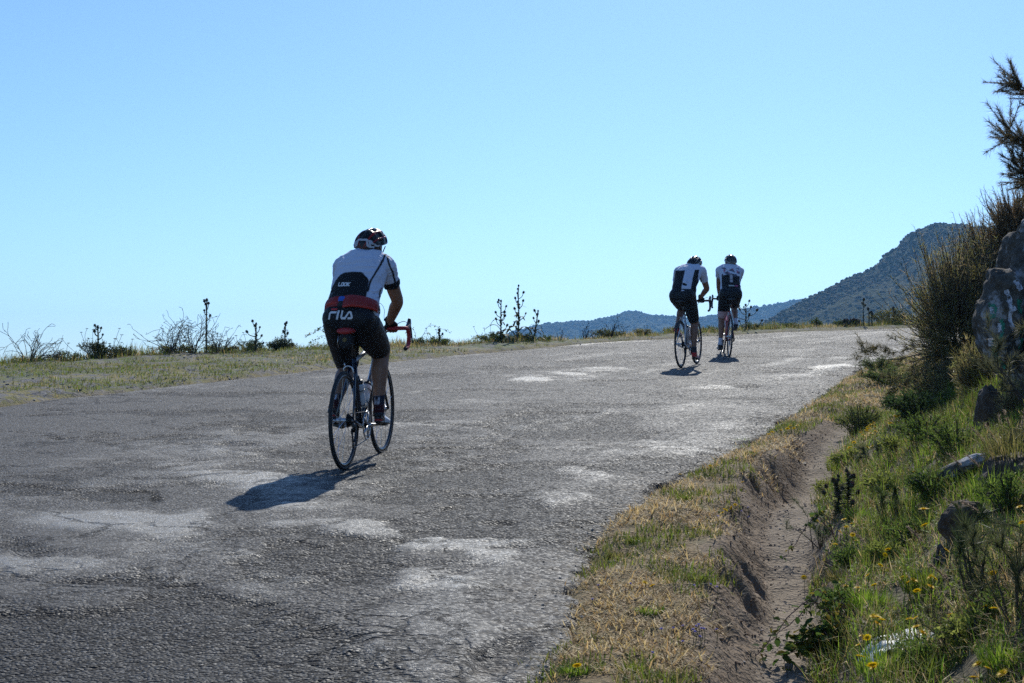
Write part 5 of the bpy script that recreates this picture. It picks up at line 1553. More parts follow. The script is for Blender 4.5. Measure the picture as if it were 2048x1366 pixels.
# --- branching woody plants
def grow_branches(base, n_main, height_, spread, r, lean=(0, 0), depth=3, kink=.35, start_r=.012, droop=0.0):
    """list of (p0, p1, r0, r1, level) segments"""
    segs = []
    def go(p, d, L, rad, lev):
        k = max(3, int(L / .07)); step = L / k
        for i in range(k):
            d = d + V3(*(r.normal(0, kink, 3) * .35)); d[2] -= droop * (.3 + i / k) * .3
            d /= np.linalg.norm(d)
            q = p + d * step
            r1 = rad * (1 - .75 * (i + 1) / k)
            segs.append((p, q, rad * (1 - .75 * i / k), r1, lev))
            if lev < depth and i >= 1 and r.random() < .62:
                nd_ = d + V3(*r.normal(0, .75, 3)); nd_ /= np.linalg.norm(nd_)
                go(q, nd_, L * r.uniform(.30, .55), max(r1 * .7, .0012), lev + 1)
            p = q
    for i in range(n_main):
        a = r.uniform(0, 6.283); o = r.uniform(.1, 1.0) * spread
        d = V3(math.cos(a) * o + lean[0], math.sin(a) * o + lean[1], 1.0); d /= np.linalg.norm(d)
        go(np.array(base) + V3(math.cos(a), math.sin(a), 0) * .04 * r.random(), d, height_ * r.uniform(.6, 1.05), start_r * r.uniform(.7, 1.1), 0)
    return segs
def seg_tubes(g, segs, n=4, col=None, min_r=.0012):
    p0 = np.array([s[0] for s in segs]); p1 = np.array([s[1] for s in segs]); r0 = np.maximum([s[2] for s in segs], min_r); r1 = np.maximum([s[3] for s in segs], min_r)
    t = p1 - p0; t /= np.linalg.norm(t, axis=1)[:, None] + 1e-9
    ref = np.where(np.abs(t[:, 2:3]) < .9, np.array([[0, 0, 1.0]]), np.array([[1.0, 0, 0]]))
    a = np.cross(t, ref); a /= np.linalg.norm(a, axis=1)[:, None]; b = np.cross(t, a)
    th = np.arange(n) * 2 * math.pi / n
    ring = np.cos(th)[None, :, None] * a[:, None] + np.sin(th)[None, :, None] * b[:, None]
    v = np.concatenate([p0[:, None] + ring * r0[:, None, None], p1[:, None] + ring * r1[:, None, None]], 1)
    N = len(segs); base = (np.arange(N) * 2 * n)[:, None]
    q = np.concatenate([np.stack([base[:, 0] + k, base[:, 0] + (k + 1) % n, base[:, 0] + n + (k + 1) % n, base[:, 0] + n + k], -1) for k in range(n)])
    g.add(v.reshape(-1, 3), None, q, col)
BROOM = [(.095, .098, .038), (.125, .118, .048), (.150, .125, .058), (.080, .092, .034), (.19, .145, .075)]
def broom(pos, h, spread, n_main, seed, label, lean=(0, 0), nn=26, nl=(.03, .09), cols=BROOM, group=None, depth=2, droop=0.0, name='broom_shrub', nw=.0022, start_r=.014, along=.8):
    r = np.random.default_rng(seed)
    root = empty(name, pos)
    segs = grow_branches((0, 0, -.03), n_main, h, spread, r, lean, depth, .30, start_r, droop)
    g = Geo(); seg_tubes(g, segs, 4); tag(g.obj('branches', barkM, root), kind='stuff')
    tip = [s for s in segs if s[4] >= 1 or r.random() < .55]
    p0 = np.array([s[0] for s in tip]); p1 = np.array([s[1] for s in tip]); d = p1 - p0; ln = np.linalg.norm(d, axis=1); d /= ln[:, None]
    k = nn; i = np.repeat(np.arange(len(tip)), k)
    P = p0[i] + (p1 - p0)[i] * r.random((len(i), 1))
    D = d[i] * along + r.normal(0, .5, (len(i), 3)) + np.array([0, 0, .28]); D /= np.linalg.norm(D, axis=1)[:, None]
    g = Geo(); needles(g, P, D, r.uniform(*nl, len(i)), r.uniform(.6, 1.3, len(i)) * nw, mixcols(len(i), cols, r, .35), r)
    g.obj('foliage', needleM, root)
    tag(root, label, 'shrub', group)
    return root
def gpos(x, y): return Vector((x, y, gz(x, y)))
def rock_obj(name, pos, size, seed, label, mat, rotz=0.0, sub=4, rough=.32, lobes=None, tilt=(0, 0), cat='rock', flat=0.0):
    v, f = icos(sub)
    off = Vector((seed * 13.7, seed * 7.1, seed * 3.3))
    out = []
    for p in v:
        q = Vector(p)
        d = 1 + rough * (mnoise.noise(q * 1.1 + off)) + rough * .5 * mnoise.noise(q * 2.7 + off) + rough * .22 * mnoise.noise(q * 7 + off) + rough * .10 * mnoise.noise(q * 17 + off)
        # planar facets: clip against a few random planes
        out.append(q * d)
    out = np.array([o[:] for o in out])
    rr = np.random.default_rng(seed)
    for i in range(7):
        nrm = rr.normal(0, 1, 3); nrm /= np.linalg.norm(nrm); lim = rr.uniform(.72, .95)
        dd = out @ nrm; over = np.maximum(dd - lim, 0); out -= nrm[None] * (over * .8)[:, None]
    out *= np.array(size)[None]
    if lobes: out = lobes(out)
    me = np_mesh(name, out, f, False)
    o = link(name, me, mat)
    o.location = pos; o.rotation_euler = (tilt[0], tilt[1], rotz)
    tag(o, label, cat)
    return o
def rock_material(name, a, b_, lichen, patches=.5):
    m, nt, b = new_mat(name)
    tc = nt.nodes.new('ShaderNodeTexCoord')
    def nz(s, d=6, ro=.65):
        n = nd(nt, 'ShaderNodeTexNoise', Scale=s, Detail=d, Roughness=ro); nt.links.new(tc.outputs['Object'], n.inputs['Vector']); return n.outputs['Fac']
    n1, n2, n3, n4 = nz(3), nz(12), nz(45), nz(7)
    c = mixc(nt, ramp(nt, n1, [(.35, 0), (.65, 1)]), a, b_)
    c = mixc(nt, ramp(nt, n3, [(.42, 0), (.60, .7)]), c, [k * .45 for k in a])
    c = mixc(nt, math2(nt, 'MULTIPLY', ramp(nt, n4, [(.52, 0), (.60, 1)]), ramp(nt, n2, [(.40, .1), (.55, patches)])), c, lichen)
    nt.links.new(c, b.inputs['Base Color']); b.inputs['Roughness'].default_value = .88; b.inputs['Specular IOR Level'].default_value = .25
    bp = nd(nt, 'ShaderNodeBump', Strength=.8, Distance=.02)
    nt.links.new(math2(nt, 'ADD', math2(nt, 'MULTIPLY', n3, .5), n2), bp.inputs['Height']); nt.links.new(bp.outputs[0], b.inputs['Normal'])
    return m
rockM = rock_material('granite_boulder', (.080, .070, .056), (.140, .125, .102), (.40, .40, .41), .9)
rockB = rock_material('brown_rock', (.085, .060, .042), (.14, .10, .07), (.20, .19, .175), .35)

# --- boulder with sprayed paint
def pp_(px, py, d):
    ray = cam_ray(px, py); return np.array(CAM + ray * (d / ray.y))
def rock_solid(c, size, seed, rough=.25, sub=4):
    v, f = icos(sub); off = Vector((seed * 13.7, seed * 7.1, seed * 3.3)); out = []
    for p in v:
        q = Vector(p); out.append((q * (1 + rough * mnoise.noise(q * 1.2 + off) + rough * .5 * mnoise.noise(q * 2.9 + off) + rough * .2 * mnoise.noise(q * 7 + off)))[:])
    return np.array(out) * np.array(size)[None] + np.array(c)[None], f, np.zeros((0, 4), int)
BC = pp_(2084, 596, 8.7)
me = remeshed('boulder', [rock_solid((0, 0, 0), (.235, .34, .45), 3, .22), rock_solid(pp_(2000, 640, 8.55) - BC, (.118, .20, .28), 6, .22), rock_solid(pp_(2085, 740, 8.7) - BC, (.20, .3, .24), 9, .25), rock_solid((.25, .2, .05), (.3, .35, .5), 14, .25)], .010, 1)
nn_ = len(me.vertices); co = np.empty(nn_ * 3, np.float32); me.vertices.foreach_get('co', co); co = co.reshape(-1, 3); no = np.empty(nn_ * 3, np.float32); me.vertices.foreach_get('normal', no); no = no.reshape(-1, 3)
dsp = np.array([.030 * (abs(mnoise.noise(Vector(c) * 4.5)) - .25) + .022 * mnoise.cell(Vector(c) * 7 + mnoise.noise_vector(Vector(c) * 9) * .6) * .5 + .012 * mnoise.noise(Vector(c) * 22) for c in co])
me.vertices.foreach_set('co', (co + no * dsp[:, None]).astype(np.float32).ravel())
boulder = link('boulder', me, rockM); boulder.location = BC
tag(boulder, 'big grey boulder with green and white spray paint beside the road', 'rock')
bpy.context.view_layer.update()
bvB = bvh_of(boulder)
inv = boulder.matrix_world.inverted()
camL = inv @ CAM
def spray(strokes, w, mat, name, label):
    """paint strokes given as they are seen on the stone's face, laid on its surface"""
    rr = np.random.default_rng(5)
    for st in strokes:
        g = Geo()
        P = smooth_path(np.array([(a, b, 0) for a, b in st], float), sub=6)[:, :2]
        rows = []
        for i, p in enumerate(P):
            d = P[min(i + 1, len(P) - 1)] - P[max(i - 1, 0)]; d /= np.linalg.norm(d) + 1e-9; nn = np.array([-d[1], d[0]])
            ww = w * (.75 + .5 * rr.random())
            row = []
            for s in (-.5, 0, .5):
                q = p + nn * ww * s
                dirw = cam_ray(*q); dl = (inv.to_3x3() @ dirw).normalized()
                loc, nrm, _, _ = bvB.ray_cast(camL, dl, 40)
                row.append(None if loc is None else np.array(loc + nrm * .003))
            rows.append(row)
        for a, b in zip(rows[:-1], rows[1:]):
            if any(q is None for q in a + b): continue
            if max(np.linalg.norm(a[1] - b[1]), np.linalg.norm(a[0] - a[2])) > .08: continue
            g.add(np.array(a + b), None, [(0, 1, 4, 3), (1, 2, 5, 4)])
        if g.n: g.obj(name, mat, boulder, True)
def spray_mat(name, col):
    m, nt, b = new_mat(name)
    b.inputs['Base Color'].default_value = (*col, 1); b.inputs['Roughness'].default_value = .75
    tc = nt.nodes.new('ShaderNodeTexCoord')
    n = nd(nt, 'ShaderNodeTexNoise', Scale=38.0, Detail=5.0, Roughness=.7); nt.links.new(tc.outputs['Object'], n.inputs['Vector'])
    nt.links.new(ramp(nt, n.outputs['Fac'], [(.40, 0), (.56, 1)]), b.inputs['Alpha'])
    return m
greenP, whiteP = spray_mat('green_spray_paint', (.02, .22, .13)), spray_mat('white_spray_paint', (.58, .58, .62))
spray([[(1977, 610), (1988, 612), (1990, 622), (1979, 632)], [(1976, 640), (1981, 632), (1993, 634), (2004, 642), (2006, 662), (2000, 678), (1988, 684), (1990, 706), (2001, 724), (2012, 736)], [(2038, 598), (2040, 628)], [(2042, 652), (2040, 700)]], 8, greenP, 'green_paint_stroke', 'green sprayed letter strokes on the boulder')
spray([[(1983, 614), (1985, 628)], [(1999, 646), (2002, 664)], [(1994, 692), (2000, 684)], [(2012, 580), (2022, 610), (2020, 640), (2028, 660)], [(2030, 560), (2042, 580)], [(2034, 670), (2036, 690)], [(1982, 676), (1983, 692)], [(2016, 600), (2030, 622)]], 9, whiteP, 'white_paint_stroke', 'flaking white paint on the boulder')
def pix_pos(px, py, d):
    ray = cam_ray(px, py); t = d / ray.y; return CAM + ray * t
p = pix_pos(1978, 790, 8.25); rock_obj('standing_stone', (p.x, p.y, gz(p.x, p.y) + .06), (.075, .09, .17), 8, 'narrow brown upright stone under the painted boulder', rockB, .4, 4, .25)
p = on_ground(1925, 1075); rock_obj('bank_stone', (p.x + .02, p.y + .04, p.z + .035), (.10, .085, .115), 12, 'dark split stone half buried low on the grassy bank', rockB, .6, 4, .28, tilt=(.1, -.25))
p = on_ground(1930, 935); rock_obj('flat_stone', (p.x, p.y, p.z + .0), (.16, .10, .045), 15, 'pale flat slab of rock above the split stone', rockM, -.5, 4, .25, tilt=(0, -.35))
p = on_ground(2020, 960); rock_obj('buried_rock', (p.x + .1, p.y + .1, p.z + .0), (.20, .16, .12), 19, 'dark rock in the dry grass at the picture edge', rockB, .2, 4, .3)
for i, (px, py, s) in enumerate([(1860, 805, .05), (1700, 1003, .025), (1586, 1018, .016), (1790, 1000, .03), (1890, 868, .04)]):
    p = on_ground(px, py)
    rock_obj('small_stone', (p.x, p.y, p.z + s * .3), (s * 1.2, s, s * .7), 30 + i, ['small dark rock in the grass below the broom shrub', 'small stone beside the pink thistle on the bank', 'dark pebble lying alone on the ditch floor', 'small pale stone halfway up the bank', 'pale stone just above the flat slab'][i], rockB, i, 3, .3)

# --- broom shrubs on the bank
BR2 = [(.24, .165, .08), (.29, .20, .10), (.19, .145, .07), (.36, .25, .13)]
def dense_broom(px, py, rpx, rpy, d, n_twigs, seed, label, cols, per=26, nl=(.025, .065), nw=.0026, sprigs=.14, squash=.9):
    r = np.random.default_rng(seed)
    C = pp_(px, py, d); rad = np.array([rpx / 3050 * d, rpx / 3050 * d * squash, rpy / 3050 * d])
    base = gpos(C[0] + .12 * rad[0], C[1]); root = empty('broom_shrub', base); o_ = np.array(base); C = C - o_
    segs = []
    u = r.normal(0, 1, (n_twigs, 3)); u[:, 2] += .15; u /= np.linalg.norm(u, axis=1)[:, None]
    for k in range(n_twigs):
        q = u[k]; lump = 1 + .42 * mnoise.noise(Vector(q) * 2.1 + Vector((seed, 0, 0))) + .2 * mnoise.noise(Vector(q) * 5 + Vector((seed, 0, 0)))
        e = r.uniform(.62, 1.02) if r.random() > sprigs else r.uniform(1.05, 1.28)
        end = C + rad * q * lump * e; st = C + rad * q * lump * e * r.uniform(.25, .55) - V3(0, 0, .22 * rad[2])
        mid = (st + end) / 2 - V3(0, 0, .04) + r.normal(0, .02, 3)
        P = smooth_path([st, mid, end], sub=3)
        for i in range(len(P) - 1): segs.append((P[i], P[i + 1], .0035 - .0004 * i, .0032 - .0004 * i, i))
    for k in range(16):
        q = r.normal(0, 1, 3); q[2] = abs(q[2]); q /= np.linalg.norm(q); end = C + rad * q * .55 - V3(0, 0, .1 * rad[2]); P = smooth_path([V3(r.normal(0, .05), r.normal(0, .05), -.05), end * .5 + r.normal(0, .04, 3), end], sub=4)
        for i in range(len(P) - 1): segs.append((P[i], P[i + 1], .013 - .0012 * i, .0118 - .0012 * i, -1))
    g = Geo(); seg_tubes(g, segs, 4, None, .0012); tag(g.obj('branches', barkM, root), kind='stuff')
    tip = [s_ for s_ in segs if s_[4] >= 1]
    p0 = np.array([s_[0] for s_ in tip]); p1 = np.array([s_[1] for s_ in tip]); dd = p1 - p0; dd /= np.linalg.norm(dd, axis=1)[:, None] + 1e-9
    i = np.repeat(np.arange(len(tip)), max(2, per // 5)); D = dd[i] * .9 + r.normal(0, .62, (len(i), 3)) + np.array([0, 0, .12]); D /= np.linalg.norm(D, axis=1)[:, None]
    col = mixcols(len(tip), cols, r, .5)[i] * (1 + .25 * (r.random((len(i), 1)) - .5))
    g = Geo(); needles(g, p0[i] + (p1 - p0)[i] * r.random((len(i), 1)), D, r.uniform(*nl, len(i)), np.full(len(i), nw) * r.uniform(.6, 1.3, len(i)), col, r); g.obj('foliage', needleM, root)
    tag(root, label, 'shrub'); return root
GRB = [(.33, .29, .10), (.39, .32, .13), (.26, .25, .085), (.48, .36, .19), (.32, .32, .11)]
dense_broom(1915, 635, 108, 168, 11.2, 1500, 201, 'large brown green broom shrub leaning towards the road', GRB)
dense_broom(1902, 785, 92, 72, 10.8, 800, 202, 'lower broom shrub at the foot of the large one, beside the road', GRB)
dense_broom(1985, 540, 90, 118, 11.6, 1000, 203, 'olive broom shrub between the large one and the boulder', GRB + BR2)
dense_broom(2045, 455, 76, 88, 11.5, 1000, 204, 'rounded brown broom shrub above the painted boulder', BR2)
dense_broom(1960, 745, 52, 66, 9.6, 500, 221, 'olive broom shrub tucked against the side of the painted boulder', GRB)
dense_broom(2046, 800, 46, 50, 8.0, 420, 216, 'pale tipped broom tuft hiding the foot of the boulder', GRB + DRY[:2], 26, (.02, .05), .0018, .2)
dense_broom(2030, 900, 50, 40, 7.0, 380, 217, 'spreading grey green broom tuft above the buried rock', GRB, 26, (.02, .05), .0016, .2)
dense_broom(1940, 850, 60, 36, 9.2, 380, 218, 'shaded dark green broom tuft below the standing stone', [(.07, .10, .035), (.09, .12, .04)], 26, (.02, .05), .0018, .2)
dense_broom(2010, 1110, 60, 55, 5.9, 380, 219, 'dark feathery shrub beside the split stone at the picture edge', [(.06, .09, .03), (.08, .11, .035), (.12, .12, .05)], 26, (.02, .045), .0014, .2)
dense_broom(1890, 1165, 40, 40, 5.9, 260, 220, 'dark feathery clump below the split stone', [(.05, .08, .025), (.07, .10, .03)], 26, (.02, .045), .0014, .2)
dense_broom(2120, 560, 80, 170, 11.2, 700, 215, 'broom shrub behind the boulder at the picture edge', BR2)
# tall ragged broom: its stem stands outside the picture, side branches hang in
def ragged_broom(base, trunk, sides, seed, label, cols):
    r = np.random.default_rng(seed); root = empty('broom_shrub', base); o_ = np.array(base)
    segs = []
    def line(P, r0, r1, lev):
        P = smooth_path(np.array(P), sub=5)
        for i in range(len(P) - 1):
            f = i / (len(P) - 1); segs.append((P[i] - o_, P[i + 1] - o_, r0 + (r1 - r0) * f, r0 + (r1 - r0) * f, lev))
        return P
    line([o_ - V3(0, 0, .05)] + trunk, .022, .010, 0)
    for a, b in sides:
        m = a * .5 + b * .5 + V3(0, 0, -.04)
        P = line([a, m, b], .008, .003, 1)
        for k in range(26):
            i = r.integers(2, len(P)); d = (b - a) / np.linalg.norm(b - a) * .7 + r.normal(0, .55, 3); d /= np.linalg.norm(d)
            line([P[i - 1], P[i - 1] + d * r.uniform(.05, .10), P[i - 1] + d * r.uniform(.12, .22) + V3(0, 0, .02)], .0025, .0012, 2)
    g = Geo(); seg_tubes(g, segs, 4, None, .0012); tag(g.obj('branches', barkM, root), kind='stuff')
    tip = [s for s in segs if s[4] >= 1]
    p0 = np.array([s[0] for s in tip]); p1 = np.array([s[1] for s in tip]); d = p1 - p0; d /= np.linalg.norm(d, axis=1)[:, None] + 1e-9
    i = np.repeat(np.arange(len(tip)), 16); D = d[i] * .9 + r.normal(0, .5, (len(i), 3)); D /= np.linalg.norm(D, axis=1)[:, None]
    g = Geo(); needles(g, p0[i] + (p1 - p0)[i] * r.random((len(i), 1)), D, r.uniform(.02, .06, len(i)), np.full(len(i), .0024), mixcols(len(i), cols, r, .3), r); g.obj('foliage', needleM, root)
    tag(root, label, 'shrub')
b0 = gpos(3.62, 9.6)
ragged_broom(b0, [pp_(2110, 420, 9.6), pp_(2100, 250, 9.6), pp_(2100, 100, 9.6)], [(pp_(2098, 200, 9.6), pp_(2022, 150, 9.5)), (pp_(2104, 300, 9.6), pp_(1996, 240, 9.45)), (pp_(2104, 320, 9.6), pp_(2010, 262, 9.7)), (pp_(2104, 360, 9.6), pp_(2022, 322, 9.5)), (pp_(2106, 400, 9.6), pp_(2030, 300, 9.6))], 205, 'tall ragged broom whose top branches hang into the sky', [(.13, .10, .05), (.16, .12, .06), (.10, .085, .042)])
broom(gpos(2.62, 7.6), .34, .7, 9, 206, 'small grey green broom tuft in front of the painted boulder', lean=(-.25, 0), nn=26, nl=(.03, .07), cols=[(.10, .11, .055), (.14, .14, .075), (.08, .085, .045)])
broom(gpos(2.52, 6.6), .42, .7, 9, 208, 'broom clump with pale tips at the picture edge by the buried rock', lean=(-.2, 0), nn=26, nl=(.03, .08), cols=[(.11, .115, .055), (.16, .15, .085), (.09, .09, .045)])
p = on_ground(1960, 1190); broom(p, .26, .6, 9, 209, 'dark green needle tuft below the split stone', nn=26, nl=(.03, .07), nw=.0018, cols=[(.04, .06, .022), (.055, .08, .028)], start_r=.006)
p = on_ground(1640, 1090); broom(p, .17, .8, 8, 210, 'small feathery green tuft on the lip of the ditch', nn=20, nl=(.02, .05), nw=.0016, cols=[(.06, .085, .035), (.085, .11, .045)], start_r=.004)
p = on_ground(1750, 930); broom(p, .17, .5, 8, 211, 'bluish green needle tuft midway up the bank', nn=20, nl=(.03, .06), nw=.0018, cols=[(.07, .095, .055), (.09, .11, .06)], start_r=.004)
p = on_ground(1905, 1300); broom(p, .15, .5, 7, 212, 'thin dark twiggy tuft beside the white plastic sheet', nn=10, nl=(.02, .05), nw=.0015, cols=[(.05, .05, .03), (.07, .075, .035)], start_r=.003)
p = on_ground(1780, 1050); broom(p, .16, .6, 9, 213, 'bushy dark green tuft in the middle of the bank', nn=24, nl=(.02, .05), nw=.0018, cols=[(.05, .075, .025), (.07, .10, .03)], start_r=.004)
p = on_ground(2035, 1230); broom(p, .24, .6, 9, 214, 'needle leaved clump at the lower picture edge', nn=24, nl=(.03, .07), nw=.0018, cols=[(.06, .08, .03), (.085, .10, .04), (.12, .12, .06)], start_r=.004)
# bare twigs hanging from the roadside broom towards the asphalt
def bare_branch(p0, p1, seed, label, mat=barkM, rad=.009, name='bare_branch'):
    r = np.random.default_rng(seed); root = empty(name, p0)
    d = np.array(p1 - p0); L = np.linalg.norm(d); segs = []
    def go(p, d, L, rad, lev):
        k = 9
        for i in range(k):
            d = d + r.normal(0, .16, 3); d /= np.linalg.norm(d); q = p + d * L / k
            segs.append((p, q, rad * (1 - .8 * i / k), rad * (1 - .8 * (i + 1) / k), lev))
            if lev < 3 and i > 1 and r.random() < .7: go(q, d + r.normal(0, .6, 3), L * r.uniform(.25, .5), rad * (1 - .8 * i / k) * .6, lev + 1)
            p = q
    go(np.zeros(3), d / L, L, rad, 0)
    g = Geo(); seg_tubes(g, segs, 4, None, .0010); g.obj('twigs', mat, root)
    tip = [s for s in segs if s[4] >= 1][::2]
    p0_ = np.array([s[0] for s in tip]); dd = np.array([s[1] - s[0] for s in tip]); dd /= np.linalg.norm(dd, axis=1)[:, None] + 1e-9
    i = np.repeat(np.arange(len(tip)), 5); D = dd[i] + r.normal(0, .6, (len(i), 3)); D /= np.linalg.norm(D, axis=1)[:, None]
    g = Geo(); needles(g, p0_[i], D, r.uniform(.02, .05, len(i)), np.full(len(i), .002), mixcols(len(i), BROOM, r), r); g.obj('needles', needleM, root)
    tag(root, label, 'branch')
bare_branch(gpos(3.30, 11.2) + Vector((0, 0, .12)), pix_pos(1806, 672, 10.9), 221, 'bare dark branch of the broom reaching out over the asphalt edge')
bare_branch(gpos(3.25, 11.0) + Vector((0, 0, .06)), pix_pos(1840, 735, 10.7), 222, 'low bare branch of the broom hanging over the grass')

# --- grass tufts
def tuft(pos, n, L, label, cols, seed, spread=.05, W=.003, lean=(.05, .7), group=None):
    r = np.random.default_rng(seed); g = Geo()
    a = r.uniform(0, 6.283, n); q = spread * np.sqrt(r.random(n))
    P = np.stack([np.cos(a) * q, np.sin(a) * q, np.zeros(n) - .01], -1)
    blades(g, P, a + r.normal(0, .5, n), r.uniform(.5, 1.1, n) * L, np.full(n, W) * r.uniform(.7, 1.3, n), r.uniform(*lean, n), r.uniform(0, .7, n), mixcols(n, cols, r))
    o = g.obj('grass_tuft', grassM); o.location = pos
    tag(o, label, 'grass tuft', group); return o
TUFTS = [(1370, 1000, 150, .07, GRN, 'round green tuft alone on the straw verge, halfway down'), (1482, 888, 140, .07, LUSH, 'bright green tuft at the asphalt edge where the verge begins'), (1740, 1215, 260, .11, LUSH, 'lush bright green tuft on the bank above the bramble'),
         (1720, 1040, 200, .10, LUSH, 'fresh green tuft above the feathery ditch-lip tuft'), (1850, 1180, 260, .15, GRN, 'deep green tuft among the dandelions below the stone'), (1675, 940, 160, .09, GRN, 'soft green tuft on the upper lip of the ditch'),
         (1990, 1010, 200, .20, LUSH, 'long bright grass blades beside the split stone'), (2030, 930, 220, .26, OLV, 'tall seeding grass clump at the picture edge'), (1760, 1345, 200, .12, LUSH, 'bright grass clump at the lower edge of the picture'),
         (1150, 1345, 200, .05, LUSH, 'green tuft where the verge meets the asphalt in the near corner'), (1270, 1340, 160, .05, GRN, 'flat green tuft in the straw nearest the viewer'), (1300, 1225, 180, .045, LUSH, 'low yellowish green tuft on the verge'), (1390, 1160, 200, .045, GRN, 'dark green tuft near the ditch rim'),
         (1235, 1115, 200, .05, OLV, 'grey green tuft spilling onto the asphalt'), (1275, 1085, 220, .05, GRN, 'spiky green tuft at the ragged asphalt edge'), (1560, 818, 180, .07, GRN, 'green weeds creeping onto the road near the dandelions'), (2010, 1330, 240, .10, LUSH, 'bright grass clump in the near bank corner'),
         (1880, 1350, 200, .09, GRN, 'green tuft in front of the white plastic sheet'), (1680, 1160, 150, .08, OLV, 'olive tuft beside the ditch'), (1500, 910, 120, .05, GRN, 'small green tuft beside the bright one at the verge')]
for i, (px, py, n, L, cols, lab) in enumerate(TUFTS):
    p = on_ground(px, py); tuft(p, n, L, lab, cols, 400 + i, .035 + L * .35, .0026 + .0002 * p.y)
# seed heads of tall grass at the picture edge
def seed_grass(pos, h, lean, seed, label):
    r = np.random.default_rng(seed); root = empty('seed_grass', pos)
    P = smooth_path([V3(0, 0, -.02), V3(lean[0] * .3, lean[1] * .3, h * .5), V3(lean[0] * .7, lean[1] * .7, h * .85), V3(lean[0], lean[1], h)], sub=4)
    g = Geo(); tubes(g, P, np.linspace(.0016, .0008, len(P)), 5, (.22, .19, .09)); g.obj('stalk', grassM, root)
    k = 90; t = r.random(k); D = P[-1] - P[-4]; D /= np.linalg.norm(D)
    pts = P[-1][None] - D[None] * (t * .075)[:, None]
    dirs = D[None] + r.normal(0, .45, (k, 3)); dirs /= np.linalg.norm(dirs, axis=1)[:, None]
    g = Geo(); needles(g, pts, dirs, r.uniform(.008, .02, k), np.full(k, .0028), mixcols(k, [(.36, .27, .20), (.42, .34, .26), (.30, .22, .16)], r), r); g.obj('seed_head', grassM, root)
    tag(root, label, 'grass', 'seeding grasses on the bank')
for i, (px, py, h, lx_) in enumerate([(1990, 960, .22, -.10), (2000, 955, .24, -.06), (2015, 950, .26, -.03), (2030, 950, .28, -.05), (2040, 965, .30, .02), (1945, 1000, .20, -.10), (1975, 990, .17, -.09), (1955, 1085, .16, -.12), (1925, 1240, .18, -.10), (2010, 1120, .2, -.15), (1860, 1150, .18, -.08), (1735, 1120, .12, -.05)]):
    seed_grass(on_ground(px, py), h, (lx_, .02 * (i % 3 - 1)), 500 + i, ['pinkish seed head of tall grass leaning towards the road by the buried rock', 'grass stalk with dry seed head on the open bank'][i > 6])

# --- flowers
def flower_meshes():
    r = np.random.default_rng(3)
    g = Geo(); n = 46
    a = np.linspace(0, 6.283 * 3, n, endpoint=False); ring = np.repeat([1.0, .72, .42], [20, 15, 11])[:n]
    blades(g, np.zeros((n, 3)), a, .017 * ring + .004, np.full(n, .0058), 1.35 - (1 - ring) * .9, np.full(n, .1), mixcols(n, [(.80, .56, .010), (.86, .64, .016), (.74, .48, .008)], r, .1))
    return g.mesh('flower_head')
fh = flower_meshes(); fh.materials.append(petalM)
def stem_mesh(h):
    g = Geo(); tubes(g, [V3(0, 0, -h - .01), V3(.004, 0, -h * .5), V3(0, 0, 0)], .0013, 5, (.12, .15, .045)); m = g.mesh('flower_stem'); m.materials.append(leafM); return m
stems = [stem_mesh(h) for h in (.04, .07, .10, .14)]
def dandelion(pos, k, seed, label, group, tilt=.4, scale=1.0):
    r = np.random.default_rng(seed)
    root = empty('dandelion', pos)
    h = (.04, .07, .10, .14)[k]
    a = bpy.data.objects.new('flower_stem', stems[k]); COL.objects.link(a); a.parent = root; a.location = (0, 0, h)
    b = bpy.data.objects.new('flower_head', fh); COL.objects.link(b); b.parent = root; b.location = (0, 0, h); b.rotation_euler = (r.normal(0, tilt) + .2, r.normal(0, tilt), r.uniform(0, 6)); s = r.uniform(.65, 1.0) * scale; b.scale = (s, s, s)
    tag(root, label, 'flower', group)
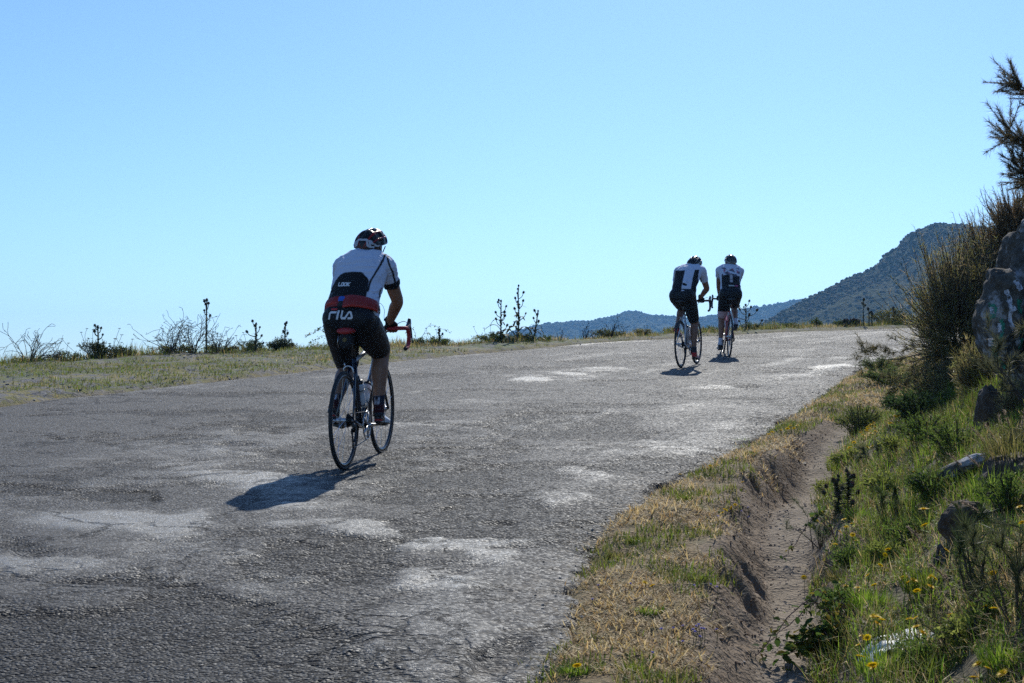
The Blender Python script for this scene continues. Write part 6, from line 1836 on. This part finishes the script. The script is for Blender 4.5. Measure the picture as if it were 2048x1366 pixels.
DPX = [(1848, 1021, 3, 1.5), (1850, 1052, 2, 1.2), (1688, 1043, 2, 1), (1703, 1050, 2, 1), (1693, 1057, 2, 1), (1706, 1072, 1, 1), (1680, 1071, 1, 1), (1712, 1086, 1, 1), (1671, 1095, 2, 1), (1776, 1100, 1, 1), (1770, 1111, 1, 1), (1761, 1132, 1, 1), (1808, 1157, 2, 1.2), (1817, 1168, 2, 1.2), (1828, 1163, 2, 1), (1862, 1156, 3, 1.1), (1869, 1161, 3, 1.1), (1862, 1176, 2, 1), (1835, 1185, 2, 1), (1736, 1152, 1, 1), (1749, 1172, 1, 1.2), (1693, 1175, 1, 1), (1716, 1177, 1, .8), (1748, 1235, 2, 1.1), (1756, 1239, 2, 1), (1764, 1243, 2, 1), (1755, 1250, 1, .9), (1820, 1243, 1, 1), (1832, 1240, 1, 1), (1833, 1257, 2, 1), (1846, 1268, 1, 1), (1903, 1233, 1, .8), (1946, 1213, 2, 1), (1972, 1216, 1, .9), (1988, 1220, 1, .9), (1725, 1274, 0, 1), (1735, 1280, 1, 1), (1717, 1295, 1, 1), (1720, 1317, 1, 1.1), (1746, 1333, 2, 1.2), (1747, 1341, 1, 1.1), (1958, 1331, 2, 1.2), (1976, 1342, 2, 1.1), (2006, 1350, 1, 1.2), (1948, 1358, 1, 1.1), (1986, 1150, 2, 1.1), (2040, 1017, 3, 1.1), (2045, 1050, 2, 1), (1608, 1157, 1, 1.1), (1893, 1102, 1, .8),
       (1735, 855, 1, 1), (1740, 850, 1, 1), (1745, 848, 1, 1), (1750, 853, 1, 1), (1733, 862, 1, 1), (1742, 866, 1, 1), (1751, 863, 1, 1), (1727, 870, 1, 1), (1722, 865, 1, 1), (1738, 858, 1, 1.1), (1748, 845, 1, .9), (1790, 833, 1, 1.1), (1797, 832, 1, 1), (1780, 846, 1, .8), (1825, 790, 1, 1), (1821, 792, 1, 1), (1768, 820, 0, .9), (1780, 822, 0, .9), (1690, 892, 1, 1), (1708, 885, 1, 1), (1735, 895, 1, 1), (1745, 893, 1, 1), (1773, 790, 0, .9), (1827, 945, 1, 1.2), (1830, 985, 1, 1), (1850, 848, 1, 1), (1817, 850, 0, .9), (1700, 896, 1, 1), (1695, 901, 1, .9), (1834, 866, 1, 1)]
for i, (px, py, k, s) in enumerate(DPX):
    h = (.04, .07, .10, .14)[k]
    g0 = on_ground(px, py + 8 + h * 1300 / 4)
    # stand the stem where its head shows at that spot
    d = g0.y; py2 = py + h * 3050 / d
    g0 = on_ground(px, py2)
    near = py > 930
    if (px, py) in ((1848, 1021), (1608, 1157)):
        dandelion(g0, k, 600 + i, 'largest yellow dandelion, beside the split stone' if px > 1700 else 'single yellow dandelion leaning over the ditch floor', 'dandelions on the near bank', scale=s); continue
    dandelion(g0, k, 600 + i, 'small yellow dandelion in bloom on the near grassy bank' if near else 'small yellow dandelion in bloom at the far end of the ditch', 'dandelions on the near bank' if near else 'dandelions at the far end of the ditch', scale=s * (1 if near else 1.15))
for i, (px, py) in enumerate([(1595, 855), (1580, 857), (1562, 865), (1545, 869), (1575, 862), (1588, 861), (1538, 873), (1600, 852), (1420, 938), (1436, 937), (1360, 955), (1485, 972), (1445, 1035), (1470, 1020), (1450, 1030), (1388, 1067), (1305, 1187), (1290, 1181), (1155, 1352), (1463, 1025)]):
    p = on_ground(px, py + 6)
    dandelion(p, 0, 700 + i, 'tiny yellow dandelion on the straw verge between road and ditch', 'dandelions on the verge', scale=.95 if py > 900 else 1.2)
# lilac pincushion flowers
g = Geo(); rr = np.random.default_rng(8); n = 40; a = rr.uniform(0, 6.283, n)
blades(g, np.zeros((n, 3)), a, np.full(n, .009), np.full(n, .004), rr.uniform(.2, 1.4, n), np.full(n, .2), mixcols(n, [(.30, .28, .62), (.38, .36, .70), (.26, .24, .52)], rr, .15))
lh = g.mesh('lilac_head'); lh.materials.append(petalM)
for i, (px, py) in enumerate([(1323, 1279), (1347, 1277), (1366, 1273), (1386, 1280), (1392, 1273), (1397, 1271), (1403, 1277), (1408, 1279), (1433, 1279), (1390, 1286), (1400, 1294), (1305, 1328), (1366, 1305), (1261, 1185), (1197, 1188), (1185, 1217), (1388, 1189), (1421, 1190), (1434, 1191), (1436, 1045), (1480, 1022), (1496, 1027), (1483, 1035), (1497, 1045)]):
    p = on_ground(px, py + 5)
    root = empty('lilac_flower', p)
    a_ = bpy.data.objects.new('flower_stem', stems[0]); COL.objects.link(a_); a_.parent = root; a_.location = (0, 0, .04)
    b_ = bpy.data.objects.new('flower_head', lh); COL.objects.link(b_); b_.parent = root; b_.location = (0, 0, .042); b_.rotation_euler = (0, 0, i)
    tag(root, 'tiny lilac flower on the straw verge between road and ditch', 'flower', 'lilac flowers on the verge')

# --- thistles
g = Geo(); v, f = icos(2); g.add(v * np.array([.024, .024, .023])[None], f, None, (.055, .06, .035))
rr = np.random.default_rng(12); n = 90; D = rr.normal(0, 1, (n, 3)); D[:, 2] += .15; D /= np.linalg.norm(D, axis=1)[:, None]
needles(g, D * .020, D, np.full(n, .016), np.full(n, .0045), mixcols(n, [(.06, .065, .035), (.09, .085, .05)], rr), rr)
n = 50; D = rr.normal(0, .45, (n, 3)); D[:, 2] = 1; D /= np.linalg.norm(D, axis=1)[:, None]
needles(g, D * .016, D, np.full(n, .022), np.full(n, .004), mixcols(n, [(.13, .05, .09), (.09, .05, .06)], rr), rr)
head_me = g.mesh('flower_head'); head_me.materials.append(thistleM)
def thistle_leaf_mesh():
    g = Geo(); k = 9; t = np.linspace(0, 1, k)
    mid = np.stack([.20 * t, 0 * t, .07 * np.sin(t * 2.6) - .10 * t ** 2.2], -1)
    w = .030 * np.sin(np.clip(t * 1.05, 0, 1) * math.pi) ** .6 * np.where(np.arange(k) % 2, 1.25, .45); w[-1] = 0.001; w[0] = .006
    v = np.concatenate([mid + np.stack([t * 0, w, .006 + t * 0], -1), mid, mid + np.stack([t * 0, -w, .006 + t * 0], -1)])
    q = [(i, i + 1, k + i + 1, k + i) for i in range(k - 1)] + [(k + i, k + i + 1, 2 * k + i + 1, 2 * k + i) for i in range(k - 1)]
    g.add(v, None, q, (.075, .085, .045))
    m = g.mesh('leaf'); m.materials.append(thistleM); return m
leaf_me = thistle_leaf_mesh()
def thistle(pos, h, seed, label, heads=7, leaves=9, fan=.45, lean=(0, 0), branch_from=.55, leafscale=1.0, headscale=1.0, group='thistles along the rim of the shoulder', rad=.015):
    r = np.random.default_rng(seed); root = empty('thistle', pos)
    g = Geo()
    top = V3(lean[0], lean[1], h)
    P = smooth_path([V3(0, 0, -.05), top * .5 + V3(r.normal(0, .01), 0, 0), top], sub=5); tubes(g, P, np.linspace(rad, rad * .6, len(P)), 7, (.06, .068, .038))
    ends = [(top, V3(0, 0, 1))]
    for i in range(heads - 1):
        t = branch_from + (1 - branch_from) * (i + .5) / (heads - 1) * .95
        a = i * 2.4 + r.normal(0, .3); o = fan * (1.1 - .55 * t) * r.uniform(.6, 1.2) * h * .42
        p0 = P[int(t * (len(P) - 1))]; rise = h * r.uniform(.05, .20)
        p1 = p0 + V3(math.cos(a) * o, math.sin(a) * o, rise * .6 + o * .5); pm = (p0 + p1) / 2 + V3(math.cos(a), math.sin(a), 0) * o * .22 - V3(0, 0, .01)
        q = smooth_path([p0, pm, p1], sub=4); tubes(g, q, np.linspace(rad * .55, rad * .35, len(q)), 6, (.06, .068, .038)); ends.append((p1, p1 - pm))
    # spiny wings up the stem
    k = 420; t = r.random(k) ** 1.3; pp = np.stack([np.interp(t, np.linspace(0, 1, len(P)), P[:, c]) for c in range(3)], -1); a = r.uniform(0, 6.283, k)
    D = np.stack([np.cos(a), np.sin(a), r.uniform(-.2, .6, k)], -1); D /= np.linalg.norm(D, axis=1)[:, None]
    needles(g, pp, D, r.uniform(.015, .050, k) * (1.2 - .6 * t), np.full(k, .007), mixcols(k, [(.06, .068, .038), (.09, .09, .05)], r), r)
    g.obj('stem', thistleM, root)
    for p1, d in ends:
        o = bpy.data.objects.new('flower_head', head_me); COL.objects.link(o); o.parent = root; o.location = p1; o.rotation_euler = Vector(d).to_track_quat('Z', 'Y').to_euler(); s = r.uniform(.75, 1.15) * headscale; o.scale = (s, s, s * r.uniform(.95, 1.2))
    for i in range(leaves):
        t = .04 + .62 * i / max(leaves - 1, 1); a = i * 2.3 + r.normal(0, .4)
        p0 = P[int(t * (len(P) - 1))]; s = r.uniform(.75, 1.15) * (1.15 - t) * leafscale * (h / .75) ** .5
        o = bpy.data.objects.new('leaf', leaf_me); COL.objects.link(o); o.parent = root; o.location = p0; o.rotation_euler = (0, r.normal(-.25, .2), a); o.scale = (s, s, s)
    tag(root, label, 'thistle', group)
    return root
def rim_h(px, top_py):
    p = on_rim(px); return p, max(.15, CAM.z + (770 - top_py) / 3050.0 * p.y - p.z)
TH = [(195, 655, 6, 4, .5, 'dark stubby thistle in the low shrub, first from the bare bush', .6), (413, 600, 6, 3, .30, 'tallest lone thin thistle beside the leafless bush', .62), (512, 648, 9, 8, 1.1, 'candelabra thistle with many upright heads beside the round shrub', .12), (570, 648, 5, 2, .35, 'small thistle poking out of the round green shrub', .5),
      (878, 660, 5, 3, .5, 'short dark thistle just past the red handlebar', .55), (1002, 602, 9, 9, .55, 'bushy spiny thistle, first of the tall group of three', .30), (1036, 578, 9, 12, .42, 'tallest thistle of the group of three, in its middle', .45), (1066, 622, 6, 10, .35, 'leaning thistle, last of the tall group of three', .5),
      (1728, 600, 4, 3, .25, 'tall slim thistle on the far rim beside the purple thistles', .7), (1738, 618, 3, 2, .2, 'shorter slim thistle next to the tall one on the far rim', .7), (1788, 616, 3, 2, .2, 'lone thistle rising from the round bush on the far rim', .7), (1744, 624, 3, 2, .2, 'third slim thistle on the far rim', .7)]
for i, (px, py, hd, lv, fan, lab, bf) in enumerate(TH):
    p, h = rim_h(px, py); thistle(p, h, 800 + i, lab, hd, lv, fan, ((.10 if i == 7 else 0), 0), bf, 1.7 if 4 < i < 8 else 1.1, .85 if i < 8 else 1.1)
p, h = rim_h(1492, 610); thistle(p, h, 820, 'many headed thistle clump beyond the front wheel of the far rider', 12, 10, 1.3, (0, 0), .15, .9, 1.0)
for k in range(6):
    p, h = rim_h(1690 + k * 6, 640 + (k % 3) * 4); thistle(p, h, 830 + k, 'purple headed low thistle in the cluster on the far rim', 5, 3, 1.1, (0, 0), .25, .7, 1.2, 'purple thistles on the far rim', .007)
# pink thistle on the bank
p = on_ground(1672, 1030); thistle(p, .17, 850, 'pale pink flowered thistle on the bank above the ditch', 10, 8, 1.6, (0, 0), .2, .5, .45, None, .004)
p = on_ground(1690, 1020); thistle(p, .19, 851, 'taller pink thistle standing behind the pale one', 8, 6, 1.2, (.02, 0), .3, .5, .45, None, .004)

# --- leafless bushes and charred stumps along the rim
def dead_bush(pos, h, spread, n, seed, label, mat, lean=(0, 0), depth=3, kink=.5, start_r=.010, droop=0.0, min_r=.0028, name='leafless_bush'):
    r = np.random.default_rng(seed)
    segs = grow_branches((0, 0, -.05), n, h, spread, r, lean, depth, kink, start_r, droop)
    g = Geo(); seg_tubes(g, segs, 4, None, min_r); o = g.obj(name, mat); o.location = pos
    tag(o, label, 'bush'); return o
p, h = rim_h(60, 668); dead_bush(p, .55, 1.2, 26, 861, 'wind bent leafless bush, nearest the picture edge', deadM, (.5, 0), 2, .32, .009, .35)
p, h = rim_h(345, 640); dead_bush(p, .60, .8, 16, 862, 'tall leafless bush left of the lone thin thistle', deadM, (0, 0), 3, .55)
p, h = rim_h(385, 640); dead_bush(p, .72, .6, 11, 863, 'forked leafless bush directly beside the lone thin thistle', deadM, (.05, 0), 3, .5)
p, h = rim_h(440, 660); dead_bush(p, .45, .9, 15, 864, 'low tangled leafless bush right of the lone thin thistle', deadM, (.15, 0), 3, .6)
for i, (px, top, n, ln, lab) in enumerate([(1120, 650, 4, -.05, 'small charred bush left of the larger charred bush'), (1168, 642, 9, .0, 'large charred bush spreading like a fan'), (1190, 640, 5, .1, 'charred bush between the two larger ones'), (1222, 636, 6, .1, 'charred bush with bent claws, right of the fan'), (1288, 652, 5, .0, 'low charred bush nearest the white bicycle'), (1248, 650, 2, .3, 'single charred stick leaning right')]):
    p, h = rim_h(px, top); dead_bush(p, h * .95, .7 if n > 2 else .3, n, 870 + i, lab, burntM, (ln, 0), 2, .4, .011, 0, .003, 'charred_bush')

# --- leafy low shrubs along the rim
def leafy(pos, w, d, h, n, seed, label, cols, ll=(.02, .05), lw=.012, umbels=0, name='leafy_shrub', cat='shrub'):
    r = np.random.default_rng(seed); root = empty(name, pos)
    nb = max(5, int(n / 60)); segs = []
    for i in range(nb):
        a = r.uniform(0, 6.283); e = np.sqrt(r.random()); tip = V3(math.cos(a) * w * e, math.sin(a) * d * e, h * (1 - .6 * e * e) * r.uniform(.7, 1.05)); b0 = tip * V3(.3, .3, 0); mid = (b0 + tip) / 2 + V3(0, 0, h * .1)
        pts = smooth_path([b0 - V3(0, 0, .04), mid, tip], sub=3)
        for k in range(len(pts) - 1): segs.append((pts[k], pts[k + 1], .004, .003, 0))
    g = Geo(); seg_tubes(g, segs, 4, None, .002); tag(g.obj('branches', barkM, root), kind='stuff')
    i = r.integers(0, len(segs), n); p0 = np.array([s[0] for s in segs])[i]; p1 = np.array([s[1] for s in segs])[i]
    P = p0 + (p1 - p0) * r.random((n, 1)) + r.normal(0, .02, (n, 3)); D = (p1 - p0); D /= np.linalg.norm(D, axis=1)[:, None]; D = D + r.normal(0, .75, (n, 3)); D /= np.linalg.norm(D, axis=1)[:, None]
    g = Geo(); needles(g, P, D, r.uniform(*ll, n), np.full(n, lw) * r.uniform(.6, 1.3, n), mixcols(n, cols, r, .35), r); g.obj('foliage', leafM, root)
    for u in range(umbels):
        a = r.uniform(-1, 1) * w; hh = h * r.uniform(1.1, 1.9); q = V3(a * 1.1, r.normal(0, d * .5), hh)
        g = Geo(); tubes(g, smooth_path([V3(a * .7, 0, h * .3), V3(a, 0, hh * .7), q], sub=3), .0028, 5, (.09, .10, .05))
        k = 14; an = r.uniform(0, 6.283, k); rr_ = .022 * np.sqrt(r.random(k)); v, f = icos(1)
        for j in range(k): g.add(v * .0055 + q[None] + V3(math.cos(an[j]) * rr_[j], math.sin(an[j]) * rr_[j], .003)[None], f, None, (.30, .27, .15))
        g.obj('flower_umbel', thistleM, root)
    tag(root, label, cat); return root
DKG = [(.035, .045, .018), (.05, .062, .024), (.07, .078, .03)]; MDG = [(.08, .105, .032), (.11, .135, .045), (.065, .085, .028)]
SH = [(195, .50, .28, .26, 2600, DKG, 'long dark low shrub around the stubby thistle', 9), (135, .22, .15, .16, 900, MDG, 'thin weed with flat flower heads left of the dark low shrub', 3), (248, .22, .15, .15, 800, MDG, 'small weed with flat flower heads right of the dark low shrub', 4), (563, .27, .22, .25, 2600, DKG, 'round dark green shrub beyond the lone rider', 2), (500, .30, .2, .16, 1200, MDG, 'grey green weeds at the foot of the candelabra thistle', 3),
      (875, .24, .2, .17, 1500, MDG, 'leafy weed around the short dark thistle', 3), (840, .22, .15, .12, 700, MDG, 'low weed just beyond the red handlebar', 3), (985, .35, .2, .17, 1900, MDG, 'leafy weeds below the group of three thistles', 3), (1045, .35, .2, .17, 1900, MDG, 'green weeds on the right of the three thistles', 0), (1092, .16, .14, .11, 700, MDG, 'small green cushion plant left of the charred bushes', 0), (1215, .40, .2, .18, 1900, MDG + OLV, 'pale green shrub under the clawed charred bush', 0),
      (1285, .25, .2, .16, 1000, OLV, 'brownish weed behind the white bicycle', 2), (1500, .30, .2, .15, 1100, MDG, 'weeds at the foot of the many headed thistle', 0), (1578, .30, .2, .14, 1100, MDG, 'low pale green shrub on the far rim', 0), (1632, .16, .16, .24, 1000, MDG, 'small upright green bush alone on the far rim', 0), (1692, .40, .25, .17, 1500, MDG, 'weeds under the purple thistles', 0), (1780, .62, .35, .48, 4200, MDG + OLV, 'large rounded olive bush on the far rim by the broom', 0),
      (60, .30, .2, .10, 700, OLV, 'low dry weeds under the wind bent bush', 0), (350, .45, .2, .14, 1400, OLV + MDG, 'low weeds under the tall leafless bush', 2), (440, .35, .2, .16, 1200, OLV + MDG, 'low weeds under the tangled leafless bush', 2), (1345, .25, .2, .14, 900, OLV, 'dry weed just behind the wheels of the white bicycle', 0), (1420, .2, .2, .12, 700, MDG, 'green weed between the two far bicycles', 0)]
for i, (px, w, d, h, n, cols, lab, um) in enumerate(SH):
    p = on_rim(px, .0); leafy(p, w, d, h, n, 900 + i, lab, cols, umbels=um)
# arching bramble sprays beyond the lone rider
def bramble(pos, ends, seed, label, cols, leaf=.022, n=16, rad=.0025, step=True):
    r = np.random.default_rng(seed); root = empty('bramble', pos)
    g = Geo(); pts_all = []
    for e in ends:
        e = V3(*e); P = smooth_path([V3(0, 0, -.02), e * V3(.35, .35, 0) + V3(0, 0, max(e[2], 0) * .9 + .06 + .15 * np.linalg.norm(e[:2])), e * V3(.75, .75, 0) + V3(0, 0, e[2] + .06), e], sub=6)
        P[1:-1] += r.normal(0, .006, (len(P) - 2, 3))
        tubes(g, P, np.linspace(rad, rad * .5, len(P)), 5, (.13, .06, .045)); pts_all.append(P)
    g.obj('canes', leaf_mat_bark, root)
    for P in pts_all:
        for j in range(n):
            t = r.uniform(.15, 1) * (len(P) - 1); i0 = min(int(t), len(P) - 2); q = P[i0] + (P[i0 + 1] - P[i0]) * (t - i0)
            o = bpy.data.objects.new('leaf', bleaf[r.integers(0, len(bleaf))]); COL.objects.link(o); o.parent = root; o.location = q + r.normal(0, .012, 3); o.rotation_euler = (r.normal(0, .6), r.normal(0, .6), r.uniform(0, 6.28)); s = leaf / .03 * r.uniform(.6, 1.25); o.scale = (s, s, s)
    tag(root, label, 'bramble'); return root
leaf_mat_bark = leaf_mat('bramble_cane', 0, .6, .3)
bleaf = []
for c in [(.07, .12, .028), (.09, .15, .03), (.05, .09, .024), (.20, .16, .03), (.14, .17, .04)]:
    g = Geo(); k = 7; t = np.linspace(0, 1, k); w = .013 * np.sin(t * math.pi) ** .7 * (1 - .25 * t) * np.where(np.arange(k) % 2, 1.1, .95); w[0] = .001; w[-1] = .0005
    mid = np.stack([.034 * t, 0 * t, -.004 * t * t], -1)
    v = np.concatenate([mid + np.stack([0 * t, w, .004 * (w > .002)], -1), mid, mid + np.stack([0 * t, -w, .004 * (w > .002)], -1)])
    g.add(v, None, [(i, k + i, k + i + 1, i + 1) for i in range(k - 1)] + [(k + i, 2 * k + i, 2 * k + i + 1, k + i + 1) for i in range(k - 1)], c)
    m_ = g.mesh('leaf', True); m_.materials.append(leafM); bleaf.append(m_)
p = on_rim(665); bramble(p, [(-.35, .1, .28), (-.50, .0, .20), (-.20, .1, .30), (-.42, .1, .10)], 951, 'arching thorny spray left of the lone rider', None, .03, 26, .0035)
p = on_rim(835); bramble(p, [(.60, .1, .22), (.35, .0, .10), (-.2, .1, .2)], 952, 'arching thorny spray right of the red handlebar', None, .03, 22, .0035)
p = on_ground(1672, 1075); bramble(p, [(-.16, -.02, .03), (-.30, -.06, -.10)], 953, 'bramble runner crossing the ditch, upper of the two', None, .026, 20, .0028)
p = on_ground(1690, 1265); bramble(p, [(-.14, .04, .05), (-.32, -.02, -.06), (-.42, -.12, -.10), (-.05, -.15, .05)], 954, 'bramble runner crossing the ditch, lower of the two', None, .026, 24, .0028)
p = on_ground(1640, 1330); bramble(p, [(-.06, -.05, .06), (.05, -.06, .07), (.09, .02, .08), (-.1, .03, .05), (0.02, -.1, .05), (.12, -.08, .05), (-.15, -.08, .02)], 955, 'dark leafy bramble clump at the foot of the ditch', None, .030, 60, .0028)
# spurge like green plant at the end of the ditch
p = on_ground(1722, 865); leafy(p, .22, .2, .24, 2600, 961, 'bushy yellowish green spurge at the far end of the ditch', [(.12, .15, .045), (.15, .17, .05), (.09, .12, .035)], (.015, .03), .008, 0, 'spurge', 'plant')
p = on_ground(1790, 770); leafy(p, .45, .3, .24, 3200, 962, 'spreading green weeds between the broom and the asphalt', [(.10, .14, .04), (.13, .17, .05)], (.02, .04), .010, 0, 'weeds_clump', 'plant')
p = on_ground(1760, 740); leafy(p, .35, .3, .18, 2200, 963, 'pale green weeds where the verge meets the road bend', [(.13, .15, .05), (.10, .13, .04)], (.02, .04), .009, 0, 'weeds_clump', 'plant')
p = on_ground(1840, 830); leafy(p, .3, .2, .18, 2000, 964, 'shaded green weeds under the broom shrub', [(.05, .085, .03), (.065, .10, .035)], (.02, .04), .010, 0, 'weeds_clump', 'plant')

DKB = [(.11, .165, .035), (.14, .20, .04), (.09, .13, .03)]; YGR = [(.24, .28, .055), (.30, .32, .075), (.19, .23, .05)]  # darker set puts some of the broom's shade into the leaf colour
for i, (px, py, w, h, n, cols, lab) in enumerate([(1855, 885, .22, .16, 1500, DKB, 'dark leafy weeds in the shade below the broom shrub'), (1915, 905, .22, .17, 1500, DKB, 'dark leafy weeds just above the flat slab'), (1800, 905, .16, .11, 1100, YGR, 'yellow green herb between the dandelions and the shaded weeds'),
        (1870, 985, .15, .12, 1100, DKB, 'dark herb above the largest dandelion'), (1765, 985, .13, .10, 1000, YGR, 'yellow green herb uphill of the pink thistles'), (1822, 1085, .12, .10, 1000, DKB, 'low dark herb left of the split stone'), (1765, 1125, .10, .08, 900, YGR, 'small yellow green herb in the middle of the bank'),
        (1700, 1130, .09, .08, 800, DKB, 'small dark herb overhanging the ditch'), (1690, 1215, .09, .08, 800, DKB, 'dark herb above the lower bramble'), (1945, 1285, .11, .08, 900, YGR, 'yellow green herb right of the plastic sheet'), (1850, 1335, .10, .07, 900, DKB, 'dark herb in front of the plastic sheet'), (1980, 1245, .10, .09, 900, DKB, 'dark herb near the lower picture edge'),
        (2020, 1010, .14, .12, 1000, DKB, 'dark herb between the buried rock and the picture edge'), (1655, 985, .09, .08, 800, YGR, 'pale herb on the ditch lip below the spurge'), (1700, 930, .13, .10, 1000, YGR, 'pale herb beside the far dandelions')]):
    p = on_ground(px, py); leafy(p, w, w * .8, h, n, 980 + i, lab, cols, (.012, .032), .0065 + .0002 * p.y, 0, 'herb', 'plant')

# --- white plastic sheet lying in the grass
p = on_ground(1795, 1300)
nx_, ny_ = 26, 14
uu, vv = np.meshgrid(np.linspace(-1, 1, nx_), np.linspace(-1, 1, ny_))
xx = p.x + uu * .115 + .012 * fbm(uu * 3, vv * 3, 2, 991); yy = p.y + vv * .10 + .012 * fbm(uu * 3, vv * 3, 2, 992)
zz = height(xx, yy) + .010 + .030 * (fbm(uu * 2.2, vv * 4, 3, 993) + .2) - .015 * np.abs(uu) ** 3
ii = np.arange(nx_ * ny_).reshape(ny_, nx_)
me = np_mesh('plastic_sheet', np.stack([xx, yy, zz], -1).reshape(-1, 3), np.stack([ii[:-1, :-1], ii[:-1, 1:], ii[1:, 1:], ii[1:, :-1]], -1).reshape(-1, 4), True)
o = link('plastic_sheet', me, plain('white_plastic', (.66, .68, .70), .55, bump=.5, bscale=30)); so = o.modifiers.new('thickness', 'SOLIDIFY'); so.thickness = .0015
tag(o, 'crumpled white plastic sheet lying in the grass of the bank', 'litter')
